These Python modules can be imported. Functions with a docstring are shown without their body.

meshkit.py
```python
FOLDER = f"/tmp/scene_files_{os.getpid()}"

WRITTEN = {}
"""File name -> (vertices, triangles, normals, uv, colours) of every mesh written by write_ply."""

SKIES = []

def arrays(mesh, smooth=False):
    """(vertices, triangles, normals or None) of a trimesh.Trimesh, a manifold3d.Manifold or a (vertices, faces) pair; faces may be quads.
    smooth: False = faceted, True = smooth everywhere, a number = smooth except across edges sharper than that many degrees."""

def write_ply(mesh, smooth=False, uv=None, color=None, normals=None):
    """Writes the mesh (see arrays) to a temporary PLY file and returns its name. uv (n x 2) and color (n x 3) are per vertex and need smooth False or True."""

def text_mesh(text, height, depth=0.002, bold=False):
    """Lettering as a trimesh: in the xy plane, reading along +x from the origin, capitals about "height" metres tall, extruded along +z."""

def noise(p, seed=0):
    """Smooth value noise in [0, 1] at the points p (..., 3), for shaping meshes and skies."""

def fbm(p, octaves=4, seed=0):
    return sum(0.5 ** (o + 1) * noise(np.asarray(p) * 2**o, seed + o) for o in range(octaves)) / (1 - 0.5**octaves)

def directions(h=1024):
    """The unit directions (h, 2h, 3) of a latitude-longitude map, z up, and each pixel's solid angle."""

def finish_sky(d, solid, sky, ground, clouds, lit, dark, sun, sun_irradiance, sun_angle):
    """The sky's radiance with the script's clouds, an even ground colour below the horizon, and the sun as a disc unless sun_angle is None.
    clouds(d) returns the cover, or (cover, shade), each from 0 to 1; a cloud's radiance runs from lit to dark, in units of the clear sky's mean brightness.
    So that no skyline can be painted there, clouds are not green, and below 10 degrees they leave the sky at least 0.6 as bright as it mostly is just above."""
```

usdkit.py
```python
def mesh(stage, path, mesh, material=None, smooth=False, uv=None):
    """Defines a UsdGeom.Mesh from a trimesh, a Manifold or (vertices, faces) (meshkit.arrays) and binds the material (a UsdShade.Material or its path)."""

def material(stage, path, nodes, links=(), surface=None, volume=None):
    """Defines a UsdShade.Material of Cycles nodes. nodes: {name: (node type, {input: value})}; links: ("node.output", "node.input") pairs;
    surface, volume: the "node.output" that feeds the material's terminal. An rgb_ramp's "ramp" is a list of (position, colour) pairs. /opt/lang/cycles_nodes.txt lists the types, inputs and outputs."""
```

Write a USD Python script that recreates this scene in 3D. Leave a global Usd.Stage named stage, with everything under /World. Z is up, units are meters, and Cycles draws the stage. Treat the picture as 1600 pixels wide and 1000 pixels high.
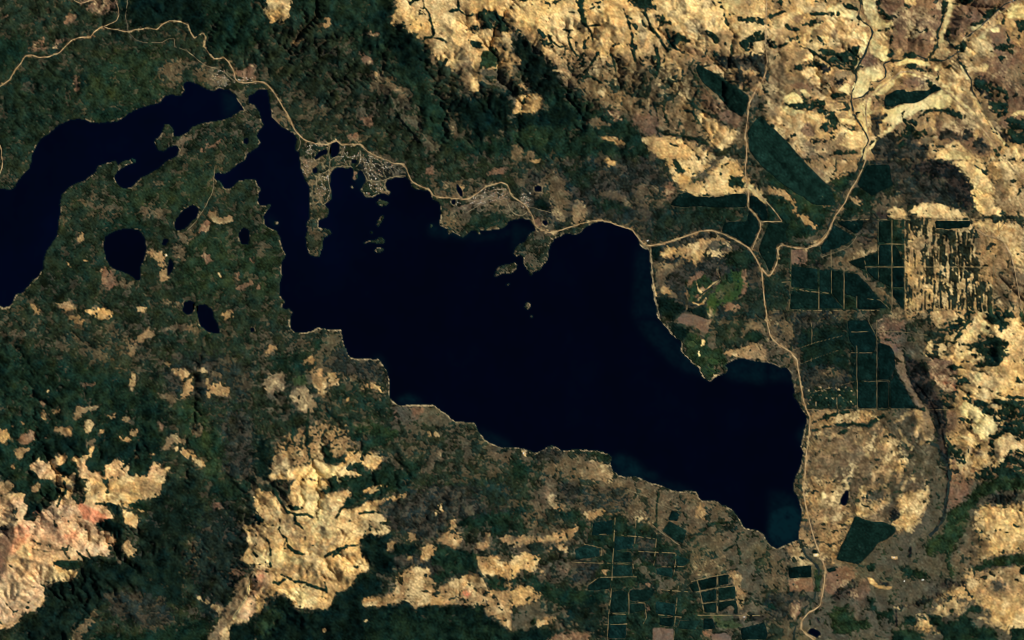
import heapq, math, numpy as np, usdkit
from pxr import Usd, UsdGeom, UsdLux, UsdShade, Gf, Sdf, Vt
from scipy import ndimage
from scipy.interpolate import RBFInterpolator
from scipy.special import ndtr
import shapely
from shapely.geometry import Polygon
import trimesh

stage = Usd.Stage.CreateInMemory()
UsdGeom.Xform.Define(stage, '/World')
UsdGeom.Scope.Define(stage, '/World/Looks')
# ------------------------------------------------------------------ camera, sky, sun, exposure
CAM_H = 200000.0                     # a satellite straight above the lake, looking down
SUN_AZ, SUN_EL = math.radians(66), math.radians(47)     # sun in the north-east
cam = UsdGeom.Camera.Define(stage, '/World/camera')
cam.CreateHorizontalApertureAttr(36.0); cam.CreateVerticalApertureAttr(22.5)
cam.CreateFocalLengthAttr(36.0 * CAM_H / 25600.0)
cam.CreateClippingRangeAttr((1000.0, 600000.0))
cam.CreateExposureAttr(0.55)
cam.AddTranslateOp().Set((0, 0, CAM_H))
sky = UsdLux.DomeLight.Define(stage, '/World/sky')
sky.GetPrim().SetCustomDataByKey('kind', 'structure')
sky_mat = usdkit.material(stage, '/World/Looks/sky_air', {
    's': ('sky_texture', {'sky_type': 'single_scattering', 'sun_disc': False, 'sun_elevation': SUN_EL, 'sun_rotation': SUN_AZ, 'altitude': 1200.0, 'air_density': 1.0, 'aerosol_density': 0.6, 'ozone_density': 1.0}),
    'b': ('background_shader', {'strength': 0.05})}, [('s.color', 'b.color')], surface='b.background')
UsdShade.MaterialBindingAPI.Apply(sky.GetPrim()).Bind(sky_mat)
sun = UsdLux.DistantLight.Define(stage, '/World/sun')
sun.CreateIntensityAttr(1.1); sun.CreateAngleAttr(0.5); sun.CreateColorAttr(Gf.Vec3f(1.0, 0.95, 0.86))
sun.GetPrim().CreateAttribute('inputs:normalize', Sdf.ValueTypeNames.Bool).Set(True)
d = Gf.Vec3d(math.sin(SUN_AZ) * math.cos(SUN_EL), math.cos(SUN_AZ) * math.cos(SUN_EL), math.sin(SUN_EL))
sun.AddOrientOp().Set(Gf.Quatf(Gf.Rotation(Gf.Vec3d(0, 0, 1), d).GetQuat()))

# ------------------------------------------------------------------ survey frame: map units of 16 m, x east, y south
U = 16.0
G = 1.5625                           # terrain post spacing in map units (25 m)
MX = 62                              # posts beyond the mapped rectangle on each side
NX, NY = 1025 + 2 * MX, 641 + 2 * MX
X0, Y0 = -MX * G, -MX * G
gx, gy = X0 + G * np.arange(NX), Y0 + G * np.arange(NY)
PXX, PYY = np.meshgrid(gx, gy)
rng = np.random.default_rng(11)

def place(px, py, z):
    """A map position and a height above the lake as a point of the scene (true to the satellite's line of sight)."""
    k = U * (1 - np.asarray(z, float) / CAM_H)
    return np.stack([(np.asarray(px, float) - 800) * k, (500 - np.asarray(py, float)) * k, np.asarray(z, float) + 0 * k], -1)

def ext(p):
    p = np.array(p, float)
    p[p[:, 0] <= 1, 0] = -110; p[p[:, 0] >= 1599, 0] = 1710
    p[p[:, 1] <= 1, 1] = -110; p[p[:, 1] >= 999, 1] = 1110
    return p

def Z(x0, y0, s, text):
    v = np.array([float(t) for t in text.split()]).reshape(-1, 2)
    return [(x0 + a / s, y0 + b / s) for a, b in v]

def P(c, r, text):
    return Z(400 * c, 250 * r, 4.0, text)

def grf(beta, lo, hi, seed, ax=1.0, ay=1.0):
    """Gaussian noise over the survey grid with power-law spectrum between two wavelengths (map units)."""
    r = np.random.default_rng(seed)
    ky, kx = np.fft.fftfreq(NY, G)[:, None] * ay, np.fft.rfftfreq(NX, G)[None] * ax
    k = np.hypot(kx, ky); k[0, 0] = 1
    amp = k ** (-beta / 2) * (k >= 1 / hi) * np.exp(-(k * lo) ** 2 * .5)
    amp[0, 0] = 0
    f = np.fft.irfft2(np.fft.rfft2(r.standard_normal((NY, NX))) * amp, (NY, NX))
    return f / f.std()

def raster(poly):
    """Even-odd fill of a polygon on the survey grid -> (mask rows, slices)."""
    p = np.asarray(poly, float)
    q = np.stack([(p[:, 0] - X0) / G, (p[:, 1] - Y0) / G], 1)
    pad = 24
    i0, i1 = max(int(q[:, 0].min()) - pad, 0), min(int(q[:, 0].max()) + pad, NX)
    j0, j1 = max(int(q[:, 1].min()) - pad, 0), min(int(q[:, 1].max()) + pad, NY)
    SS = 2
    h, w = max(j1 - j0, 1) * SS, max(i1 - i0, 1) * SS
    m = np.zeros((h, w + 1), np.int32)
    a, b = q, np.roll(q, -1, 0)
    for (xa, ya), (xb, yb) in zip(a, b):
        if ya == yb: continue
        if ya > yb: xa, ya, xb, yb = xb, yb, xa, ya
        r0 = max(int(math.ceil((ya - j0) * SS)), 0); r1 = min(int(math.ceil((yb - j0) * SS)), h)
        if r1 <= r0: continue
        rows = np.arange(r0, r1)
        xs = (xa + (rows / SS + j0 - ya) * (xb - xa) / (yb - ya) - i0) * SS
        np.add.at(m, (rows, np.clip(np.ceil(xs).astype(int), 0, w)), 1)
    m = (np.cumsum(m, 1)[:, :w] % 2).astype(np.float32)
    m = m.reshape(h // SS, SS, w // SS, SS).mean((1, 3))
    return m, (slice(j0, j0 + m.shape[0]), slice(i0, i0 + m.shape[1]))

def line_distance(pts, reach):
    """Distance (map units) to a polyline on a local window of the grid."""
    p = np.asarray(pts, float)
    i0, i1 = max(int((p[:, 0].min() - reach - X0) / G), 0), min(int((p[:, 0].max() + reach - X0) / G) + 2, NX)
    j0, j1 = max(int((p[:, 1].min() - reach - Y0) / G), 0), min(int((p[:, 1].max() + reach - Y0) / G) + 2, NY)
    sl = (slice(j0, j1), slice(i0, i1))
    D = np.full((max(j1 - j0, 0), max(i1 - i0, 0)), 1e9, np.float32); T = np.zeros_like(D)
    tot = np.hypot(*np.diff(p, axis=0).T); cum = np.concatenate([[0], np.cumsum(tot)])
    for k in range(len(p) - 1):
        a, b = p[k], p[k + 1]
        u0, u1 = max(int((min(a[0], b[0]) - reach - X0) / G) - i0, 0), min(int((max(a[0], b[0]) + reach - X0) / G) + 2 - i0, D.shape[1])
        v0, v1 = max(int((min(a[1], b[1]) - reach - Y0) / G) - j0, 0), min(int((max(a[1], b[1]) + reach - Y0) / G) + 2 - j0, D.shape[0])
        if u1 <= u0 or v1 <= v0: continue
        X, Y = PXX[sl][v0:v1, u0:u1], PYY[sl][v0:v1, u0:u1]
        ab = b - a; L2 = max((ab ** 2).sum(), 1e-9)
        t = np.clip(((X - a[0]) * ab[0] + (Y - a[1]) * ab[1]) / L2, 0, 1)
        dd = np.hypot(X - a[0] - t * ab[0], Y - a[1] - t * ab[1])
        w = D[v0:v1, u0:u1]; s = dd < w
        w[s] = dd[s]; T[v0:v1, u0:u1][s] = ((cum[k] + t * tot[k]) / max(cum[-1], 1e-9))[s]
    return D, T, sl

def smooth(a, b, x):
    t = np.clip((x - a) / (b - a), 0, 1); return t * t * (3 - 2 * t)

def lin(c):
    c = np.array(c, float) / 255
    return np.where(c < .04045, c / 12.92, ((c + .055) / 1.055) ** 2.4)

def rough_ring(p, step, amp, seed):
    """Resample a closed outline and roughen it a little so that no shore is a straight chord."""
    p = np.asarray(p, float); q = np.vstack([p, p[:1]])
    L = np.hypot(*np.diff(q, axis=0).T); c = np.concatenate([[0], np.cumsum(L)])
    n = max(int(c[-1] / step), 8)
    s = np.linspace(0, c[-1], n, endpoint=False)
    r = np.stack([np.interp(s, c, q[:, 0]), np.interp(s, c, q[:, 1])], 1)
    k = np.exp(-np.linspace(-2, 2, 5) ** 2); k /= k.sum()
    r = sum(w * np.roll(r, o, 0) for w, o in zip(k, (-2, -1, 0, 1, 2)))
    g = np.random.default_rng(seed).standard_normal((n, 2))
    g = ndimage.gaussian_filter1d(g, 1.0, axis=0, mode='wrap') + 1.5 * ndimage.gaussian_filter1d(g, 3.0, axis=0, mode='wrap')
    return r + amp * g

# ------------------------------------------------------------------ survey: lakes
MAIN = (P(1, 0, "40 555 75 560 85 620 95 690 100 740 140 770 160 800 200 820 235 830 240 850 262 870 250 890 246 925 256 945 272 950 275 1000") +
        P(1, 1, "275 0 280 60 300 100 320 150 335 190 340 240 335 300 340 350 345 372 320 385 325 440 315 480 320 540 335 590 360 600 400 605 405 580 415 550 415 510 430 480 470 465 465 440 430 430 395 425 392 398 390 378 420 370 450 350 455 310 435 290 440 270 470 250 475 200 465 150 460 110 475 75 500 50 540 40 560 55 590 45 605 60 612 100 600 122 620 125 635 110 632 80 650 65 680 85 690 120 680 145 655 180 660 205 690 235 730 240 760 215 800 210 830 225 842 192 815 190 805 150 830 125 870 108 900 110 925 105 950 120 975 150 990 180 1040 185 1080 195 1100 220 1105 245 1135 260 1155 290 1155 340 1150 390 1150 410 1190 430 1205 465 1230 450 1265 470 1290 485 1310 470 1330 460 1350 440 1375 445 1395 470 1405 470 1395 440 1440 445 1480 440 1530 430 1570 410 1570 385 1599 370") +
        P(2, 1, "50 365 110 370 140 410 150 440 120 455 105 480 90 510 40 530 20 560 10 590 30 605 50 590 75 610 75 650 90 680 115 710 120 730 140 700 180 690 190 660 215 635 230 600 225 570 240 540 260 500 300 475 350 460 410 465 440 445 460 415 500 400 560 385 620 395 690 420 750 440 775 465 790 500 810 545 825 560 850 555 865 600 870 680 875 760 868 800 890 840 890 880 905 920 905 970 918 998") +
        P(2, 2, "950 30 970 60 990 90 1020 110 1050 125 1060 150 1055 190 1075 225 1105 245 1120 270 1165 295 1180 330 1195 360 1240 390 1260 365 1300 350 1345 325 1355 310 1330 285 1370 265 1400 250 1450 240 1520 255 1599 267") +
        P(3, 2, "40 280 80 300 110 295 135 320 150 380 165 420 170 480 190 510 215 560 240 600 245 650 225 700 215 760 205 800 222 825 215 880 195 940 165 998") +
        P(3, 3, "160 60 185 110 200 160 215 200 215 250 200 280 190 330 195 375 175 380 140 395 100 415 60 430 30 420 2 395") +
        P(2, 3, "1570 330 1540 320 1500 315 1450 300 1440 270 1420 240 1390 200 1350 165 1310 155 1295 135 1240 135 1190 135 1165 110 1160 75 1100 70 1050 75 1010 70 960 45 900 25 860 15 830 2") +
        P(2, 2, "770 980 710 985 660 970 630 935 615 900 625 860 610 840 560 830 490 815 430 810 370 815 310 820 280 795 250 790 210 800 175 825 140 835 110 815 50 805 2 800") +
        P(1, 2, "1560 800 1520 795 1460 770 1430 745 1400 710 1375 680 1370 645 1320 640 1250 640 1200 600 1150 560 1115 535 1050 535 960 535 900 535 860 515 830 480 835 430 835 380 820 320 795 280 770 245 700 245 640 245 600 240 575 215 555 160 540 110 538 60 500 65 440 60 390 50 360 65 310 80 250 85 225 60 210 20 206 2") +
        P(1, 1, "230 960 215 930 190 940 165 930 160 910 185 890 150 850 145 790 160 720 160 640 185 595 165 545 150 490 125 445 80 425 55 400 45 360 60 330 85 300 92 278 60 290 30 290 10 260 15 220 35 180 10 160 2 130") +
        P(0, 1, "1550 125 1500 130 1470 150 1445 175 1420 185 1395 160 1385 140 1345 125 1335 95 1360 80 1400 90 1430 75 1470 35 1500 15 1530 2") +
        P(0, 0, "1545 960 1590 940") + P(1, 0, "10 915 30 890 0 850 35 800 45 780 30 740 20 700") +
        P(0, 0, "1595 664 1555 650 1550 600 1590 582") + P(1, 0, "5 565"))
WEST = ([(-110, 476), (-110, 297)] + P(0, 1, "20 175 60 190 90 175 100 150 140 95 180 60 190 20") +
        P(0, 0, "195 1000 205 960 230 900 270 860 330 820 370 780 420 755 500 740 560 760 620 770 700 765 760 745 800 715 860 680 940 655 1000 640 1040 600 1080 590 1130 600 1150 570 1150 520 1180 510 1230 525 1270 550 1330 570 1380 555 1430 560 1470 590 1490 630 1520 670 1530 690 1500 700 1470 720 1440 740 1380 755 1310 765 1240 785 1200 800 1180 825 1110 860 1085 845 1080 800 1065 785 1035 780 1020 810 1000 850 970 880 985 940 1020 945 1075 915 1095 905 1120 935 1110 980 1080 1000") +
        P(0, 1, "1050 10 1000 50 950 85 880 120 840 150 820 175 770 180 735 150 710 110 740 65 800 30 850 8 840 -6 780 12 735 40 725 5 690 15 610 40 600 80 540 130 470 155 420 180 390 220 375 280 380 330 370 400 360 470 330 520 290 570 275 620 270 680 240 730 200 760 165 800 150 830 100 845 80 890 60 920 20 925 2 908"))
LAKES = [
    ('deep navy main lake filling the centre of the view', MAIN, .7),
    ('western lake of slightly bluer navy, cut by the left edge of the view', WEST, .7),
    ('large round dark lagoon in the forest between the two lakes', P(0, 1, "720 440 790 425 870 440 910 490 920 560 905 620 880 680 885 740 860 760 810 720 740 695 690 670 660 610 645 540 655 480"), .4),
    ('slanting oval lagoon beside the pale forest track north-east of the round lagoon', P(0, 1, "1200 280 1245 300 1240 350 1190 400 1150 440 1100 440 1085 410 1100 370 1150 310"), .4),
    ('small upright lagoon just west of the narrow northern arm of the main lake', P(0, 1, "1490 460 1520 420 1560 440 1565 490 1555 530 1510 530 1495 490"), .4),
    ('tiny dark pond right of the round lagoon, upper of two', P(0, 1, "1020 490 1060 495 1055 520 1035 540 1010 530"), .3),
    ('narrow dark pond right of the round lagoon, lower of two', P(0, 1, "1060 610 1085 640 1085 690 1045 735 1050 660"), .3),
    ('smaller western half of the twin lagoons south of the round lagoon', P(0, 1, "1150 890 1190 875 1218 895 1220 930 1200 965 1160 970 1140 940"), .3),
    ('larger eastern half of the twin lagoons south of the round lagoon', P(0, 1, "1228 910 1280 895 1330 935 1345 1000 1365 1030 1375 1090 1310 1085 1250 1030 1230 960"), .4),
    ('tiny pond in the woods right of the twin lagoons', P(0, 2, "1565 45 1590 50 1592 75 1570 80"), .2),
    ('dark oval lagoon beside the village road', P(1, 0, "470 900 500 885 522 900 527 945 500 985 465 985 458 940"), .25),
    ('dark village pond left of the oval lagoon', Z(460, 200, 8, "250 370 310 300 370 270 430 275 410 330 340 350 290 390 250 400"), .2),
    ('round village pond above the western bay', Z(460, 200, 8, "705 405 740 385 780 400 785 440 745 460 710 440"), .2),
    ('round pond in the western part of the village peninsula', Z(460, 200, 8, "225 520 260 490 300 515 300 560 260 580 225 560"), .2),
    ('guitar shaped black lagoon north of the eastern village road', Z(680, 270, 8, "260 150 295 145 305 180 350 230 355 270 330 310 300 270 265 220"), .2),
    ('small black round pond south of the eastern village road', Z(680, 270, 8, "205 350 235 332 265 345 262 385 235 405 205 385"), .2),
    ('dark round pond on the brown hill east of the village', Z(680, 270, 8, "1235 185 1290 155 1340 185 1335 235 1280 245 1235 225"), .2),
    ('small black pond above the neck of the wooded headland', Z(680, 270, 8, "1340 600 1400 598 1412 640 1380 670 1350 640"), .2),
    ('round pond in the forest west of the lake channel', P(0, 0, "1520 870 1550 858 1562 885 1548 905 1523 900"), .2),
    ('brown black pond on the steppe near the south-eastern shore', P(3, 3, "455 120 490 60 510 70 500 140 475 168 455 150"), .2),
    ('dark rectangular farm pond beside the southern road bend', P(3, 3, "245 958 280 922 338 960 308 988"), .05),
]
ISLANDS = [
    ('low wooded island closest below the village headland', P(1, 1, "750 265 770 260 775 240 790 255 828 266 822 282 790 290 762 282")),
    ('long thin islet trailing below the village headland', P(1, 1, "756 415 770 370 797 340 800 362 784 388 766 417")),
    ('island of linked rocks, longest of the mid-lake islets', P(1, 1, "668 520 700 505 745 507 765 490 790 488 810 505 797 526 770 522 735 515 690 518")),
    ('rounded green islet just below the chain of linked rocks', P(1, 1, "738 565 770 545 800 558 786 575 755 580")),
    ('tiny rock islet between the thin islet and the rock chain', P(1, 1, "716 460 722 446 730 450 725 464")),
    ('bare islet in the sheltered western village bay', P(1, 1, "592 172 600 160 612 168 608 182 598 182")),
    ('jagged island west of the round wooded headland', P(1, 1, "1490 735 1510 670 1560 655 1595 650") + P(2, 1, "20 640 36 655 28 680 8 705") + P(1, 1, "1590 712 1540 710 1510 728")),
    ('small rocky islet south of the round wooded headland', P(2, 1, "82 925 92 890 112 893 113 920 98 938")),
    ('tiny islet furthest south in the middle of the main lake', P(2, 1, "118 984 122 968 134 972 130 988")),
    ('tiny islet off the western shore of the narrow arm', P(1, 1, "118 405 122 385 142 384 140 402")),
    ('pair of rocks off the forested cape on the north shore', P(1, 1, "1090 425 1094 402 1104 404 1102 424")),
    ('rock islet below the jagged island', P(1, 1, "1570 790 1572 772 1582 765 1586 780")),
]
# ------------------------------------------------------------------ survey: rivers, roads, tracks
# (kind, label, width in map units, points)
RIVERS = [
    ('dark northern river winding down the pale floodplain at upper right', 2.6, P(3, 0, "575 -40 580 0 575 60 560 100 600 140 640 170 655 200 635 260 610 330 580 380 560 420 540 440 555 480 545 530 525 580 520 640 535 710 570 770 610 830 630 880 600 930 585 1000") + P(3, 1, "560 60 530 130 470 200 440 280 400 350 370 440 310 515 230 535")),
    ('meandering tributary crossing the floodplain from the top edge', 2.4, P(3, 0, "1115 -40 1110 0 1105 60 1080 160 1060 200 1060 270 1030 330 990 370 940 350 880 340 830 380 760 380 720 400 740 440 735 480 690 510 640 510 640 560 590 605 530 620")),
    ('eastern tributary joining the floodplain from the upper right corner', 1.8, P(3, 0, "1600 -20 1470 30 1300 190 1230 240 1200 285 1215 310 1150 350 1100 380 1010 375")),
    ('short side stream in the loop of the floodplain', 1.6, P(3, 0, "1115 190 1125 250 1150 290 1185 310 1190 370 1230 430 1270 500 1280 570 1330 650")),
    ('meandering stream through the green delta meadows', 1.5, P(2, 1, "1350 625 1290 640 1280 700 1300 750 1260 780 1210 820 1150 870 1090 900 1085 940 1030 965 1005 1010") + P(2, 2, "1010 20 1040 40 1110 45 1150 80 1200 110 1222 140 1215 170 1170 185 1150 215 1170 260 1220 300 1280 335 1320 345")),
    ('outlet river leaving the south-eastern corner of the main lake', 3.2, P(3, 3, "190 370 215 430 240 480 290 520 320 560 315 620 300 680 290 740 230 800 185 870 165 950 160 1050")),
    ('black stream along the foot of the eastern escarpment', 4.6, P(3, 2, "1010 772 1065 785 1075 840 1110 890 1135 950 1140 1000") + P(3, 3, "1132 0 1125 80 1108 180 1100 240 1050 310 1010 350")),
]
ROADS = [
    ('pale gravel road winding along the north-western valley and lake head', 1.9, P(0, 0, "-60 570 0 540 60 500 100 430 130 400 155 350 200 345 240 360 300 355 370 330 410 290 450 250 500 235 565 235 590 200 640 165 680 180 730 185 800 200 850 185 920 175 980 185 1020 150 1060 130 1130 135 1175 155 1190 200 1215 240 1240 220 1270 205 1285 230 1275 290 1310 340 1340 370 1400 360 1430 390 1460 440 1470 490 1490 510 1530 520 1600 510") +
     P(1, 0, "50 515 100 560 140 620 180 690 210 740 235 800 270 845 310 880 360 895 440 905 500 880 540 905 600 905 650 900 700 950 760 980 820 1000") + P(1, 1, "850 20 910 25 940 50 950 90 980 140 1040 170 1080 180 1105 220 1150 235 1220 238 1290 245 1330 245 1380 210 1440 165 1530 140 1570 155 1590 210 1605 232") + P(2, 1, "30 245 60 265 90 285 130 360 150 420 190 440 240 455 300 440 380 415 460 390 540 375 600 385 680 415 750 435 790 490 830 530")),
    ('broad pale road from the north shore across the plain and down the eastern shore', 2.3, P(2, 1, "830 530 870 535 940 525 1020 500 1100 470 1180 445 1250 440 1310 460 1400 500 1480 550 1530 620 1560 690 1570 780 1580 900 1595 1000") +
     P(3, 2, "0 40 5 80 30 120 80 160 140 200 180 250 190 310 205 400 220 500 245 570 265 605 260 700 245 800 235 900 228 1000") + P(3, 3, "225 80 240 180 265 290 300 400 340 500 360 560 350 650 335 740 325 790 260 825 215 870 205 930 240 965 290 1000 320 1060")),
    ('branch road to the top edge from the meeting of roads on the plain', 1.5, P(0, 0, "640 165 700 145 730 130 745 90 735 40 720 0 715 -60")),
    ('thin straight track running to the top edge in dark forest', 1.0, P(0, 0, "800 195 795 150 785 110 790 60 798 0 800 -40")),
    ('short road curling at the top edge of the view', 1.5, P(0, 0, "450 -40 465 5 500 22 540 10 590 -5")),
    ('road cut by the left edge near the western lake', 2.0, P(0, 0, "0 905 8 930 10 990") + P(0, 1, "15 10 12 50 0 85 -40 110")),
    ('north road climbing past the plantation to the top edge', 2.1, P(2, 1, "1495 565 1520 510 1555 430 1550 390 1520 340 1475 295 1478 230 1475 180 1460 100 1455 40 1465 0") + P(2, 0, "1465 880 1455 860 1470 760 1480 650 1505 600 1530 550 1570 500 1590 430 1595 380 1585 300 1590 100 1592 -40")),
    ('looping road along the river to the north-eastern valley', 2.2, P(2, 1, "1560 680 1600 725") + P(3, 1, "20 715 50 660 65 590 60 550 90 530 150 545 230 555 310 530 360 480 390 420 420 350 480 270 510 200 560 120 600 30 610 0") + P(3, 0, "620 940 635 880 622 800 612 700 620 600 700 560 780 490 830 450 880 445 960 470 1040 510 1100 560 1160 610 1240 690 1320 780 1400 880 1480 1000") + P(3, 1, "1530 50 1580 110 1640 140")),
    ('short pale link between the two roads north of the plain', 1.6, P(2, 1, "1550 386 1600 385") + P(3, 1, "40 386 88 384 50 330 0 270") + P(2, 1, "1545 215 1490 170 1475 150")),
    ('shore track beside the eastern beach', .9, P(2, 1, "815 535 850 550 866 600 874 680 878 760 885 800 897 860 910 930 930 1000")),
    ('loop track through the eastern village', 1.0, Z(680, 270, 8, "430 340 500 350 600 340 690 290 740 340 830 340 900 360 950 470 1000 520 1080 540 1150 500")),
    ('upper street of the eastern village', .9, Z(680, 270, 8, "430 320 560 280 640 250 760 205 890 215")),
    ('lower street of the eastern village', .8, Z(680, 270, 8, "390 500 480 450 560 390 650 330 700 290")),
    ('track climbing the brown hill east of the village', .9, P(2, 1, "90 290 150 305 240 330 270 345 330 370")),
    ('forest track beside the oval lagoon between the lakes', .7, P(0, 1, "1345 40 1335 130 1330 200 1290 280 1260 330 1230 380 1170 440")),
    ('faint track in the forest below the lake head road', .6, P(0, 0, "800 200 850 250 900 265 960 265 1010 265 1060 240 1090 240 1090 290 1160 310")),
    ('lane from the village crossroads down to the lake head', .9, P(0, 0, "1160 310 1220 360 1280 410 1350 425 1400 450 1470 510")),
    ('northern street of the lakeside village', .8, Z(460, 200, 8, "205 190 205 300 220 400 215 470 140 480")),
    ('street past the oval lagoon to the bay', .8, Z(460, 200, 8, "440 235 425 310 445 400 440 500 400 550 320 580 275 620 280 720")),
    ('street along the sheltered bay', .8, Z(460, 200, 8, "420 540 500 490 560 480 620 490 700 480 750 495 810 450 825 390 830 300 790 240")),
    ('street below the village road', .8, Z(460, 200, 8, "450 400 540 350 580 360 610 290 625 240")),
    ('village street with small ponds', .8, Z(460, 200, 8, "610 290 650 350 720 380 800 340")),
    ('curved lower street across the village headland', .9, Z(460, 200, 8, "860 560 910 650 1000 665 1100 660 1150 640 1250 610 1370 610")),
    ('street grid row in the eastern part of the lakeside village', .6, Z(460, 200, 8, "860 400 900 520 930 640")),
    ('second street grid row in the eastern part of the lakeside village', .6, Z(460, 200, 8, "930 330 960 450 1000 560 1100 610")),
    ('cross street in the eastern part of the lakeside village', .6, Z(460, 200, 8, "860 420 940 450 1050 450 1120 500 1200 480 1280 450")),
    ('last street grid row in the eastern part of the lakeside village', .6, Z(460, 200, 8, "960 360 1060 400 1110 470 1110 560 1150 620")),
    ('street down the village peninsula', .7, Z(460, 200, 8, "320 580 340 640 360 720 330 800 350 880 300 920 250 960")),
    ('eastern shore lane of the village peninsula', .7, Z(460, 200, 8, "430 560 420 640 440 720 450 800 420 860 400 930 350 960")),
    ('cove path on the western shore of the lakeside village', .6, Z(460, 200, 8, "60 110 75 180 65 250 40 280")),
    ('dry grey valley track along the right edge', 2.2, P(3, 1, "1300 430 1360 470 1410 480 1470 510 1520 590 1545 700 1570 850 1600 960 1640 1050")),
    ('pale diagonal farm track in the northern plantations', .8, P(3, 1, "335 605 430 575 490 550 520 525 555 480")),
    ('pale mountain stream bed in the bottom valley', 1.2, P(0, 3, "1600 555 1560 640 1545 720 1500 800 1465 860")),
    ('old track across the southern scrub near the lake', .8, P(2, 3, "720 60 775 80 870 115 920 150 1040 190")),
    ('farm track beside the slanting southern plantation', .9, P(2, 3, "880 280 930 325 980 360 1050 410")),
]
T_E = [P(3, 1, t) for t in ("430 373 900 372 1600 371", "690 522 850 526 975 500", "975 500 1000 460 1050 436 1180 432 1260 420", "605 668 1000 669 1400 668", "780 803 1060 803", "1150 808 1400 810", "0 940 380 940 440 1000", "400 940 770 940 772 1000", "850 940 1150 940", "145 800 250 820 395 835",
       "775 375 775 940", "690 520 690 770", "855 380 855 940", "145 560 142 700 130 940", "318 800 318 930", "395 580 397 840", "475 690 475 930", "555 850 555 935", "1412 640 1408 740 1405 950", "1440 372 1440 440 1500 370", "1025 380 1022 440", "600 600 620 730", "600 865 700 875 760 930", "950 670 945 940", "1190 560 1188 650 1250 700", "80 765 145 760", "540 620 600 600", "395 560 390 640")]
T_E2 = [P(3, 2, t) for t in ("520 75 690 72 840 75 1000 95", "440 412 540 385 760 380", "250 561 560 560 930 559 1180 560", "520 205 680 204", "150 190 300 140 480 95", "200 275 330 225 440 190", "250 460 400 420", "555 160 556 380 560 560", "680 0 680 560", "760 380 760 550", "620 -10 655 60 690 130", "268 0 275 80 270 260", "425 400 432 550", "150 20 155 190")]
T_S = [P(2, 3, t) for t in ("645 235 640 310 630 500 620 690 605 840 595 1000", "775 260 770 340 765 430", "905 330 897 440 885 540", "1025 455 1018 540 1010 600", "755 520 762 600", "730 700 730 840", "1040 660 1030 760 1020 860 1010 1000", "1158 630 1180 720 1200 830", "1285 590 1285 830", "1415 745 1420 860",
       "680 345 775 352 895 368", "775 446 1020 457", "595 520 690 524 760 530", "900 540 1075 542", "545 608 780 605", "530 340 590 338", "380 515 570 520", "450 400 560 425 555 475", "930 685 1100 700", "735 765 830 768", "610 835 730 840", "900 840 1060 858", "1120 635 1240 606 1360 585", "1150 700 1280 675 1400 660", "1195 772 1300 758 1410 745", "540 610 470 660", "575 905 720 900", "1160 845 1300 845 1550 848", "830 770 840 860 820 900")]
TRACKS = T_E + T_E2 + T_S
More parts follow.
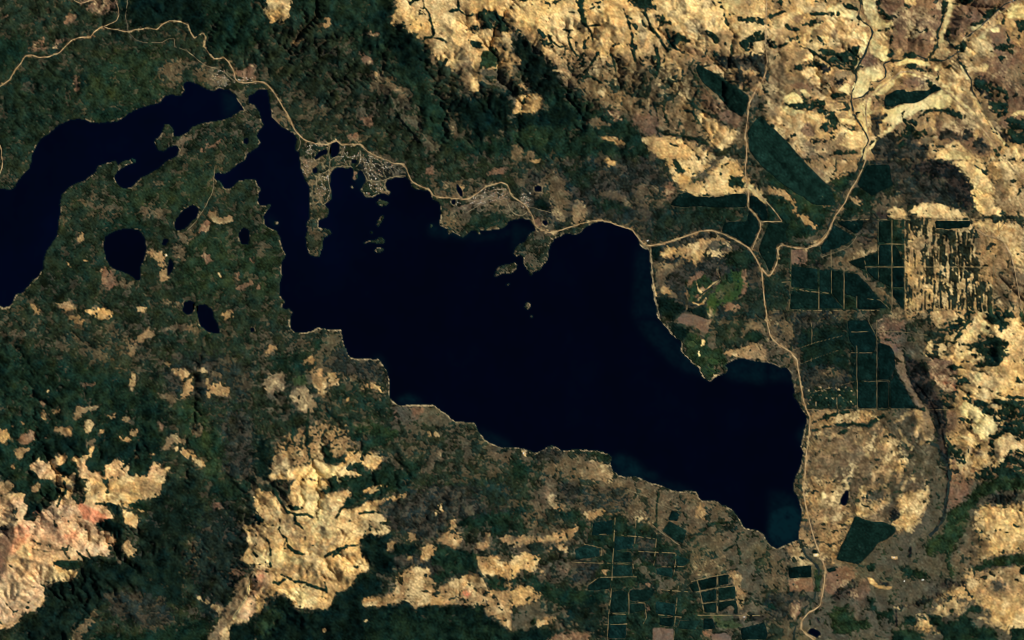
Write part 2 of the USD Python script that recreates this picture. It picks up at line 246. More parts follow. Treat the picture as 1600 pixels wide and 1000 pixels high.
# ------------------------------------------------------------------ survey: plantation blocks
PB = [
 # north and north-east
 ('long slanting dark plantation strip on the dry upland, west of the north road', P(2, 0, "1150 430 1160 400 1290 470 1400 545 1485 605 1468 690 1440 735 1370 690 1300 610 1200 525 1165 470")),
 ('broad mottled triangular plantation between the north road and the river valley', [(1187, 181), (1222, 213), (1262, 258), (1300, 296), (1307, 322), (1272, 320), (1228, 292), (1192, 262), (1171, 235), (1168, 205)]),
 ('dark plantation band under the ragged pale slope, left of the north road', P(2, 1, "1045 212 1100 205 1150 232 1300 232 1400 212 1470 215 1470 295 1300 300 1180 290 1060 296 985 285")),
 ('plantation at the fork beside the north road', P(2, 1, "1485 302 1515 345 1545 388 1548 425 1515 505 1490 555 1400 490 1310 450 1330 390 1470 385")),
 ('dark plantation right of the north road link', P(2, 1, "1490 220 1530 225 1590 290 1600 330 1600 380 1556 380 1525 335 1486 292")),
 ('dark field in the bend of the floodplain road', Z(1400, 125, 8, "-130 200 0 130 130 122 130 158 250 140 350 140 420 122 480 45 540 80 588 118 440 180 340 250 230 298 120 292 70 290 0 330 -60 345 -150 330")),
 ('dark plantation east of the river below the village', P(3, 1, "620 30 760 30 775 130 790 160 700 200 660 230 560 160 570 120")),
 # quarter around the plain road
 ('plantation east of the river bend, north of the main grid', P(3, 1, "435 385 600 380 590 430 550 465 440 400")),
 ('wedge of plantation right of the river road', P(3, 1, "410 400 545 482 500 525 400 565 335 595 330 545 392 455")),
 ('plantation strip between river road and plain road', P(3, 1, "5 395 85 392 140 400 110 450 130 510 60 525 50 560 50 620 15 700 -20 640 -60 560 -30 480")),
 ('westernmost block of the upper plantation grid', P(3, 1, "148 665 312 682 312 812 148 795")),
 ('second block of the upper plantation grid', P(3, 1, "322 690 392 692 392 830 322 820")),
 ('third block of the upper plantation grid beside the brown strip', P(3, 1, "400 692 470 700 472 925 402 838")),
 ('long block of the grid that ends at the brown strip', P(3, 1, "480 705 560 715 620 770 680 850 750 930 560 935 552 860 480 840")),
 ('lower western block of the upper plantation grid', P(3, 1, "215 825 312 835 312 930 140 932 148 815")),
 ('lower middle block of the upper plantation grid', P(3, 1, "324 840 392 842 470 930 324 930")),
 ('block with a slanting edge left of the first white firebreak', P(3, 1, "500 640 600 605 686 580 686 660 610 662 612 690 560 670")),
 ('square block below the long white firebreak, first from the left', P(3, 1, "614 676 686 676 686 760 625 705")),
 ('square block below the long white firebreak, second from the left', P(3, 1, "696 676 770 676 770 796 720 775 696 755")),
 ('square block below the long white firebreak, third from the left', P(3, 1, "780 676 850 676 850 796 780 796")),
 ('corner block at the lower right of the firebreak grid', P(3, 1, "782 810 850 810 850 930 830 920 782 850")),
 ('block above the long white firebreak, left of the vertical one', P(3, 1, "696 532 770 532 770 660 696 660")),
 ('block above the long white firebreak, right of the vertical one', P(3, 1, "782 532 800 540 830 600 850 640 850 662 782 662")),
 ('top left block of the firebreak grid under the straight edge', P(3, 1, "696 382 768 382 768 516 740 520 696 516")),
 ('plantation under the straight edge at the top of the striped grid', P(3, 1, "1045 382 1270 382 1260 420 1170 440 1050 425")),
 # lower grid
 ('upper block of the lower plantation, beside the scarp', P(3, 2, "500 5 615 2 672 75 672 198 565 200 510 130")),
 ('thin block beside the grey valley strip', P(3, 2, "690 140 770 165 790 200 795 300 760 370 690 372")),
 ('large lower block ending at the straight southern edge', P(3, 2, "565 215 672 212 672 372 565 380 530 330")),
 ('dark lowermost block between thin tracks', P(3, 2, "565 392 672 388 672 552 565 552")),
 ('dark lowermost block in the right corner by the valley', P(3, 2, "690 388 752 388 752 552 690 552")),
 ('pointed dark block against the valley strip', P(3, 2, "768 385 800 340 860 430 925 552 768 552")),
 # south-east
 ('big black plantation with slanted sides on the south-eastern steppe', P(3, 3, "545 225 600 245 650 265 720 265 792 290 805 320 740 375 690 395 660 440 600 500 570 532 490 512 425 498 450 430 490 360")),
 ('rectangular grove beside the outlet river', P(3, 3, "130 550 270 535 275 608 132 615")),
 ('small dark grove right of the bridge', P(3, 3, "368 556 418 546 430 568 380 580")),
 ('tiny square grove beside the southern road', P(3, 3, "275 440 303 434 310 460 282 462")),
 ('tiny dark grove west of the outlet river', P(3, 3, "190 485 205 475 230 490 222 502")),
 # southern grid
 ('small slanted grove above the southern grid', P(2, 3, "1000 190 1050 212 1035 258 975 252")),
 ('slanted dark grove right of the southern grid', P(2, 3, "940 318 985 258 1093 318 1070 400 1025 385")),
 ('top left block of the southern row of six', P(2, 3, "1105 655 1155 635 1175 695 1130 700")),
 ('upper middle block of the southern row of six', P(2, 3, "1166 632 1278 602 1278 668 1182 690")),
 ('upper right block of the southern row of six', P(2, 3, "1292 596 1353 584 1355 650 1292 664")),
 ('middle left block of the southern row of six', P(2, 3, "1178 704 1278 684 1278 752 1196 768")),
 ('middle right block of the southern row of six', P(2, 3, "1292 678 1395 662 1400 738 1292 752")),
 ('lower left block of the southern row of six', P(2, 3, "1198 780 1278 764 1278 832 1208 830")),
 ('lower right block of the southern row of six, with a bare circle', P(2, 3, "1292 766 1405 752 1412 840 1380 840 1395 800 1360 785 1330 810 1292 830")),
 ('dark square left of the meadow in the southern grid', P(2, 3, "642 455 740 452 755 516 636 514")),
 ('dark square below the firebreak in the southern grid', P(2, 3, "634 532 750 536 754 598 628 598")),
 ('dark wedge at the western side of the southern grid', P(2, 3, "545 618 614 614 614 682 530 690 470 690 480 660")),
 ('dark block near the middle of the southern grid', P(2, 3, "628 700 690 690 722 705 722 828 614 826")),
 ('long dark block in the middle of the southern grid', P(2, 3, "738 690 820 685 900 682 870 740 835 760 738 756")),
 ('thin dark block below the middle of the southern grid', P(2, 3, "738 776 825 776 850 810 740 836")),
 ('dark block right of the middle of the southern grid', P(2, 3, "900 760 1022 776 1018 850 900 834")),
 ('dark square above the brown field at the bottom', P(2, 3, "925 862 1012 866 1008 920 925 908")),
 ('dark wedge at the right end of the southern grid', P(2, 3, "1030 470 1120 502 1080 535 1026 534")),
 ('dark block under the right end of the southern grid', P(2, 3, "900 552 1006 550 1002 612 905 590")),
 ('dark wooded block at the top of the southern grid', P(2, 3, "510 270 630 250 630 340 595 345 500 350")),
 ('block between the two long vertical tracks of the southern grid', P(2, 3, "646 352 762 362 758 430 640 442")),
 ('block at the western end of the southern grid', P(2, 3, "395 435 460 408 550 430 548 480 400 500")),
 ('block right of the green paddock at the bottom', P(2, 3, "1200 868 1255 868 1275 930 1200 935")),
 ('bottom left block of the southern grid', P(2, 3, "606 850 720 848 715 898 604 900")),
 ('lowest left block of the southern grid on the bottom edge', P(2, 3, "604 910 715 905 712 990 600 990")),
 ('block left of the paddock in the southern grid', P(2, 3, "1050 882 1180 880 1150 938 1040 930")),
 ('dark block right of the paddock on the bottom edge', P(2, 3, "1430 930 1580 890 1600 960 1590 1000 1440 1000")),
]
# ------------------------------------------------------------------ survey: ground cover
# class: tree cover, ground colour, tree colour, share of gullies that carry trees, mottling of the ground
CL = dict(
    F=(.965, (58, 58, 44), (23, 41, 30), 0, .25), D=(1.0, (46, 48, 40), (13, 28, 23), 0, .2), M=(.93, (68, 70, 48), (36, 52, 33), 0, .3),
    X=(.8, (122, 98, 66), (25, 42, 32), .3, .4),
    S=(.79, (68, 64, 48), (34, 45, 32), .25, .5), O=(.5, (80, 73, 55), (36, 45, 34), .4, .5), Q=(.6, (62, 59, 49), (35, 41, 36), .3, .45), J=(.84, (60, 57, 48), (26, 37, 31), .4, .6), P=(0, (232, 186, 142), (30, 40, 32), 0, .34),
    B=(.12, (98, 85, 62), (42, 50, 38), .5, .5), I=(.05, (124, 96, 72), (50, 50, 38), .2, .35), V=(.02, (138, 116, 82), (50, 52, 38), .25, .35),
    L=(.12, (84, 79, 61), (40, 50, 36), .4, .42),
    A=(.06, (172, 138, 90), (40, 46, 34), .9, .5), T=(.0, (218, 176, 110), (32, 46, 34), .9, .4), H=(.0, (240, 202, 134), (32, 46, 34), .6, .34),
    W=(.0, (253, 226, 150), (40, 50, 34), 0, .2), R=(.0, (228, 140, 96), (60, 50, 36), 0, .3), K=(.6, (56, 49, 42), (24, 29, 28), 0, .4),
    G=(.1, (50, 72, 40), (24, 46, 30), 0, .35), N=(.0, (110, 92, 76), (30, 44, 34), 0, .12))
COVER = []
def c(cls, pts, soft=3.0, amp=.9, s=1.0): COVER.append((cls, ext(pts), soft, amp, s))
def ln(cls, pts, w, amp=.6, s=1.0): COVER.append((cls, np.array(pts, float), -w, amp, s))
# broad tracts first
c('O', [(1, 1), (1599, 1), (1599, 999), (1, 999)])
c('S', [(1, 1), (700, 1), (700, 180), (820, 280), (690, 360), (540, 400), (440, 420), (460, 520), (600, 640), (860, 740), (760, 830), (560, 760), (380, 720), (380, 999), (1, 999)], 12)
c('L', P(2, 3, "1100 400 1450 310 1600 390 1600 1000 1430 1000 1420 830 1360 590 1130 620") , 5)
c('L', [(1255, 740), (1600, 740), (1600, 999), (1230, 999)], 10)
# ---------------- north-west
c('M', P(0, 0, "500 480 700 330 1000 280 1080 330 1000 420 1050 560 950 640 800 660 600 700 480 620"), 8, .9, .6)
c('F', P(0, 0, "0 160 200 250 180 320 120 380 40 470 0 500"), 6)
c('F', P(0, 0, "20 560 160 420 300 430 420 400 480 520 460 640 500 720 370 760 260 850 200 960 0 1000 0 600"), 8, 1.0, .55)
c('D', P(0, 0, "805 0 1240 0 1290 60 1290 190 1240 215 1215 235 1195 200 1180 150 1130 128 1060 124 1010 150 980 178 900 168 810 180"), 3)
c('D', P(0, 0, "755 0 795 0 785 100 760 130 750 60"), 2)
c('F', P(0, 0, "1250 0 1600 0 1600 300 1450 350 1300 330 1290 200"), 6)
c('D', P(0, 0, "500 430 560 460 540 560 500 520"), 3)
c('F', P(0, 0, "560 690 700 680 900 650 1000 630 1000 650 800 720 700 770 560 760"), 4)
c('I', P(0, 0, "500 30 620 0 720 0 730 60 640 90 560 70"), 3, .9, .8); c('I', P(0, 0, "380 130 440 80 480 110 420 160"), 2); c('I', P(0, 0, "160 310 280 230 300 290 220 330"), 3, .9, .8); c('I', P(0, 0, "330 260 400 240 380 300 340 310"), 2); c('I', P(0, 0, "460 480 495 470 495 570 465 580"), 1.5)
c('I', P(0, 0, "20 90 50 90 45 115 20 115"), 1.5)
c('B', P(0, 0, "1010 400 1100 370 1240 390 1130 460 1100 560 1020 540 980 460"), 3, .9, .8); c('B', P(0, 0, "1200 450 1300 400 1400 460 1470 530 1350 545 1250 520"), 3, .9, .9); c('I', P(0, 0, "1470 440 1600 400 1600 500 1500 500"), 2)
c('B', P(0, 0, "1130 860 1240 830 1230 860 1150 900 1160 960 1130 980 1120 920 1090 900"), 1.5); c('I', P(0, 0, "1280 860 1310 900 1300 950 1180 950 1280 920"), 1.2); c('I', P(0, 0, "1310 920 1400 860 1440 830 1380 890 1320 930"), 1)
c('O', P(0, 0, "1440 740 1540 720 1590 800 1520 860 1440 800"), 3)
c('O', P(0, 0, "1460 570 1520 560 1560 640 1600 680 1600 760 1530 700"), 2)
# ---------------- north middle
c('F', P(1, 0, "0 0 60 0 60 130 100 180 60 240 0 300"), 5); c('F', P(1, 0, "220 0 770 0 860 30 840 170 900 140 940 190 1050 250 1090 340 1080 480 1060 560 1160 640 1180 780 1050 800 960 600 860 480 700 340 600 280 500 160 350 120 230 120"), 6, 1.0, .8)
c('D', P(1, 0, "780 20 880 40 840 180 920 150 1000 230 1060 330 1080 450 1000 500 850 330 720 140"), 5, .9, .8)
c('H', P(1, 0, "55 0 205 0 220 40 212 130 150 140 105 152 90 100 60 70"), 2); c('T', P(1, 0, "60 60 150 50 200 120 150 140 100 150"), 3)
c('O', P(1, 0, "0 560 250 540 420 560 600 560 800 600 900 760 700 820 500 860 300 840 220 760 130 620"), 12, 1, .6)
c('B', P(1, 0, "700 460 800 450 900 540 980 600 960 640 850 580 720 590"), 3, 1.2, .9); c('I', P(1, 0, "640 310 700 350 740 400 690 410 660 370"), 1.5); c('A', P(1, 0, "730 440 770 450 760 480 735 475"), 1)
c('V', P(1, 0, "860 560 960 590 930 570 880 540"), 1.5)
c('B', P(1, 0, "1170 710 1220 710 1250 790 1280 850 1230 860 1180 800"), 2, 1.2, .9); c('B', P(1, 0, "100 640 190 700 220 800 130 770 95 740"), 2); c('I', P(1, 0, "650 740 730 720 750 780 700 800"), 2); c('I', P(1, 0, "560 850 640 820 650 870 590 885"), 1.5); c('I', P(1, 0, "690 190 770 210 770 250 700 230"), 2); c('A', P(1, 0, "430 110 460 110 460 190 430 190"), 1.5); c('A', P(1, 0, "240 260 330 230 290 270 240 290"), 2)
c('L', P(1, 0, "880 700 900 740 960 800 1050 900 1140 970 1165 940 1140 890 1060 830 1040 760 960 640 880 620 820 600"), 2.5, .8, .85)
c('D', P(1, 0, "1160 640 1600 560 1600 780 1450 900 1330 850 1270 740"), 6); c('F', P(1, 0, "1040 640 1170 620 1200 720 1180 860 1300 900 1600 860 1600 980 1250 950 1160 880 1060 820"), 4)
# northern upland
c('A', P(2, 0, "0 0 1600 0 1600 560 1530 600 1400 520 1290 460 1130 380 1080 330 1090 450 1120 560 1110 650 1160 700 1260 760 1420 820 1340 930 1270 930 1150 870 950 840 800 760 700 700 600 690 520 620 440 560 350 540 290 480 290 410 220 390 160 320 80 240 20 180 0 200"), 4)
c('T', P(2, 0, "0 0 1600 0 1600 360 1400 350 1250 300 1090 250 1000 320 1080 420 1100 520 1000 560 900 480 850 400 780 380 740 470 640 330 560 400 480 330 400 340 330 420 280 400 220 380 150 290 80 220 20 180 0 190"), 4)
c('H', P(2, 0, "0 0 380 0 440 180 330 200 340 290 250 330 180 200 120 160 60 120 0 140"), 5, .9, .7)
c('H', P(2, 0, "880 60 1000 120 1100 200 1250 260 1320 180 1300 80 1450 30 1600 80 1600 0 920 0"), 6, 1.0, .7)
c('T', P(1, 0, "880 0 875 70 840 170 925 130 935 190 1000 220 1050 250 1080 300 1120 350 1200 410 1250 440 1300 430 1290 500 1330 570 1340 575 1390 570 1370 490 1450 520 1530 510 1600 500 1600 0"), 2)
c('H', P(1, 0, "900 30 1240 0 1300 120 1330 300 1320 420 1250 435 1190 400 1120 340 1080 290 1140 220 1080 120 1000 210 940 170"), 4, .9, .6); c('H', P(1, 0, "1340 500 1365 480 1395 540 1385 575 1345 570"), 1)
c('V', P(1, 0, "1290 350 1340 340 1360 440 1350 490 1330 570 1290 550 1290 470"), 2, .7); c('L', P(1, 0, "1380 440 1480 420 1600 430 1600 500 1530 515 1450 520 1380 490"), 3)
c('M', P(1, 0, "1400 340 1500 300 1520 380 1480 430 1400 420"), 2)
c('V', P(1, 0, "1070 340 1110 345 1140 400 1110 420"), 1)
c('B', [(862, 105), (900, 95), (1000, 92), (1080, 105), (1130, 150), (1190, 190), (1180, 235), (1110, 225), (1060, 218), (1000, 213), (930, 172)], 9, 1, .75)
for t in ("1040 -20 1050 40 1080 80 1100 160 1110 210 1100 235 1060 240 1040 260", "1100 235 1150 240 1190 265", "1262 -20 1265 60 1210 70", "1265 60 1320 100 1380 90 1440 70"): ln('F', P(1, 0, t), 2.6)
c('X', P(1, 0, "1320 95 1400 80 1440 65 1500 80 1600 170 1600 195 1520 200 1450 180 1380 190 1320 195 1320 170 1400 160 1430 130 1380 110"), 1.5, 1.3); c('X', P(1, 0, "1310 250 1390 260 1430 300 1400 310"), 1.2); c('F', P(1, 0, "1545 290 1575 290 1575 315 1550 315"), .8)
for t in ("400 0 430 60 450 110 460 160 490 190 505 245", "460 160 420 180 360 190 350 230 365 290 400 340", "460 70 500 50 545 45", "410 80 360 75", "460 165 550 155", "350 190 320 185", "345 285 300 295 250 260 230 230", "330 290 330 340", "170 180 190 230 205 290"): ln('F', P(2, 0, t), 2.2)
c('F', P(2, 0, "375 0 410 0 455 100 480 170 450 175 420 80"), 1.2, .7); c('X', P(2, 0, "390 345 460 340 475 390 420 420 395 390"), 1.5, 1.2); c('X', P(2, 0, "170 180 200 220 250 230 270 290 220 300 190 280"), 1.5, 1.4)
for t in ("610 320 640 380 650 470 680 540 730 590 800 605 850 600", "850 600 860 540 870 490 910 440 920 370 905 300", "870 610 900 680 910 750 900 800 950 840 1050 850 1150 870 1220 900 1270 940", "830 460 820 540 850 590", "580 500 620 540 700 560", "400 480 500 480 560 520", "700 60 730 150 755 220 745 300 770 380", "800 60 850 120 870 190 910 220 940 280 990 310", "1110 430 1160 500 1170 560 1140 600 1120 650 1180 690 1250 710 1330 780 1400 810", "950 700 980 780", "1050 750 1040 800", "1050 690 1130 700 1180 780 1240 880", "940 500 960 600 950 690", "560 380 540 320 500 400 450 450"): ln('F', P(2, 0, t), 2.8, 1.0)
c('X', P(2, 0, "730 20 790 0 880 10 910 60 850 70 800 70 760 40"), 1.2, 1.4); c('X', P(2, 0, "880 95 920 90 950 110 1000 150 960 155 900 130"), 1, 1.2); c('X', P(2, 0, "960 180 1000 190 1040 220 1070 240 1050 270 1000 300 970 270"), 1.2, 1.0); c('X', P(2, 0, "720 270 780 280 760 350 730 300"), 1.5, 1.2)
c('O', P(2, 0, "560 520 760 470 860 350 950 380 1050 520 1050 640 960 720 870 640 740 610 640 570"), 6, 1.2, .6)
c('X', P(2, 0, "1390 110 1480 115 1590 130 1590 160 1500 140 1400 130"), 1, 1.3); c('K', P(2, 0, "1250 310 1330 350 1450 340 1590 330 1590 400 1520 420 1450 380 1350 400 1280 380"), 2, 1.8, .8); c('X', P(2, 0, "1500 200 1590 200 1590 260 1520 240"), 1.2, 1.2); c('K', P(2, 0, "1340 400 1440 450 1530 470 1570 500 1500 560 1400 500"), 2, 1.8, .8)
c('D', P(2, 0, "20 200 80 260 170 330 220 400 290 420 290 480 330 540 300 620 220 700 180 590 120 560 60 440 0 400 0 320 20 300"), 3, 1.2, .9); c('F', P(2, 0, "200 640 320 540 420 600 600 690 720 700 800 800 850 900 900 1000 0 1000 0 720 200 700"), 5, .9, .9)
c('D', P(2, 0, "0 720 200 700 250 660 400 680 440 740 300 770 250 800 0 810"), 3); c('M', P(2, 0, "0 820 180 780 260 880 160 930 0 930"), 4, .9, .7)
c('T', P(2, 0, "30 600 170 590 190 650 150 710 0 712 30 660"), 1.2); c('A', P(2, 0, "0 340 60 360 60 400 0 400"), 1.5); c('A', P(2, 0, "60 520 100 560 80 580 40 550"), 1.5)
c('B', P(2, 0, "450 760 550 740 640 780 560 800 470 790"), 2); c('I', P(2, 0, "530 680 640 690 720 740 660 760 560 700"), 3); c('A', P(2, 0, "530 860 600 850 720 890 690 915 620 890"), 1.5); c('D', P(2, 0, "520 890 600 880 720 950 680 960"), 1.5); c('B', P(2, 0, "80 950 150 930 150 1000 80 1000"), 2); c('B', P(2, 0, "0 900 60 920 70 1000 0 1000"), 2)
c('I', P(2, 0, "760 720 900 700 900 800 960 850 850 860 780 800"), 3, 1.3, .8)
c('T', P(2, 0, "1160 700 1260 740 1300 780 1420 820 1340 930 1270 932 1220 840"), 2); c('T', P(2, 0, "810 870 900 850 1000 862 1130 890 1250 960 1270 1000 960 1000 890 970 850 930") , 2)
c('I', P(2, 0, "1090 290 1150 300 1300 420 1500 560 1440 540 1290 440 1180 400"), 2, 1.0, .6)
c('I', P(2, 0, "1180 560 1300 620 1440 760 1400 800 1280 730 1180 640"), 3, 1.0, .7)
# band above the north shore
c('Q', P(2, 1, "120 60 480 0 900 0 1000 180 1000 280 850 300 850 420 760 420 540 370 480 380 300 420 130 340 60 260"), 6, .9, .9); c('Q', P(2, 1, "850 300 980 280 1150 310 1300 390 1480 400 1500 520 1400 490 1250 430 1100 460 870 525 820 500 780 440"), 5, .8, 1)
c('D', P(2, 1, "1000 290 1300 300 1470 390 1490 540 1330 450 1200 380"), 8, .6, .6)
c('F', P(2, 1, "270 20 540 30 500 160 400 200 330 100"), 4, .9, .7); c('F', P(2, 1, "490 230 600 230 740 310 720 340 640 320 540 310"), 4, .9, .8); c('B', P(2, 1, "120 200 250 60 330 130 370 220 370 320 300 400 250 330 240 250"), 3, .8, .9); c('V', P(2, 1, "380 300 420 240 480 340 440 390 340 415 380 370"), 2); c('V', P(2, 1, "230 260 300 300 340 400 270 350"), 2, 1, .7); c('B', P(2, 1, "540 200 650 195 770 280 760 310 650 240 560 230"), 2); c('B', P(2, 1, "780 150 900 170 1000 200 960 270 860 300 760 260"), 4, 1, .7)
c('I', P(2, 1, "120 330 200 400 180 430 150 410"), 1.5); c('T', P(2, 1, "580 0 650 0 640 40 600 40"), 1.5); c('A', P(2, 1, "115 0 185 0 180 18 130 18"), 1); c('D', P(2, 1, "120 260 200 240 230 310 170 310"), 1.5, .8)
c('T', P(2, 1, "950 0 1000 80 1050 180 1150 222 1300 222 1470 200 1590 285 1600 250 1500 150 1445 80 1400 0"), 2, 1.1); c('H', P(2, 1, "1070 180 1130 160 1240 60 1340 40 1390 90 1340 170 1460 180 1460 200 1300 220 1160 222"), 2, 1); c('L', P(2, 1, "1100 150 1140 90 1220 50 1250 0 1330 0 1230 90 1190 140"), 2, 1.1); c('F', P(2, 1, "990 20 1030 10 1090 80 1060 95"), 1.5, 1.2); c('W', P(2, 1, "1455 140 1500 160 1600 250 1600 280 1540 230 1480 200"), 1.2); c('F', P(2, 1, "1360 100 1450 110 1450 180 1370 170"), 1.5, 1.6)
c('I', P(2, 1, "960 160 1010 140 1020 210 980 250 950 200"), 2)
# headlands and peninsulas of the north shore
c('O', P(1, 1, "1160 290 1300 260 1600 240 1600 370 1530 430 1400 460 1280 480 1150 400"), 4); c('F', P(1, 1, "1320 380 1560 330 1570 400 1500 430 1400 450 1310 450"), 4, .9, .7); c('B', P(1, 1, "1170 320 1280 310 1300 410 1230 440 1160 400"), 3, .9, .7); c('I', P(1, 1, "1250 270 1500 200 1600 250 1580 290 1460 270 1300 320"), 3, 1.1, .7)
c('B', P(1, 1, "1080 130 1400 130 1520 140 1380 200 1320 240 1120 230 1090 180"), 3, .9, .7); c('I', P(1, 1, "1060 60 1110 40 1110 90 1070 100"), 1.2); c('I', P(1, 1, "1420 100 1550 30 1565 60 1540 90"), 1.5); c('A', P(1, 1, "1260 150 1300 170 1300 210 1280 200"), .8)
c('O', P(2, 1, "20 540 120 450 240 450 260 490 220 580 190 680 110 720 70 640"), 3); c('Q', P(1, 1, "640 0 930 20 950 110 850 110 800 140 690 140 640 60"), 3); c('B', P(1, 1, "690 150 800 150 835 200 740 200"), 2, 1, .6); c('O', P(1, 1, "280 0 480 0 470 200 440 300 400 380 470 450 410 500 400 600 340 600 320 400 340 300"), 3)
c('I', P(1, 1, "290 0 400 0 380 40 320 110 300 100"), 2, 1, .7)
c('I', P(1, 1, "600 60 630 70 625 120 600 120"), 1); c('I', P(1, 1, "745 185 840 190 835 220 790 205"), 1)
# between the lakes
c('M', P(0, 1, "450 220 660 190 900 180 1050 100 1250 60 1330 130 1280 260 1050 340 800 340 620 320 430 300"), 10, .9, .5)
c('F', P(0, 1, "600 370 830 330 920 420 1000 440 900 480 870 430 720 430 640 480"), 4, .8, .9); c('F', P(0, 1, "380 380 560 520 620 600 640 740 560 840 420 780 300 680 330 540"), 10, .9, .4); c('M', P(0, 1, "1080 480 1250 440 1460 420 1440 560 1480 700 1440 850 1200 860 1100 760 1180 600"), 8, .9, .6); c('M', P(0, 1, "1500 540 1600 520 1600 720 1510 760"), 5, .8, .7)
c('B', P(0, 1, "860 280 1000 290 1040 340 960 380 880 330"), 3, 1.2, .8); c('B', P(0, 1, "920 150 1000 120 1020 160 960 180"), 2, 1.1); c('B', P(0, 1, "440 230 700 220 780 340 600 370 540 300"), 6, 1.2, .5)
c('I', P(0, 1, "1300 330 1350 320 1370 360 1450 350 1465 380 1400 400 1320 380"), 1.2); c('V', P(0, 1, "1310 330 1350 320 1370 360 1460 355 1455 390 1360 405 1330 385"), 1); c('I', P(0, 1, "1280 370 1315 390 1310 440 1260 470 1225 460"), 1.5); c('B', P(0, 1, "1110 460 1230 440 1180 540 1130 520"), 2, 1.2, .9); c('B', P(0, 1, "1060 520 1170 540 1160 640 1090 620"), 2, 1.3, .8); c('A', P(0, 1, "920 560 980 570 1050 590 1020 620 1040 700 1060 770 1000 740 1000 640 930 590"), 1.5, 1.2); c('W', P(0, 1, "1035 588 1050 588 1048 605 1035 602"), .4, .4)
c('I', P(0, 1, "1250 590 1310 585 1330 630 1290 660"), 1.5); c('I', P(0, 1, "1460 710 1500 700 1500 790 1600 740 1600 780 1490 820 1465 770"), 1.2, 1, .8); c('I', P(0, 1, "1540 610 1600 610 1600 660 1570 640"), 1.2); c('I', P(0, 1, "620 670 680 690 740 760 720 800 650 810"), 2, 1.1); c('B', P(0, 1, "720 740 880 770 860 800 740 790"), 2); c('A', P(0, 1, "345 890 430 890 480 930 400 950"), 1.2); c('T', P(0, 1, "500 940 690 930 720 990 620 1000 560 960"), 1.2); c('A', P(0, 1, "190 905 230 910 260 970 230 960"), 1.2); c('A', P(0, 1, "860 920 920 920 910 955 860 945"), 1.2, 1.2); c('A', P(0, 1, "430 975 500 975 520 1000 430 1000"), 1); c('A', P(0, 1, "1380 950 1440 945 1470 980 1400 990"), 1.5, 1.2); c('B', P(0, 1, "1010 880 1140 880 1100 920 1020 900"), 2); c('A', P(0, 1, "495 445 520 445 520 515 495 510"), 1.2)
for t in ("420 640 440 670", "520 625 545 630", "1360 700 1380 730"): ln('A', P(0, 1, t), 2.5)
c('M', P(1, 1, "0 450 100 420 130 520 150 640 120 830 60 900 0 850"), 6, .8, .6); c('I', P(1, 1, "0 780 30 760 30 800 0 815"), 1); c('B', P(1, 1, "0 510 60 500 130 560 100 610 0 620"), 5, 1, .5)
# ---------------- west and south-west
c('B', P(0, 2, "0 0 260 0 260 120 120 200 0 100"), 10, 1.2, .4); c('O', P(0, 2, "300 80 700 20 1000 100 1050 300 800 300 500 260 350 200"), 10, 1.2, .8)
c('F', P(0, 2, "0 140 160 150 300 280 560 260 620 320 780 330 840 460 960 440 1060 560 980 660 860 700 620 660 420 560 250 580 60 560 0 480"), 9, 1.0, .85); c('D', P(0, 2, "600 480 700 520 800 560 950 520 1080 560 1060 700 960 640 820 600 680 560"), 6, .8, .6)
c('F', P(0, 2, "0 640 200 580 460 620 640 620 980 620 1010 720 1000 1000 0 1000"), 5, .9, .95); c('D', P(0, 2, "220 760 320 740 520 720 520 860 420 850 240 850"), 5, .8, .8); c('D', P(0, 2, "620 700 760 760 1000 750 1000 860 820 860 640 900"), 5, .8, .8)
c('Q', P(0, 2, "1000 260 1300 200 1600 260 1600 500 1300 520 1200 500 1050 480"), 8, 1.1, .7); c('M', P(0, 2, "1100 500 1250 520 1300 650 1400 720 1380 1000 1290 1000 1270 880 1220 820 1150 700"), 5, .9, .9); c('Q', P(0, 2, "1380 600 1600 560 1600 1000 1400 1000 1420 800"), 6, 1.3, .9); c('M', P(0, 2, "1270 60 1310 75 1330 100 1290 120"), 1.5)
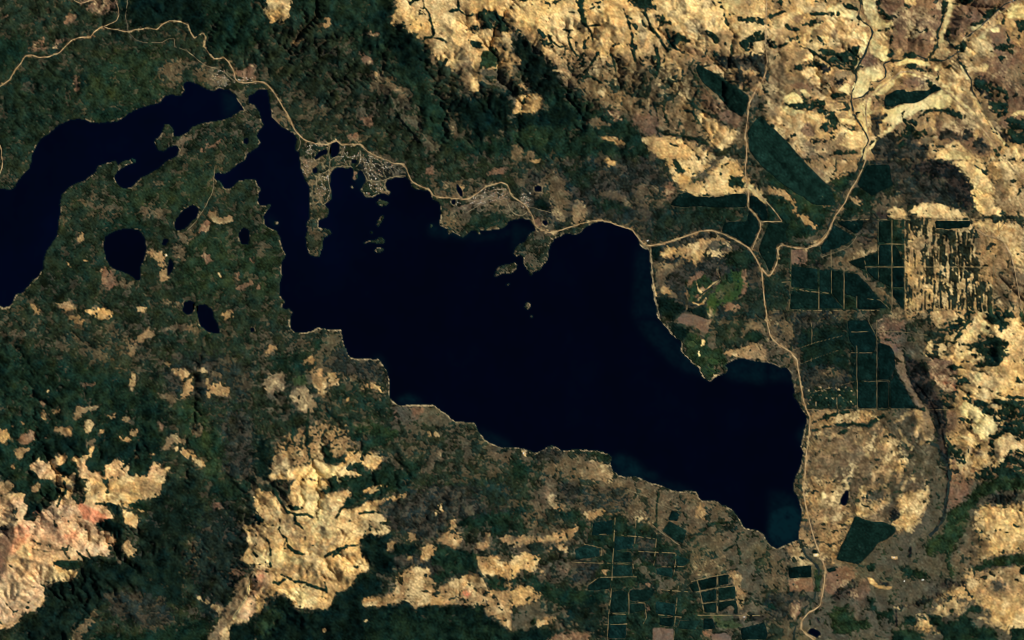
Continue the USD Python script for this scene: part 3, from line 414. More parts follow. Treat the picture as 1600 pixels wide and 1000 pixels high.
for t, k in (("780 110 840 120 862 150 845 230 815 225 800 190", 'V'), ("870 100 930 50 975 92 910 125 850 150", 'A'), ("1100 30 1160 20 1250 60 1240 85 1100 62 980 75", 'B'), ("1030 250 1060 250 1070 300 1040 290", 'A'), ("1070 300 1110 300 1180 320 1205 360 1210 400 1195 460 1150 490 1110 490 1150 440 1140 370 1090 330", 'A'), ("980 450 1060 460 1110 490 1080 530 1020 500", 'B'), ("1320 400 1390 392 1450 440 1430 475 1340 472 1310 440", 'A'), ("1280 300 1300 350 1310 420 1330 500 1265 475 1300 450 1290 380", 'A'), ("1210 310 1260 290 1300 330 1250 330", 'A'), ("1310 320 1380 330 1390 360 1320 350", 'B'), ("830 330 850 370 850 420 820 450 815 400", 'A'), ("240 500 265 500 295 540 270 545", 'I'), ("255 560 280 570 300 625 265 630", 'A'), ("320 570 370 560 390 585 340 590", 'A'), ("455 600 460 570 490 530 540 545 630 530 625 555 540 575 510 615 470 630", 'V'), ("530 660 545 630 590 620 600 660 565 695 555 720 530 700", 'A'), ("320 670 380 670 430 675 460 700 440 725 360 705", 'A'), ("110 755 130 715 165 710 200 680 215 690 215 760 160 790 110 780", 'I'), ("80 840 130 795 190 800 160 840 130 870", 'A'), ("0 690 40 680 60 720 50 765 0 770", 'A'), ("670 595 720 570 735 600 690 625", 'A'), ("745 620 800 610 825 635 800 650", 'A'), ("720 660 740 720 760 740 830 735 835 755 770 760 740 740", 'A'), ("800 690 870 680 870 710 830 735", 'A'), ("1015 830 1040 740 1110 710 1120 740 1175 760 1140 785 1090 765 1050 800 1020 840", 'V'), ("1085 800 1140 800 1220 825 1230 870 1275 880 1280 930 1240 900 1200 880 1150 850", 'A'), ("985 620 1010 640 1030 710 990 690", 'I'), ("1180 650 1260 640 1275 720 1220 740", 'B'), ("180 930 240 865 270 880 300 910 340 860 420 840 410 880 340 940 380 970 390 1000 250 1000 220 950", 'T'), ("440 860 520 850 550 830 580 780 592 800 580 850 530 890 545 925 580 960 600 940 640 1000 490 1000 500 920 480 880", 'T'), ("540 740 600 740 590 790 545 790", 'B'), ("650 910 700 900 715 870 750 880 800 890 812 940 780 1000 650 1000 660 960", 'T'), ("915 980 960 890 1000 900 1005 940 1070 910 1040 960 1000 1000 910 1000", 'T'), ("815 1000 860 960 880 975 870 1000", 'T'), ("430 985 465 945 480 970 470 1000 430 1000", 'T'), ("70 900 90 910 90 980", 'A'), ("630 680 650 690 640 715 620 705", 'A'), ("440 0 540 0 520 25 480 15", 'A'), ("930 840 965 830 940 870", 'A'), ("830 840 870 840 870 870 840 865", 'A'), ("270 730 305 720 310 750 280 755", 'I'), ("140 640 160 630 155 670", 'A'), ("60 650 90 650 90 670", 'A'), ("510 400 600 390 560 420 515 415", 'I'), ("290 430 305 440 300 480", 'A')): c(k, P(0, 2, t), 1.1, 1.0)
# western massif
c('T', P(0, 3, "0 120 60 90 150 65 155 140 178 160 150 250 185 260 230 240 260 190 330 180 300 120 350 140 380 60 330 -20 460 -20 470 50 440 80 480 150 520 140 530 70 560 -20 1035 -20 1020 50 990 130 930 115 885 130 940 210 860 195 790 160 720 160 640 150 690 190 700 240 600 270 620 310 690 330 735 390 680 420 680 470 560 480 540 500 430 512 330 520 380 550 480 570 502 605 440 640 350 640 280 660 285 700 290 770 210 830 130 835 130 890 60 930 0 940"), 1.6, .9)
c('T', P(0, 3, "770 190 810 195 880 240 850 305 780 280"), 1); c('T', P(0, 3, "750 420 790 380 870 440 850 485 800 480"), 1); c('A', P(0, 3, "720 285 760 300 740 360"), 1); c('A', P(0, 3, "730 510 760 500 760 525 735 525"), .8)
c('H', P(0, 3, "50 480 100 400 170 380 180 460 160 540 100 560 50 620 60 680 0 800 0 640 50 560"), 3); c('H', P(0, 3, "120 140 175 155 150 250 120 270"), 1.5); c('H', P(0, 3, "560 60 900 80 900 120 640 130 560 140"), 3); c('H', P(0, 3, "100 580 200 600 280 650 280 760 200 820 60 780 20 900 0 900 0 700"), 4, .9, .7); c('H', P(0, 3, "520 350 660 380 670 460 560 470"), 3)
c('R', P(0, 3, "490 140 520 140 560 180 640 220 690 235 670 260 600 270 560 260 520 230 495 200"), 3, .6, .9); c('R', P(0, 3, "380 360 450 320 500 330 470 380 400 400"), 4, .7, .5); c('R', P(0, 3, "90 290 130 270 200 300 170 360 100 420 60 480 70 400 100 340"), 4, .7, .5)
c('I', P(0, 3, "0 350 90 300 100 360 60 470 40 560 10 640 0 640"), 3, .7); c('V', P(0, 3, "440 290 500 260 540 290 500 330 450 320"), 3, .7)  # grey-brown shade on two slopes, painted into the ground colour
c('K', P(0, 3, "80 170 120 150 110 250 70 270"), 2, 1.2, .6); c('K', P(0, 3, "0 270 50 280 50 320 0 330"), 1.5)
for t in ("400 0 410 70 380 110 360 170", "560 40 530 90 520 140", "480 130 450 100", "260 420 330 430 400 440 430 490", "200 430 260 440 310 450", "440 420 480 450 530 490", "600 150 700 150 750 200 760 260 690 300 620 290", "330 180 340 260 360 300", "200 370 240 400 320 410", "540 430 560 480", "650 250 720 270 770 310"): ln('F', P(0, 3, t), 2.4, 1.2)
c('F', P(0, 3, "80 0 330 0 380 60 350 130 300 110 230 130 160 70 60 80 90 40"), 2, 1.0); c('A', P(0, 3, "0 50 80 10 90 50 30 100 0 110"), 1.2); c('A', P(0, 3, "200 40 250 10 240 80 210 100"), 1); c('D', P(0, 3, "600 270 690 250 760 270 770 320 740 380 690 320 620 300"), 1, 1.2); c('D', P(0, 3, "180 130 260 150 260 200 220 240 170 230"), 1.2, 1.2); c('D', P(0, 3, "640 140 720 150 770 200 740 230 690 180"), 1, 1.2); c('F', P(0, 3, "790 155 890 130 950 200 880 190 800 170"), 1); c('F', P(0, 3, "330 500 480 510 520 560 420 545 340 530"), 1.2, 1.2)
c('D', P(0, 3, "1040 0 1250 0 1250 250 1130 400 1180 560 1040 640 840 520 880 400 900 300 960 150 1030 60"), 5, .8, .7); c('F', P(0, 3, "1260 0 1600 0 1600 80 1450 120 1340 100"), 5, 1.1, .8); c('D', P(0, 3, "290 650 500 620 520 500 700 500 860 520 1150 560 1150 820 1000 760 760 660 640 800 420 1000 140 1000 130 900 290 780"), 4, .8, .85)
c('Q', P(0, 3, "640 720 820 680 1050 760 1080 880 1000 950 800 880 680 820"), 4, 1.2, .9); c('B', P(0, 3, "440 960 540 860 640 790 620 860 520 960 480 1000"), 2, 1.1); c('F', P(0, 3, "560 960 900 960 1300 860 1300 1000 560 1000"), 4)
c('J', P(0, 3, "1250 250 1330 130 1450 200 1560 330 1540 400 1510 480 1480 580 1440 720 1350 820 1250 700 1150 500"), 5, 1.2, .95); c('J', P(0, 3, "1200 700 1400 760 1380 860 1300 880"), 3, 1.2); c('B', P(0, 3, "1150 340 1200 360 1240 500 1230 580 1180 420"), 3, 1.4, .8); c('I', P(0, 3, "1330 150 1370 150 1400 190 1340 180"), 1.5)
c('T', P(0, 3, "1480 230 1520 270 1600 300 1600 520 1560 540 1500 500 1550 440 1545 330"), 1.5); c('V', P(0, 3, "1600 530 1590 590 1480 650 1450 760 1370 880 1300 970 1260 1000 1400 1000 1440 905 1560 885 1600 830"), 2); c('H', P(0, 3, "1600 560 1590 700 1520 780 1460 870 1380 960 1300 1000 1380 1000 1450 900 1560 880 1600 820"), 1.5, .6); c('A', P(0, 3, "1230 720 1330 780 1400 800 1380 870 1340 800 1240 750"), 1.2, 1.1); c('I', P(0, 3, "1500 560 1540 590 1470 620 1430 560"), 2)
c('D', P(0, 3, "1600 830 1550 905 1450 905 1400 1000 1600 1000"), 1.5)
# ---------------- south shore
c('O', P(1, 2, "0 0 230 80 540 110 600 240 770 250 830 400 860 520 1110 540 1250 650 1370 650 1450 760 1600 800 1600 1000 800 1000 560 800 200 750 0 800"), 8, 1, .8); c('F', P(1, 2, "80 220 360 200 400 280 320 310 200 360 160 330 80 300"), 5, .9, .8); c('F', P(1, 2, "450 450 600 360 700 430 850 540 880 600 760 640 640 600 500 560"), 8, .9, .6); c('Q', P(1, 2, "420 230 560 140 600 240 780 250 830 380 700 390 560 360 420 310"), 5, 1.1, .9); c('S', P(1, 2, "0 520 350 560 600 640 640 780 420 800 200 740 0 760"), 10, 1.1, .7)
for t, k in (("50 400 80 330 165 335 180 380 180 420 150 460 70 460", 'V'), ("335 310 400 305 450 400 430 490 390 450 355 400", 'A'), ("200 470 260 420 320 410 350 480 380 510 370 570 290 580 250 510", 'V'), ("650 410 740 395 800 430 810 450 760 450 740 420 670 430", 'A'), ("740 410 800 435 800 450 770 450", 'H'), ("440 340 530 340 520 400 460 450 460 380", 'A'), ("520 340 620 350 660 420 620 400 540 370", 'B'), ("380 130 500 90 520 140 470 200 450 240 400 230", 'L'), ("60 230 80 150 140 170 100 200 75 245", 'A'), ("290 250 350 225 360 260 310 280", 'A'), ("540 520 580 475 590 490 560 520", 'A'), ("870 545 990 545 1120 540 1200 600 1180 640 1000 700 920 640", 'L'), ("970 560 1060 545 990 640", 'I'), ("1060 690 1130 700 1140 740 1090 735", 'A'), ("1130 810 1170 810 1170 880 1140 880", 'B'), ("1400 840 1600 820 1600 900 1500 880", 'B'), ("600 660 760 650 900 700 860 760 700 720 620 700", 'M'), ("860 570 890 560 880 640", 'I')): c(k, P(1, 2, t), 1.8, 1.0)
c('G', P(1, 2, "225 370 270 345 315 350 325 390 280 415 235 410"), 2, .8, .8); c('L', P(1, 2, "315 350 350 320 360 370 330 400"), 2)
c('F', P(1, 2, "360 130 420 110 400 180 360 190"), 2)
# central massif
c('A', P(1, 2, "200 740 400 660 600 690 600 830 420 900 250 1000 80 1000 100 880"), 6, 1.1, .8); c('T', P(1, 2, "230 940 310 910 335 910 400 835 420 900 500 910 560 880 590 830 650 815 700 830 780 850 795 890 740 950 700 920 640 905 560 915 600 940 660 940 670 1000 80 1000 80 950"), 1.6, 1); c('H', P(1, 2, "240 940 320 910 380 920 400 830 420 900 500 930 560 950 560 1000 300 1000"), 3, .9, .8); c('V', P(1, 2, "90 900 200 830 240 900 180 950 80 960"), 3)
c('F', P(1, 2, "320 780 330 910 345 910 340 790"), 1, 1); c('F', P(1, 2, "400 780 460 800 480 860 560 880 560 890 480 900 430 900 420 830"), 1.2, 1.2); c('F', P(1, 2, "600 700 680 720 660 760 600 750"), 1.5, 1.1); c('F', P(1, 2, "690 750 760 730 820 730 810 800 760 790 700 820 690 860 650 840"), 1.5, 1.1); c('F', P(1, 2, "560 915 640 900 700 945 740 960 790 910 830 900 900 940 1000 950 1000 1000 700 1000 670 960"), 2, 1.1); c('F', P(1, 2, "900 870 1000 890 1040 860 1020 940 960 960"), 2, 1.3); c('D', P(1, 2, "0 700 80 760 80 1000 0 1000"), 4, 1)
for t in ("210 500 220 560 230 640 230 740", "330 560 320 660 320 780", "380 500 400 560 460 600 590 620 600 740"): ln('F', P(1, 2, t), 3.5, 1.3)
c('T', P(1, 3, "0 60 100 80 140 130 180 190 240 0 440 0 480 60 390 100 600 60 610 90 540 160 580 180 640 180 660 150 830 110 950 80 945 115 770 150 760 200 830 260 840 330 790 350 700 345 655 390 660 460 720 510 700 570 630 590 630 650 550 690 490 720 480 800 430 820 340 800 250 800 180 710 60 720 40 830 0 830"), 1.6, .9)
c('H', P(1, 3, "240 0 440 0 400 100 560 100 520 180 620 200 600 300 640 370 480 420 440 300 380 200 280 160 250 100"), 5, .9, .8); c('H', P(1, 3, "90 100 130 130 180 190 130 260 90 200"), 3); c('H', P(1, 3, "0 450 100 440 180 460 300 500 350 540 200 530 90 550 0 580"), 3); c('H', P(1, 3, "210 720 300 640 360 690 380 790 260 790"), 3); c('H', P(1, 3, "440 560 500 540 610 560 620 640 500 660"), 4, .9, .7)
c('V', P(1, 3, "410 210 445 200 470 330 400 380"), 3, .7); c('V', P(1, 3, "180 220 240 260 320 440 260 440 200 380"), 5, .9, .7); c('V', P(1, 3, "140 530 260 530 350 570 300 620 180 580"), 4, .9, .7); c('V', P(1, 3, "0 260 60 260 100 400 0 430"), 5, .9, .7); c('R', P(1, 3, "0 590 40 600 30 650 0 670"), 4); c('L', P(1, 3, "640 260 780 240 830 270 835 330 790 345 700 340 650 310"), 3, .8, .6)
c('D', P(1, 3, "0 190 50 240 40 290 0 270"), 1.5)
c('F', P(1, 3, "440 -20 910 -20 900 55 830 75 720 115 650 155 580 175 540 155 600 100 610 40 550 60 480 70 390 100 420 60 480 30"), 1.3, 1.1); c('T', P(1, 3, "660 70 720 40 830 40 760 70 650 95"), 1, 1.2)
for t in ("70 0 100 40 135 100 160 150 190 190 240 215 320 215 370 240", "150 250 145 310 160 340 190 365 200 410 240 450 300 465", "190 160 230 180 290 175", "240 215 250 270 290 300", "640 405 560 415 500 440 430 480", "530 430 480 480", "60 360 80 390 90 440 92 550", "160 590 200 610 240 635 300 640 360 665 430 690", "-20 450 10 480", "180 620 140 650 110 640", "430 640 440 700", "580 150 530 180 500 240", "640 210 700 200 760 200"): ln('F', P(1, 3, t), 3.2, 1.0)
c('F', P(1, 3, "150 120 200 160 290 170 280 190 200 180"), 1, 1); c('F', P(1, 3, "350 660 400 665 435 685 400 690"), .8)
c('Q', P(1, 3, "760 150 900 130 1000 60 1200 40 1600 0 1600 320 1440 320 1290 300 1240 240 1190 260 1130 370 1000 380 900 320 840 300 830 240"), 4, 1.1, 1); c('F', P(1, 3, "1250 250 1600 180 1600 320 1500 370 1440 310 1280 310"), 3, 1.1); c('F', P(1, 3, "1360 0 1600 0 1600 180 1400 180"), 6, 1, .6)
c('D', P(1, 3, "660 360 700 345 790 352 840 330 880 400 1000 400 1020 450 960 500 880 520 860 580 760 590 720 520 660 460"), 2, 1); c('Q', P(1, 3, "860 480 1100 460 1260 430 1380 440 1400 560 1300 600 1100 620 990 530 880 570"), 2, 1.2); c('F', P(1, 3, "1100 400 1380 450 1400 560 1240 600 1110 680 1090 600 1200 560 1080 520"), 2, 1.3)
c('A', P(1, 3, "660 740 720 710 750 740 830 730 880 660 850 600 940 570 990 540 1080 560 1095 610 1115 640 1110 690 1160 670 1200 640 1300 600 1380 590 1440 640 1440 780 1500 830 1450 860 1430 800 1330 800 1200 780 1130 800 1010 790 1000 840 960 780 900 770 780 800 670 800"), 1.5, 1); c('A', P(1, 3, "1390 470 1510 480 1530 510 1600 510 1600 640 1500 590 1420 600 1390 560"), 1.5); c('A', P(1, 3, "1520 380 1600 310 1600 410"), 1.2); c('A', P(1, 3, "1440 320 1465 340 1460 410 1430 430 1370 440 1380 380 1430 410"), 1.2); c('A', P(1, 3, "1210 260 1250 235 1250 310 1290 345 1260 430 1200 410 1120 380 1180 350 1210 310"), 1.3); c('A', P(1, 3, "930 325 990 330 1000 390 930 380"), 1.2); c('A', P(1, 3, "1110 200 1170 140 1175 185 1130 220"), 1.2); c('L', P(1, 3, "1290 170 1360 160 1370 220 1300 210"), 1.5); c('A', P(1, 3, "1030 500 1030 440 1080 400 1135 425 1100 480 1060 510"), 1.2, 1.2); c('A', P(1, 3, "820 390 870 380 860 430 810 440"), 1, 1.2); c('A', P(1, 3, "940 480 980 475 970 500 945 500"), .8); c('A', P(1, 3, "1440 690 1600 640 1600 880 1530 890 1500 850 1450 850"), 1.5, 1.2); c('R', P(1, 3, "1285 690 1330 680 1350 710 1310 740"), 3); c('F', P(1, 3, "1440 620 1500 610 1560 620 1560 690 1500 700 1450 670"), 1.2, 1.1); c('V', P(1, 3, "1240 720 1300 720 1300 800 1260 800"), 3)
c('D', P(1, 3, "0 850 60 840 100 760 160 730 200 745 260 830 400 820 480 790 500 720 600 670 640 600 720 570 770 600 800 700 750 725 660 740 670 805 900 780 950 735 970 790 1010 850 1020 790 1200 790 1350 790 1430 820 1440 850 1500 880 1600 950 1600 1000 0 1000"), 1.8, .9); c('M', P(1, 3, "0 870 120 780 160 850 100 960 0 980"), 5, .8, .7); c('F', P(1, 3, "700 850 1100 820 1500 900 1600 980 1600 1000 700 1000"), 6, .9, .7); c('A', P(1, 3, "660 875 700 880 690 900"), .8); c('A', P(1, 3, "410 930 440 920 430 960"), .8); c('F', P(1, 3, "1370 780 1430 790 1430 830 1380 830"), 1); c('A', P(1, 3, "1530 890 1600 860 1600 950"), 1.2)
# ---------------- south middle
c('F', P(2, 3, "0 200 160 100 220 250 100 340 0 370"), 6, 1.1, .8); c('B', P(2, 3, "820 0 960 50 1150 80 1200 130 1300 150 1430 280 1250 270 1100 330 950 330 700 250 420 200 420 50 640 0"), 3, 1, .9); c('Q', P(2, 3, "420 60 700 40 760 160 640 230 440 190"), 4, .9, .7); c('Q', P(2, 3, "280 20 400 0 420 120 340 150"), 3); c('B', P(2, 3, "150 0 300 0 250 200 120 330 60 250 160 100"), 4, 1.2, .8); c('V', P(2, 3, "240 60 290 150 350 170 300 210 240 170 200 90"), 2, 1); c('A', P(2, 3, "250 170 335 180 295 212"), 1); c('A', P(2, 3, "430 210 600 190 555 235 490 258 450 240"), 2); c('V', P(2, 3, "730 240 860 230 820 275 750 260"), 2); c('T', P(2, 3, "560 0 640 0 620 15"), 1)
c('F', P(2, 3, "290 190 420 200 480 260 440 360 400 290 300 260"), 2, 1.2, .9); c('O', P(2, 3, "160 240 300 240 420 300 420 380 200 360"), 3, 1.2); c('F', P(2, 3, "480 260 640 230 720 190 720 250 900 330 1030 450 1130 490 1000 660 600 700 450 680 560 500 480 400"), 6, 1.1, .88); c('F', P(2, 3, "600 700 1100 700 1220 860 1160 1000 600 1000"), 6, .9, .8); c('Q', P(2, 3, "780 350 900 370 880 530 790 480 770 440"), 3, 1, .8); c('Q', P(2, 3, "900 460 1020 460 1010 540 890 536"), 3); c('Q', P(2, 3, "400 500 560 520 480 650 380 640"), 3); c('L', P(2, 3, "700 440 760 470 820 540 900 580 1040 650 1030 690 900 660 860 650 780 560 730 470"), 3, 1, .8)
for t, k in (("0 380 60 350 200 370 250 340 420 280 410 350 300 390 150 390 0 420", 'A'), ("0 485 80 455 190 490 160 530 140 570 60 560 0 630", 'T'), ("0 680 60 655 120 660 215 700 190 730 80 780 0 795", 'T'), ("280 400 360 415 345 455 300 440", 'A'), ("240 430 270 440 260 470 235 460", 'A'), ("280 540 360 520 370 560 320 640 270 590", 'B'), ("160 560 205 560 200 600 180 605", 'A'), ("320 740 440 740 430 770 340 770", 'A'), ("0 840 100 790 190 770 200 840 310 860 220 910 100 930 0 940", 'L'), ("160 880 300 855 230 905 150 930", 'A'), ("540 440 580 430 580 460 550 460", 'B'), ("560 560 600 560 600 600 570 590", 'A'), ("1145 222 1175 145 1190 150 1225 250 1180 240", 'A'), ("1165 290 1180 290 1180 335 1165 335", 'T'), ("1050 260 1200 250 1200 320 1120 330", 'B'), ("830 640 880 640 870 670 840 665", 'I'), ("830 780 870 800 850 830", 'I'), ("1350 590 1390 560 1440 610 1420 680 1470 690 1460 760 1430 830 1400 740 1400 660", 'A'), ("1420 840 1480 820 1470 860 1420 880", 'V')): c(k, P(2, 3, t), 1.5, 1.0)
c('F', P(2, 3, "0 640 120 600 300 680 460 680 600 700 560 780 300 800 200 740 100 640 0 670"), 3, 1); c('D', P(2, 3, "320 780 560 740 600 900 540 980 400 900 330 860"), 5, .9, .8); c('D', P(2, 3, "0 950 220 920 260 960 200 1000 0 1000"), 2); c('M', P(2, 3, "120 880 150 860 145 910 125 920"), 1); c('I', P(2, 3, "230 990 330 960 480 960 600 1000 600 1010 200 1010"), 2)
c('N', P(2, 3, "880 925 1010 930 1008 1010 868 1010"), .3, .15); c('N', P(2, 3, "1250 962 1330 955 1375 985 1370 1010 1240 1010"), .8, .4); c('G', P(2, 3, "1252 845 1382 840 1385 890 1450 905 1400 930 1300 930 1275 900"), .8, .4, .7); c('L', P(2, 3, "1260 850 1380 845 1380 870 1280 880"), 2, .8, .6); c('I', P(2, 3, "1195 940 1240 930 1250 970 1200 985"), 1); c('B', P(2, 3, "1345 790 1390 785 1395 815 1350 820"), .6)
c('B', P(2, 3, "1140 480 1350 480 1360 580 1250 600 1150 600"), 4, 1, .7); c('B', P(2, 3, "1260 300 1420 290 1440 460 1250 440"), 6, 1, .6); c('O', P(2, 3, "1450 620 1600 580 1600 850 1470 800"), 8, 1.2, .6); c('Q', P(2, 3, "1480 840 1600 840 1600 900 1500 900"), 3)
for t in ("1100 390 1180 330 1250 270 1330 270 1380 260", "1420 330 1400 390 1420 450 1430 520", "900 300 905 150 920 80", "1400 400 1330 440"): ln('F', P(2, 3, t), 2.6, 1.0)
# headland lawn by the water, beaches' back land
c('B', P(2, 2, "280 880 360 830 440 870 480 900 600 880 640 960 600 1000 180 1000 200 900"), 4, 1, .9); c('V', P(2, 2, "460 900 520 880 590 900 630 960 640 1000 480 1000"), 2, .9); c('Q', P(2, 2, "140 840 210 800 280 800 330 840 280 900 240 870 160 900"), 3); c('F', P(2, 2, "380 815 490 820 620 850 600 890 560 880 520 850 440 840"), 1, .8, .8); c('H', P(2, 2, "60 815 85 820 92 858 70 845"), .5, .4); c('F', P(2, 2, "0 850 80 870 140 960 60 1000 0 1000"), 4)
# ---------------- delta plain
c('Q', P(2, 1, "870 530 940 525 1100 470 1180 445 1310 450 1480 550 1540 640 1580 900 1600 1000 1280 1000 1300 900 900 1000 890 640"), 3, .8, 1); c('D', P(2, 1, "870 540 940 535 930 600 890 640 872 600"), 1.5); c('F', P(2, 1, "1340 560 1480 560 1540 640 1460 680 1380 680 1300 620"), 3, .8, .9); c('F', P(2, 1, "1380 890 1480 800 1560 760 1590 1000 1420 1000 1300 1000 1330 940"), 5, .8, .6)
c('F', P(2, 1, "960 290 1300 232 1480 300 1490 550 1330 450 1200 420 1100 460 870 525 850 450 900 330"), 6, 1, .6); c('A', P(2, 1, "930 580 980 545 1080 540 1180 500 1280 470 1390 540 1340 590 1300 610 1250 590 1200 610 1150 660 1110 630 1060 600 940 610"), 1.5, 1.5); c('T', P(2, 1, "1120 560 1240 580 1340 570 1330 595 1200 600 1150 650 1130 610"), 1.2, 1.3); c('T', P(2, 1, "930 585 1000 555 1050 580 1000 600 945 610"), 1, 1.3); c('L', P(2, 1, "1250 500 1390 540 1350 570 1220 560"), 2); c('B', P(2, 1, "890 650 1070 630 1070 665 980 700 960 760 1040 860 940 860 900 780"), 2.5, 1.2); c('V', P(2, 1, "900 660 960 640 1060 650 1000 680 930 680"), 1.5, 1.1); c('H', P(2, 1, "870 780 890 775 910 850 895 860"), .6); c('A', P(2, 1, "930 790 1000 810 990 850 940 850"), 1, 1.2); c('D', P(2, 1, "910 870 990 860 1080 920 1080 950 1030 970 1010 1000 920 960"), 2)
c('M', P(2, 1, "1090 760 1200 720 1280 760 1240 830 1180 900 1100 880"), 2, .9); c('G', P(2, 1, "1250 840 1310 760 1380 690 1460 690 1470 780 1440 850 1380 890 1290 905 1270 980 1210 960 1220 880"), 2, .9); c('M', P(2, 1, "1310 740 1360 700 1400 790 1350 860 1310 840"), 2, 1, .6); c('L', P(2, 1, "1270 840 1330 800 1330 860 1290 880"), 2, .9, .8); c('I', P(2, 1, "1085 850 1110 740 1160 710 1205 698 1160 750 1120 780 1095 860"), 1.2); c('I', P(2, 1, "1440 690 1468 690 1465 790 1470 830 1380 890 1440 830 1450 770"), 1); c('I', P(2, 1, "1190 780 1210 800 1200 830 1170 810"), 1); c('I', P(2, 1, "1150 835 1170 835 1175 860 1155 870"), .8); c('D', P(2, 1, "1090 920 1200 920 1230 980 1180 990 1090 960"), 2); c('I', P(2, 1, "1325 930 1350 895 1420 910 1425 945 1340 950"), 1.2, 1.2); c('V', P(2, 1, "1350 925 1420 930 1410 945"), .8); c('V', P(2, 1, "1250 900 1260 960 1240 1000 1230 960"), 1.2)
ln('V', P(2, 1, "1290 640 1282 700 1302 748 1280 770 1230 795 1200 835 1160 880"), 2.2, .8, .95); ln('V', P(2, 1, "1150 760 1160 810 1190 840"), 1.2, .6, .8); ln('A', P(2, 1, "1215 855 1200 890 1170 905 1130 890"), 1.6, .8); ln('V', P(2, 1, "1130 780 1095 820 1090 890"), 1.2, .6, .8)
c('N', P(2, 1, "1040 985 1060 960 1130 965 1230 1000") + P(2, 2, "1245 0 1235 60 1195 85 1140 40 1040 20"), 1, .5); c('I', P(2, 2, "1060 0 1240 0 1235 70 1195 85 1150 40"), 3, 1, .5)
c('D', P(2, 2, "985 20 1040 45 1110 50 1115 100 1080 120 1060 125 1020 100 995 60"), 1.2); c('M', P(2, 2, "1100 80 1150 90 1200 125 1215 90 1255 85 1310 150 1320 200 1340 240 1340 290 1240 370 1195 320 1110 240 1080 150"), 1.5); c('G', P(2, 2, "1180 270 1290 320 1260 345 1220 310"), 1, 1); c('G', P(2, 2, "1220 230 1300 250 1310 280 1250 280"), 1); c('L', P(2, 2, "1225 110 1260 95 1310 155 1290 195 1220 170"), 1, .7); c('G', P(2, 2, "1110 100 1160 120 1150 170 1100 180"), 1.5, 1, .7); c('W', P(2, 2, "1190 120 1210 130 1200 165 1180 165"), .5, .6); c('W', P(2, 2, "1158 195 1175 190 1180 230 1165 230"), .5, .6); c('H', P(2, 2, "1260 340 1305 345 1260 362"), .5); c('B', P(2, 2, "1240 290 1320 280 1300 320"), 1)
c('A', P(2, 2, "1320 195 1430 180 1500 140 1560 150 1600 200 1600 255 1500 240 1400 232 1330 215"), 1.2, 1); c('B', P(2, 2, "1415 140 1440 70 1500 10 1560 20 1600 80 1600 120 1540 70 1460 70 1440 140"), 1.5); c('F', P(2, 2, "1445 130 1470 75 1550 75 1590 120 1540 140 1480 135"), 1.5, .7); c('S', P(2, 2, "1250 60 1430 0 1440 50 1400 140 1340 180 1300 130"), 2, .7); c('V', P(2, 2, "1480 60 1500 30 1550 40 1540 70"), 1, 1)
# ---------------- north-east uplands
c('A', P(3, 0, "0 0 1600 0 1600 1000 0 1000"), 4, .5)
c('T', P(3, 0, "0 60 100 0 450 0 560 80 650 180 600 320 560 440 330 500 100 470 80 300 0 320"), 6, 1.2, .9); c('T', P(3, 0, "40 640 200 560 380 640 500 640 600 850 560 960 350 900 200 960 100 800"), 6, 1.2); c('T', P(3, 0, "640 180 820 170 810 310 720 370 640 310"), 3, 1.1); c('T', P(3, 0, "1240 330 1300 200 1400 240 1420 340 1290 440"), 4, 1.1); c('T', P(3, 0, "1370 110 1600 0 1600 120 1450 200 1280 190"), 4, 1.3); c('A', P(3, 0, "800 30 900 40 960 220 870 220"), 6, 1.2)
for t in ("690 -10 1105 -10 1085 100 1050 200 1045 300 980 345 850 325 770 350 740 260 770 170 700 60", "1150 80 1600 -20 1500 80 1300 180 1160 260 1130 250", "1400 330 1600 150 1600 900 1470 820 1340 570 1290 450 1330 380", "580 390 640 335 720 390 690 425 590 450", "1000 720 1220 720 1350 850 1450 1000 1250 960 1050 880"): c('I', P(3, 0, t), 4, 1.1, .92)
c('V', P(3, 0, "0 330 80 300 100 480 250 500 330 560 200 600 100 640 50 720 0 750"), 4, 1); c('V', P(3, 0, "200 960 350 900 480 860 620 900 560 1000 250 1000"), 3, 1.2, .8); c('L', P(3, 0, "1450 420 1560 400 1600 560 1520 540"), 5, .8, .8)
c('H', P(3, 0, "350 80 470 40 555 80 640 170 590 150 460 110"), 2, 1); c('H', P(3, 0, "90 640 130 580 210 640 230 700 120 690"), 2, 1); c('H', P(3, 0, "200 270 340 270 300 310 220 290"), 1.5); c('H', P(3, 0, "400 810 620 830 610 890 540 920 430 900"), 3, 1.1, .7); c('H', P(3, 0, "470 170 560 160 590 220 620 210 600 290 540 200"), 3, 1.1)
c('W', P(3, 0, "600 -10 650 -10 690 105 745 145 780 140 780 165 680 182 655 165 640 130 612 60"), 1, .8); c('H', P(3, 0, "1060 350 1020 362 1080 255 1130 50 1150 0 1170 40 1120 180 1128 300 1140 335 1110 345"), 1.2, .8); c('W', P(3, 0, "1125 50 1150 10 1165 40 1120 160 1085 180"), .8, .7); c('V', P(3, 0, "1085 260 1110 200 1125 300 1100 330"), 1.5)
c('W', P(3, 0, "565 450 620 430 690 430 720 470 690 500 645 510 635 560 590 600 535 605 548 530"), 1.2, .9); c('W', P(3, 0, "840 385 900 365 985 385 1010 400 980 412 880 395"), 1, .8); c('W', P(3, 0, "640 590 700 560 740 520 800 470 840 440 880 435 960 460 1040 500 1100 545 1165 600 1130 670 1040 690 950 690 870 730 790 790 740 850 715 840 770 780 780 755 690 770 740 720 800 680 870 655 960 630 1050 600 1090 565 1000 520 930 480 860 460 810 490 760 550 690 595"), 1.2, .8)
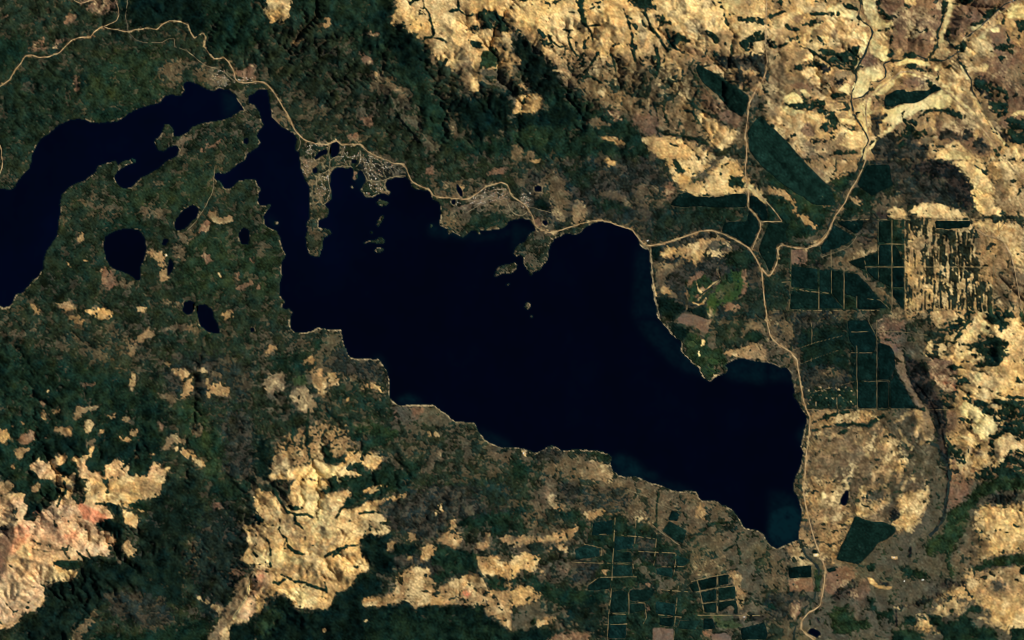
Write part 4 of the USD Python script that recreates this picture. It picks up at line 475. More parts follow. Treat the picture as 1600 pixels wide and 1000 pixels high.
c('T', P(3, 0, "1060 420 1180 400 1250 500 1280 580 1350 680 1450 850 1500 900 1480 960 1350 780 1250 680 1150 590 1060 500"), 3, 1.2, .9); c('V', P(3, 0, "1180 620 1290 650 1350 780 1450 900 1500 980 1380 850 1250 690"), 2.5, .9, .8); c('H', P(3, 0, "1060 400 1090 400 1060 440 1040 440"), .8); c('W', P(3, 0, "720 330 650 310 640 260 680 230 700 300 750 350"), 2, 1.1, .9); c('W', P(3, 0, "590 190 625 230 620 280 580 360 560 380 600 280"), 1.2, .9); c('W', P(3, 0, "655 200 740 195 720 215 670 220"), .8); c('W', P(3, 0, "1265 155 1330 155 1340 180 1280 190"), 1); c('H', P(3, 0, "1070 960 1180 905 1260 960 1300 990 1300 1000 1060 1000"), 3, .9); c('W', P(3, 0, "1510 40 1590 20 1560 90 1500 110"), 2, 1.3); c('W', P(3, 0, "1510 710 1600 700 1600 720 1530 722"), 1, .7); c('H', P(3, 0, "1570 760 1600 750 1600 790"), 1); c('W', P(3, 0, "590 880 640 780 620 700 600 700 600 800 570 760 560 680 560 640 600 640 640 620 640 880 620 960 600 1000 590 950"), 1.5, 1.0, .7)
c('A', P(3, 0, "940 730 990 720 1000 790 930 800 920 770"), 1.5); c('A', P(3, 0, "1290 810 1320 800 1310 880 1290 870"), 1.2)
c('K', P(3, 0, "330 300 380 310 420 350 540 340 560 400 500 430 420 430 380 390 320 350"), 2, 1.3); c('X', P(3, 0, "150 430 200 400 300 380 390 410 400 430 250 420 170 450"), 1.3, 1.2); c('K', P(3, 0, "320 400 400 420 400 450 350 460"), 1.5, 1.4); c('K', P(3, 0, "385 585 440 590 500 600 500 618 400 622"), 1.2, 1.2)
c('X', P(3, 0, "100 645 200 650 230 600 330 640 370 690 420 720 450 770 560 800 600 850 480 790 400 790 340 700 250 690 130 670"), 1.4, 1.1); c('X', P(3, 0, "340 800 440 770 400 840 350 830"), 1.2, 1.3); c('K', P(3, 0, "260 870 350 870 380 890 280 890"), 1, 1.2); c('X', P(3, 0, "380 970 450 945 560 940 560 960 480 960 400 985"), 1, 1)
for t in ("200 290 260 310 320 350 400 410 480 430 530 430", "270 90 330 80 400 95", "450 10 500 50 560 60", "150 170 190 190", "110 640 180 655 300 690", "0 280 60 290 100 280", "690 190 780 170", "930 740 1000 690 1100 690 1200 720", "690 730 690 770", "810 570 840 640 855 690 840 730 870 780 910 860"): ln('F', P(3, 0, t), 3, 1.1)
c('K', P(3, 0, "660 0 720 0 700 60 760 120 730 120 680 60"), 1.2, 1); c('K', P(3, 0, "760 220 785 240 780 280 760 260"), 1, 1.1); c('K', P(3, 0, "750 310 800 310 800 340 760 345"), 1, 1.2); c('K', P(3, 0, "870 270 930 255 960 340 880 330"), 1.5, 1.2); c('X', P(3, 0, "850 400 910 400 1020 430 1030 460 960 450 890 430"), 1, 1); c('K', P(3, 0, "1300 490 1370 480 1450 570 1470 640 1370 620 1300 540"), 2.5, 1.5, .9); c('K', P(3, 0, "1400 290 1520 270 1560 340 1430 310"), 2, 1.4); c('X', P(3, 0, "1540 130 1600 110 1600 200 1570 200"), 1.5); c('K', P(3, 0, "1340 640 1420 660 1400 740"), 2, 1.5); c('K', P(3, 0, "1370 760 1480 820 1550 870 1520 900 1420 830"), 2, 1.5); c('X', P(3, 0, "1540 850 1590 840 1590 910 1550 910"), 1.2, 1.1); c('Q', P(3, 0, "730 880 850 800 950 850 960 960 850 1000 720 1000"), 3, 1.4, .9); c('I', P(3, 0, "860 480 990 490 1000 540 900 550 820 550"), 2, 1.2); c('X', P(3, 0, "980 540 1000 500 1040 510 1030 560"), 1, 1); c('X', P(3, 0, "920 820 990 810 990 840 930 870"), 1.2, 1.2); c('X', P(3, 0, "800 880 850 870 860 920 810 920"), .8, .8); c('X', P(3, 0, "860 790 910 790 920 830 880 850"), .8, .8); c('X', P(3, 0, "760 930 810 930 810 970 770 965"), .8, .8); c('L', P(3, 0, "940 850 1040 800 1040 900 960 930"), 3, 1, .8); c('V', P(3, 0, "1000 780 1050 740 1060 850 1020 880"), 2)
c('I', P(3, 0, "340 470 420 480 430 540 350 530"), 3, 1.1, .7); c('K', P(3, 0, "420 500 480 500 470 550 430 550"), 1.5, 1.5)
# ---------------- valley and grid
c('F', P(3, 1, "0 0 200 0 270 80 390 170 440 230 380 330 330 460 150 520 0 500"), 3, .8); c('M', P(3, 1, "20 60 250 80 380 200 420 260 330 350 180 330 60 200"), 6, 1, .6); c('F', P(3, 1, "400 170 560 40 540 100 440 220"), 2); c('M', P(3, 1, "390 100 500 60 520 100 430 180"), 3)
c('A', P(3, 1, "200 0 600 0 560 60 400 130 340 150 280 80"), 2, 1, .9); c('V', P(3, 1, "250 60 350 60 400 110 340 150"), 2)
c('F', P(3, 1, "560 140 620 30 760 30 800 170 700 220 660 260 640 330 440 370 430 350 500 240"), 3, .9, .9); c('A', P(3, 1, "310 210 380 240 390 290 340 290"), 1, 1.4); c('A', P(3, 1, "0 170 100 190 170 250 180 330 250 350 320 430 310 445 240 400 170 350 140 260 60 220 0 210"), 1.2, 1.3); c('A', P(3, 1, "500 225 560 240 620 330 590 310 530 260"), 1.2, 1.4)
c('Q', P(3, 1, "640 0 860 0 900 80 860 140 760 160"), 3, 1.5); c('Q', P(3, 1, "790 170 900 80 1100 120 1200 220 1290 310 1150 300 1040 260 900 290 800 260"), 4, 1.6, .9); c('B', P(3, 1, "670 240 800 190 860 240 780 320 660 320"), 3, 1); c('K', P(3, 1, "860 30 1000 0 1130 10 1200 50 1260 110 1285 200 1300 300 1250 310 1150 230 1100 120 950 90"), 2.5, 1.2); c('Q', P(3, 1, "600 380 690 330 690 450 640 470 560 480"), 3, 1.1); c('K', P(3, 1, "690 320 760 340 740 380 690 380"), 2, 1.2)
c('H', P(3, 1, "1130 0 1350 0 1400 130 1500 250 1500 340 1380 350 1310 330 1280 230 1270 130 1200 50"), 3, .9); c('H', P(3, 1, "745 320 800 290 830 300 870 340 860 370 780 372 760 350"), 1.2, .8); c('H', P(3, 1, "870 310 930 285 1050 265 1170 310 1270 360 1270 368 1040 370 960 360"), 1.5, .8); c('A', P(3, 1, "1350 0 1480 0 1600 120 1600 371 1500 340 1400 130"), 3); c('H', P(3, 1, "1490 170 1560 200 1600 260 1600 360 1540 320"), 4, 1.1, .9); c('B', P(3, 1, "1420 60 1480 160 1460 260 1400 180"), 4, 1.2, .7); c('H', P(3, 1, "1400 30 1460 0 1540 0 1600 60 1520 60"), 3, 1, .8)
c('A', P(3, 1, "780 375 1290 375 1400 400 1600 375 1600 1000 850 1000 856 800 780 600"), 2); c('I', P(3, 1, "145 560 245 560 250 660 148 655"), .5, .4); c('V', P(3, 1, "150 560 240 560 240 650 150 650"), 1, .6, .6); c('K', P(3, 1, "250 560 330 560 335 670 255 665"), 1.5, .8, .8); c('I', P(3, 1, "250 670 330 700 310 745 260 720"), 2, 1, .7)
c('L', P(3, 1, "140 500 360 480 360 520 240 560 150 545"), 2, 1); c('A', P(3, 1, "160 540 240 545 300 500 350 480 330 520 230 560"), 1, 1.2)
c('B', P(3, 1, "370 645 480 590 560 490 690 450 690 575 600 600 500 635 560 690 640 730 760 810 850 940 880 1000 730 1000 780 940 700 850 620 780 520 700 430 690"), 1.5, .8); c('V', P(3, 1, "590 580 690 530 690 575 600 600 500 635 430 650 480 620"), 2, .8, .9); c('K', P(3, 1, "560 480 640 460 690 480 640 530 590 560"), 2, 1.4, .7)
c('Q', P(3, 1, "0 740 140 700 130 940 0 930"), 4, 1.2, .9); c('I', P(3, 1, "150 850 210 850 220 920 150 930"), 2, .9, .8); c('H', P(3, 1, "470 690 510 680 500 700 480 700"), .4, .6); c('L', P(3, 1, "530 740 580 750 575 780"), .6, 1); c('Q', P(3, 1, "0 950 200 950 430 945 440 1000 0 1000"), 3, 1.5)
c('V', P(3, 1, "1300 430 1360 455 1440 480 1500 540 1560 680 1600 900 1600 1000 1560 960 1530 700 1500 600 1440 510 1350 480"), 1.5, .9); c('H', P(3, 1, "1290 380 1480 380 1460 430 1380 450 1310 420"), 2, 1.3, .9); c('H', P(3, 1, "1500 530 1600 520 1600 760 1560 700"), 2.5, 1.2, .9); c('B', P(3, 1, "1420 660 1520 680 1560 900 1480 960 1410 940"), 4, 1.2, .8); c('V', P(3, 1, "1270 560 1310 600 1310 750 1270 650"), 3, 1.1, .9); c('F', P(3, 1, "1380 920 1480 920 1560 1000 1380 1000"), 2, 1.4); c('F', P(3, 1, "1240 960 1310 900 1300 960 1270 1000 1200 1000"), 1.5, 1); c('B', P(3, 1, "1290 430 1320 560 1270 560 1270 480"), 2, 1)
c('F', P(3, 1, "135 660 390 690 560 690 640 730 760 810 800 930 850 935 135 935"), 1, .4, .9); c('F', P(3, 1, "500 640 690 580 690 375 860 375 860 930 830 930 770 850 640 730"), .8, .5, .9); c('B', P(3, 1, "500 635 560 690 640 730 760 810 850 940 790 940 720 870 640 800 560 720 470 700"), 2, .9, .9)
# lower plain
c('Q', P(3, 2, "0 0 500 0 510 200 520 400 620 560 250 560 210 420 200 280 140 190 30 110"), 3, 1.2); c('F', P(3, 2, "180 180 480 100 510 330 440 300 350 260 240 300"), 5, .9, .6); c('B', P(3, 2, "0 0 60 0 50 60 130 120 180 200 200 270 150 300 60 240 0 250"), 3, 1.2, .9); c('D', P(3, 2, "500 0 620 0 690 80 690 130 780 180 800 310 930 552 620 556 520 420"), 1.5, .6, .95); c('B', P(3, 2, "350 290 420 280 460 330 400 360 360 340"), 3, 1.3); c('F', P(3, 2, "250 430 620 420 620 555 260 555"), 4, .8, .9); c('B', P(3, 2, "60 20 160 0 160 120 100 140"), 3, 1.4, .8)
c('I', P(3, 2, "690 0 850 0 860 220 810 180 760 140 700 130"), 4, .8, .9); c('L', P(3, 2, "760 60 1000 100 990 240 880 230 830 170"), 4, 1, .9)
c('T', P(3, 2, "1000 0 1600 0 1600 1000 1130 1000 1080 800 1110 700 1110 560 1180 550 1180 300 1000 230"), 3); c('H', P(3, 2, "1180 180 1260 120 1400 60 1580 0 1590 90 1500 180 1440 260 1240 240"), 5, 1, .8); c('H', P(3, 2, "1240 340 1400 300 1540 380 1560 440 1380 480 1260 460"), 5, 1, .8); c('H', P(3, 2, "1190 530 1240 510 1330 590 1420 600 1430 700 1370 750 1300 700 1210 600"), 1.5, .8); c('H', P(3, 2, "1420 760 1530 720 1580 780 1560 830 1480 870 1440 930"), 2, .9, .8); c('I', P(3, 2, "1000 240 1060 230 1140 250 1180 300 1180 460 1100 450 1000 330"), 2, 1); c('R', P(3, 2, "1000 340 1060 350 1180 410 1180 440 1060 390"), 1.5, 1, .35); c('A', P(3, 2, "1110 560 1180 560 1260 650 1360 760 1390 880 1240 900 1130 780"), 4, 1, .8); c('I', P(3, 2, "1150 940 1260 900 1340 940 1280 1000 1140 1000"), 4, 1.1, .8)
for t in ("1180 230 1240 215 1300 200 1330 150 1310 110 1360 90 1420 110 1450 160 1500 170 1490 210 1430 250 1360 290 1280 285 1300 260 1200 245", "1330 160 1450 150 1440 190 1360 210", "1480 90 1560 100 1520 120", "1220 470 1300 490 1400 560 1450 640 1490 680 1450 700 1410 740 1420 880 1395 900 1390 770 1430 700 1400 620 1310 580 1250 530", "1450 460 1560 500 1600 600 1600 780 1550 750 1520 690 1470 640 1460 560 1380 540", "1480 850 1600 820 1600 1000 1260 1000 1330 930 1450 910", "1190 610 1230 610 1250 640 1210 640", "1260 620 1280 640 1275 680 1255 650", "1365 430 1400 420 1395 450 1370 455", "1080 770 1200 800 1230 870 1180 900 1100 850", "1520 30 1540 20 1580 0 1560 60 1500 60", "1370 40 1395 45 1385 65", "1140 290 1180 280 1170 320 1140 320", "1090 460 1130 460 1130 540 1090 530", "1185 370 1250 370 1240 400 1190 410"): c('X', P(3, 2, t), 1.6, 1.5)
for t in ("1010 140 1100 130 1200 150 1260 160", "1190 215 1250 160 1330 140 1440 130", "1240 180 1300 170 1400 180", "1160 130 1210 60 1270 0", "1100 20 1170 10 1250 -10", "1400 500 1500 480 1600 490", "1450 550 1550 540 1600 560"): ln('F', P(3, 2, t), 3.2, 1.4)
c('X', P(3, 2, "1000 0 1120 0 1200 60 1130 120 1010 120 1000 60"), 2.5, 1.6, .8)
c('N', P(3, 2, "690 130 750 128 800 165 850 220 870 330 930 450 1000 560 1050 660 1045 750 985 750 985 700 945 560 880 440 800 310 795 200"), 1.5, .7); c('V', P(3, 2, "795 200 830 190 860 250 870 350 930 460 1010 580 1050 680 1040 750 960 560 880 440 805 310"), 2, .6, .8); c('I', P(3, 2, "690 135 760 140 790 170 780 180 700 160"), 1)
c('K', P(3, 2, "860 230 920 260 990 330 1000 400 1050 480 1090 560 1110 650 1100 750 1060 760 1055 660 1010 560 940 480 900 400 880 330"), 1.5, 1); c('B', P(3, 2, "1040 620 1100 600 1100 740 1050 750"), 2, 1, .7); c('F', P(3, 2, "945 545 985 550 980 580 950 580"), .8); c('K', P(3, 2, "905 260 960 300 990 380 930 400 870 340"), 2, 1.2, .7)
# steppe east of the lake's foot
c('B', P(3, 2, "265 565 930 562 1000 640 1040 760 1080 900 1120 1010 225 1010 250 800 265 650"), 1.5, .5); c('A', P(3, 2, "270 568 440 565 660 600 680 640 540 650 280 700"), 2, 1.2); c('V', P(3, 2, "280 700 680 680 800 850 700 1000 250 1000 260 800"), 8, 1.2, .85); c('A', P(3, 2, "680 690 800 700 860 820 800 1000 640 1000 700 900"), 6, 1.1, .8); c('T', P(3, 2, "905 565 960 565 965 640 930 720 910 700 940 640"), 1.5, .8); c('L', P(3, 2, "760 570 900 565 930 640 900 720 820 760 760 680"), 4, .8, .9); c('V', P(3, 2, "960 620 1040 640 1050 740 1000 770 940 740"), 3, .8); c('T', P(3, 2, "800 940 850 850 870 880 830 960 820 1000"), 2, 1); c('L', P(3, 2, "800 740 1000 770 1070 800 1100 900 1130 1000 900 1000 860 840"), 5, .8, .9)
for t in ("280 640 380 600 500 570", "280 690 340 670 430 660 530 650 620 660 720 600", "440 710 490 690"): ln('F', P(3, 2, t), 4, 1.5)
c('B', P(3, 3, "225 -10 1010 -10 1010 150 950 270 850 330 700 400 560 530 360 540 270 300 220 150"), 2, .6); c('A', P(3, 3, "230 0 460 0 520 220 430 480 350 540 280 320"), 5, 1.2, .8); c('T', P(3, 3, "550 110 600 40 700 30 760 60 760 130 700 180 630 230 560 230"), 3, .9, .9); c('T', P(3, 3, "800 130 860 90 1000 70 1005 150 940 270 880 330 820 310 770 270 830 220"), 3, 1.1); c('L', P(3, 3, "590 120 640 60 720 70 745 110 680 150 600 140"), 3, 1.1); c('L', P(3, 3, "690 60 800 0 900 0 800 140 760 150"), 3, .8, .9); c('K', P(3, 3, "745 200 800 180 830 210 800 250 750 235"), 2, 1.3); c('V', P(3, 3, "640 230 740 160 760 250 700 270"), 3)
c('W', P(3, 3, "335 80 355 75 362 110 345 125 335 105"), .8, .5); c('T', P(3, 3, "340 225 380 240 385 280 345 275"), 2, .9); c('T', P(3, 3, "500 240 540 230 530 280 490 290"), 1.5); c('A', P(3, 3, "220 170 230 300 300 430 270 430 200 390 195 330"), 2, 1); c('A', P(3, 3, "190 385 230 480 160 500 120 430"), 2, 1, .9); c('V', P(3, 3, "170 500 240 490 290 530 200 545"), 1.5)
c('L', P(3, 3, "1010 0 1110 0 1105 180 1050 320 940 420 850 400 850 350 950 280 1005 160"), 3, .7); c('I', P(3, 3, "1135 0 1300 0 1240 120 1140 190 1115 180"), 3, 1); c('M', P(3, 3, "1130 200 1250 130 1300 50 1400 -10 1600 -10 1600 80 1450 70 1330 120 1270 190 1230 330 1150 440 1140 520 1180 580 1250 590 1150 610 1120 540 1110 450 1000 470 980 400 1090 340"), 2.5, 1); c('K', P(3, 3, "1350 110 1460 80 1560 80 1570 140 1480 180 1380 140"), 2, 1.6, .8)
c('T', P(3, 3, "1350 150 1450 170 1600 110 1600 430 1460 460 1330 510 1270 570 1400 550 1600 510 1600 960 1480 940 1340 780 1200 720 1100 745 960 770 800 810 850 880 1000 850 1100 960 1000 940 800 850 800 800 1080 720 1240 640 1260 540 1330 380 1290 240"), 4, 1); c('A', P(3, 3, "1270 560 1600 500 1600 700 1300 720 1180 700"), 6, 1, .8); c('H', P(3, 3, "1440 200 1600 130 1600 380 1480 400"), 6, 1, .7); c('H', P(3, 3, "1020 800 1200 740 1260 780 1150 850 1000 840"), 4, 1, .7); c('H', P(3, 3, "1300 850 1450 880 1530 920 1420 920"), 3, 1, .7); c('B', P(3, 3, "1250 330 1380 340 1400 460 1270 560 1160 560 1160 460 1230 420"), 3, 1.3, .8); c('M', P(3, 3, "1280 540 1450 480 1600 430 1600 500 1440 540 1300 570"), 2, 1.1); c('L', P(3, 3, "1380 640 1480 630 1480 690 1420 700"), 2)
c('I', P(3, 3, "130 620 280 615 285 700 135 700"), .5, .3); c('I', P(3, 3, "145 750 205 745 210 820 170 870 135 850"), 1); c('Q', P(3, 3, "0 700 250 710 270 760 130 760 140 870 0 880"), 3, 1.1); c('F', P(3, 3, "0 765 40 770 50 810 0 815"), 1); c('M', P(3, 3, "290 560 330 550 335 620 320 700 290 720 300 640"), 1); c('B', P(3, 3, "0 470 120 500 130 700 0 690"), 6, 1, .7)
c('I', P(3, 3, "365 570 500 535 545 560 560 590 500 640 450 720 380 720 345 700"), 2, .8); c('I', P(3, 3, "480 700 620 620 640 680 600 760 540 770"), 3, .9, .7); c('M', P(3, 3, "400 800 490 780 540 790 545 880 600 868 650 890 640 925 500 960 420 960 390 900"), 1.8, 1); c('F', P(3, 3, "610 740 660 745 665 830 790 810 800 920 770 870 680 870 650 820"), 1.5, 1); c('L', P(3, 3, "660 640 1050 600 1100 690 900 750 700 760"), 4, .8); c('F', P(3, 3, "620 530 680 520 680 560 630 570"), 1, 1); c('F', P(3, 3, "810 540 950 560 1000 600 1050 620 860 610"), 2, 1.3); c('L', P(3, 3, "670 560 700 500 800 520 800 600 760 640 680 620"), 2, .7); c('T', P(3, 3, "620 605 660 620 690 660 770 670 790 660 760 685 690 680 640 650"), .7, 1); c('H', P(3, 3, "770 480 810 480 815 497 780 495"), .7, .8); c('K', P(3, 3, "690 640 740 635 760 660 710 660"), 1, 1); c('K', P(3, 3, "1080 630 1260 625 1260 650 1130 690 1060 670"), 1.5, 1.7, .8); c('W', P(3, 3, "285 460 315 458 318 478 290 480"), .4, .4)
for t in ("840 870 880 850 935 860 942 895 890 905 850 900", "1000 850 1040 845 1080 865 1110 890 1170 885 1240 830 1285 900 1300 930 1380 915 1430 960 1430 1010 1100 1010 1090 950 1040 930", "1140 800 1170 800 1172 830 1142 840", "1520 925 1560 930 1600 890 1600 1000 1540 1000", "780 940 900 940 970 960 980 1000 780 1000", "1250 780 1340 800 1330 830 1260 830", "1580 545 1600 545 1600 600 1570 590"): c('F', P(3, 3, t), 1.2, 1.2)
c('K', P(3, 3, "400 700 560 630 560 650 450 760 410 760"), 2, 1.8, .8); c('K', P(3, 3, "820 790 1000 740 1100 700 1100 720 1000 770 840 810"), 1, 2.0, .8); c('B', P(3, 3, "480 800 600 740 660 840 560 880"), 3, 1, .6)
for t in ("800 810 805 870 800 920", "880 450 895 420 885 480", "290 850 320 890"): ln('K', P(3, 3, t), 3)
# pale scrolls of the steppe mounds and of the northern floodplain
for k, t in ((3, "550 110 590 50 650 30 720 30 755 70 760 130 700 180 640 220 600 235"), (3, "860 165 870 250 880 315"), (3, "880 110 900 170 940 220 950 265"), (3, "992 0 1000 80 1000 150"), (3, "800 130 830 90 850 30 872 -10"), (3, "870 80 920 90 990 70"), (3, "800 290 860 300 900 320"), (3, "830 215 870 180 895 230 870 300"), (3, "640 235 600 260 560 200"), (3, "480 90 500 40 480 0"), (3, "300 70 330 140 360 200 350 260"), (3, "430 280 480 300 500 330"),
             (2, "960 570 966 640 925 725"), (2, "845 850 872 880 840 940 812 1010"), (2, "655 1010 680 950 722 935"), (2, "740 955 738 1010"), (2, "902 960 915 1010"), (2, "700 760 780 780 792 830 740 900 655 960"), (2, "800 640 850 600 900 580"), (2, "560 570 640 590 690 620"), (2, "820 690 860 760 900 800"), (2, "540 760 600 800 640 860"), (2, "330 710 380 740 420 720 470 740"), (2, "300 800 360 820 400 790"), (2, "420 830 470 800 530 830"), (2, "960 690 1000 760 950 770")):
    ln('H', P(3, k, t), 4.5, 1.8, .4)
for t in ("60 160 100 120 170 110 230 60", "100 260 180 250 260 200 330 140 400 120 470 90 550 90", "240 130 250 190 330 230 400 250", "420 60 470 100 540 120 600 160", "590 200 600 250 570 330 555 400", "740 150 800 190 820 250", "860 50 880 130 900 200 930 230", "660 290 700 310 760 320", "1250 170 1330 160 1370 190 1330 240 1280 270", "1300 350 1350 330 1400 310 1400 260 1340 230", "1080 440 1150 470 1220 540 1300 620 1360 720 1420 820 1480 900", "1110 560 1180 640 1260 720 1330 810 1400 900 1470 1000", "120 700 180 690 240 720 330 760", "420 840 480 820 560 840", "640 700 700 690 780 700 840 670", "960 450 1040 480 1120 540 1170 610", "0 110 40 150 50 210 20 270", "1430 60 1500 90 1560 60"):
    ln('W', P(3, 0, t), 2.6, 1.3, .65)
for t in ("0 40 80 60 160 40", "120 150 200 180 230 260", "500 20 560 80 590 160", "620 40 660 100 640 180", "700 180 690 260 650 320", "1000 30 1060 100 1150 160 1260 220", "1080 260 1160 300 1240 350", "1340 60 1400 120 1480 150", "260 440 330 450 400 520", "430 160 520 190 560 260"):
    ln('H', P(2, 0, t), 2.8, 1.0, .7)
# ---------------- closer survey of the dry east
def many(x, y, cls, soft, amp, s, *texts):
    for t in texts: c(cls, Z(x, y, 8.0, t), soft, amp, s)
NA, NB, NC_, ND, EA, EB, NG = (1200, 0), (1400, 0), (1200, 125), (1400, 125), (1400, 480), (1400, 605), (1000, 0)
many(*NA, 'V', 1.5, .9, .85, "0 620 100 640 180 700 210 850 250 1000 0 1000", "340 650 450 590 520 640 470 720 330 760", "590 40 740 30 720 110 640 140 500 180 470 230 400 250 420 180", "760 470 900 500 1000 600 860 670 760 590", "830 890 1000 880 1080 920 900 1000 840 980", "150 250 240 200 200 300 120 400 90 380", "530 430 600 360 690 360 720 470 620 450 540 490")
many(*NA, 'I', 1.2, .8, .9, "1170 690 1280 680 1400 780 1420 830 1300 830 1180 860", "1420 20 1600 0 1600 200 1520 210 1440 120", "280 200 400 190 480 250 350 300", "780 330 860 330 880 430 820 480")
many(*NA, 'H', .9, .9, .9, "770 310 830 300 850 360 800 400", "930 260 1050 250 1060 300 960 320", "1040 420 1100 330 1150 300 1140 360 1050 450", "420 520 520 410 560 390 500 480", "440 560 620 540 700 580 620 630 520 600", "340 800 480 740 520 760 380 820", "50 280 150 220 250 170 400 120 480 130 330 210 230 300 150 400 130 480 70 440", "1350 420 1470 390 1500 470 1440 560 1320 540", "870 350 900 420 1000 440 1160 400 1190 480 1100 500 920 480", "400 900 560 830 620 900 500 980")
many(*NA, 'W', .8, .8, .95, "740 120 850 60 890 30 950 90 960 120 900 165 750 150", "890 190 980 120 1030 110 1100 150 1110 240 960 200", "1190 70 1220 0 1300 0 1310 100 1350 200 1440 300 1560 260 1580 300 1500 350 1400 380 1340 330 1310 350 1260 240 1210 150", "1180 390 1230 430 1250 480 1250 570 1170 720 1150 660 1210 560", "1090 820 1130 740 1160 760 1140 830", "1270 580 1330 540 1380 560 1500 600 1510 740 1440 780 1350 700 1290 660", "1110 880 1200 920 1250 850 1330 840 1440 900 1440 1000 1120 1000 1130 930", "620 940 680 950 660 1000 620 1000", "1010 260 1060 260 1050 290")
many(*NA, 'X', .9, 1.2, 1, "20 0 210 0 190 90 140 130 70 100", "510 180 560 145 720 165 900 160 900 185 720 190 620 210", "200 360 240 310 360 350 360 390", "590 440 630 440 700 500 740 560 700 580 630 500", "640 640 740 600 800 620 880 690 1000 620 1140 570 1140 700 1080 860 900 850 800 810 700 720", "280 900 300 850 450 790 560 740 640 760 500 800 430 860", "740 930 820 880 830 900 760 940", "1320 0 1400 10 1420 120 1500 210 1580 220 1560 250 1470 230 1380 150", "1510 460 1560 450 1550 570 1520 560", "1500 640 1600 630 1600 680 1560 720 1500 700", "0 500 80 520 120 580 180 540 260 530 180 590 60 610 0 580", "190 440 240 450 330 480 400 440 380 500 300 510 220 490", "0 170 60 180 60 250 10 240", "90 190 150 140 200 150 120 220", "910 20 1000 60 1110 100 1100 130 980 90", "1340 0 1420 0 1400 60", "500 260 560 240 700 240 720 280 560 290")
many(*NB, 'I', 2, .9, .92, "0 0 640 0 600 150 570 340 500 480 480 640 330 740 200 700 100 660 0 720", "720 80 1100 20 1250 60 1200 130 1030 270 900 300 840 330 700 540 680 380 700 200", "1180 330 1400 320 1390 420 1520 560 1600 700 1600 1000 1220 1000 1240 740 1200 560 1180 430")
many(*NB, 'V', 2, .9, .8, "1360 830 1600 750 1600 1000 1370 1000", "160 220 260 300 300 500 200 520 150 440")
many(*NB, 'H', 1, .9, .9, "540 470 590 440 640 580 680 640 640 700 590 740 480 700 520 640", "870 590 950 610 940 540 1010 480 1150 520 1200 580 1200 620 1060 640 950 680 910 740 960 830 1020 840 1140 800 1160 830 1130 930 1050 880 1000 900 880 860 850 770 760 700", "700 760 790 820 880 980 900 1000 640 1000 700 880", "640 840 700 820 690 760 740 760", "100 0 300 0 250 60 120 60", "0 640 70 610 60 690 0 700", "380 360 440 350 440 400", "430 480 470 460 460 520", "140 440 260 480 240 510")
many(*NB, 'V', 1, .8, .9, "940 700 1060 640 1140 650 1110 720 1040 790 940 770")
many(*NB, 'W', .7, .7, .95, "640 -10 670 -10 700 70 680 170 650 270 630 350 600 430 590 520 540 560 550 420 610 340 640 230 670 120", "100 740 200 730 300 770 400 770 440 830 300 820 180 790 0 830 0 800", "480 890 500 830 560 790 580 830 520 890", "0 980 60 880 150 880 250 920 400 940 490 1000 380 970 240 960 120 900 40 980", "930 330 980 310 1005 340 980 370 935 350", "1010 310 1080 300 1095 330 1030 380", "1170 370 1290 340 1300 400 1220 410", "1390 200 1470 150 1530 70 1600 60 1600 200 1480 230 1400 220", "1000 480 1090 420 1130 460 1050 500", "790 790 860 880 930 1000 880 1000 830 900", "780 610 830 580 830 600 790 640")
many(*NB, 'X', .9, 1.2, 1, "610 0 640 0 620 130 600 260 560 340 580 170", "490 380 560 350 520 470 520 580 500 620 490 500", "620 430 660 300 680 400 690 540 760 580 840 530 900 530 860 600 780 640 690 590", "760 0 900 0 960 30 780 70", "830 340 960 300 1030 280 1080 240 1120 150 1230 80 1330 10 1400 0 1320 70 1250 170 1130 250 1060 300 1000 330", "1520 260 1600 250 1600 430 1540 380", "420 750 520 730 620 760 700 690 840 600 860 630 740 680 640 760 560 770", "740 710 780 730 860 830 900 890 920 950 880 900 800 790", "80 690 180 650 250 660 320 740 200 740 110 720", "90 800 220 800 350 840 440 870 300 890 150 830", "1210 560 1300 550 1500 570 1500 600 1400 600 1530 690 1480 700 1350 640 1260 620", "1260 680 1360 700 1330 800 1260 740", "340 380 400 350 440 390 380 420", "1390 400 1420 390 1420 560 1390 560", "100 60 180 60 200 120 130 110")
many(*NC_, 'V', 2, .9, .9, "0 0 200 20 330 0 620 80 760 140 700 220 500 120 400 150 200 170 100 440 0 480", "850 440 930 390 1010 410 1000 480 880 480", "370 680 460 740 600 840 560 960 440 880", "860 680 960 620 1000 660 930 800 830 800")
many(*NC_, 'I', 1.5, .9, .9, "270 50 420 20 600 100 560 130 300 110", "390 640 500 540 600 600 610 700 480 720", "1300 300 1430 270 1440 330 1330 360")
many(*NC_, 'H', .9, .9, .95, "360 620 400 500 440 500 440 560 380 640 500 720 650 720 600 740 450 720", "530 400 640 440 690 510 640 620 580 640 640 520 560 450", "820 780 860 660 940 600 1040 620 1080 680 960 640 890 660 850 760", "960 740 1050 640 1180 650 1250 740 1200 850 1050 870 890 830", "30 560 120 450 210 480 290 580 290 640 200 560 100 520", "560 900 660 850 760 890 640 930", "610 0 660 0 650 80 620 60", "750 370 900 330 900 380 800 420")
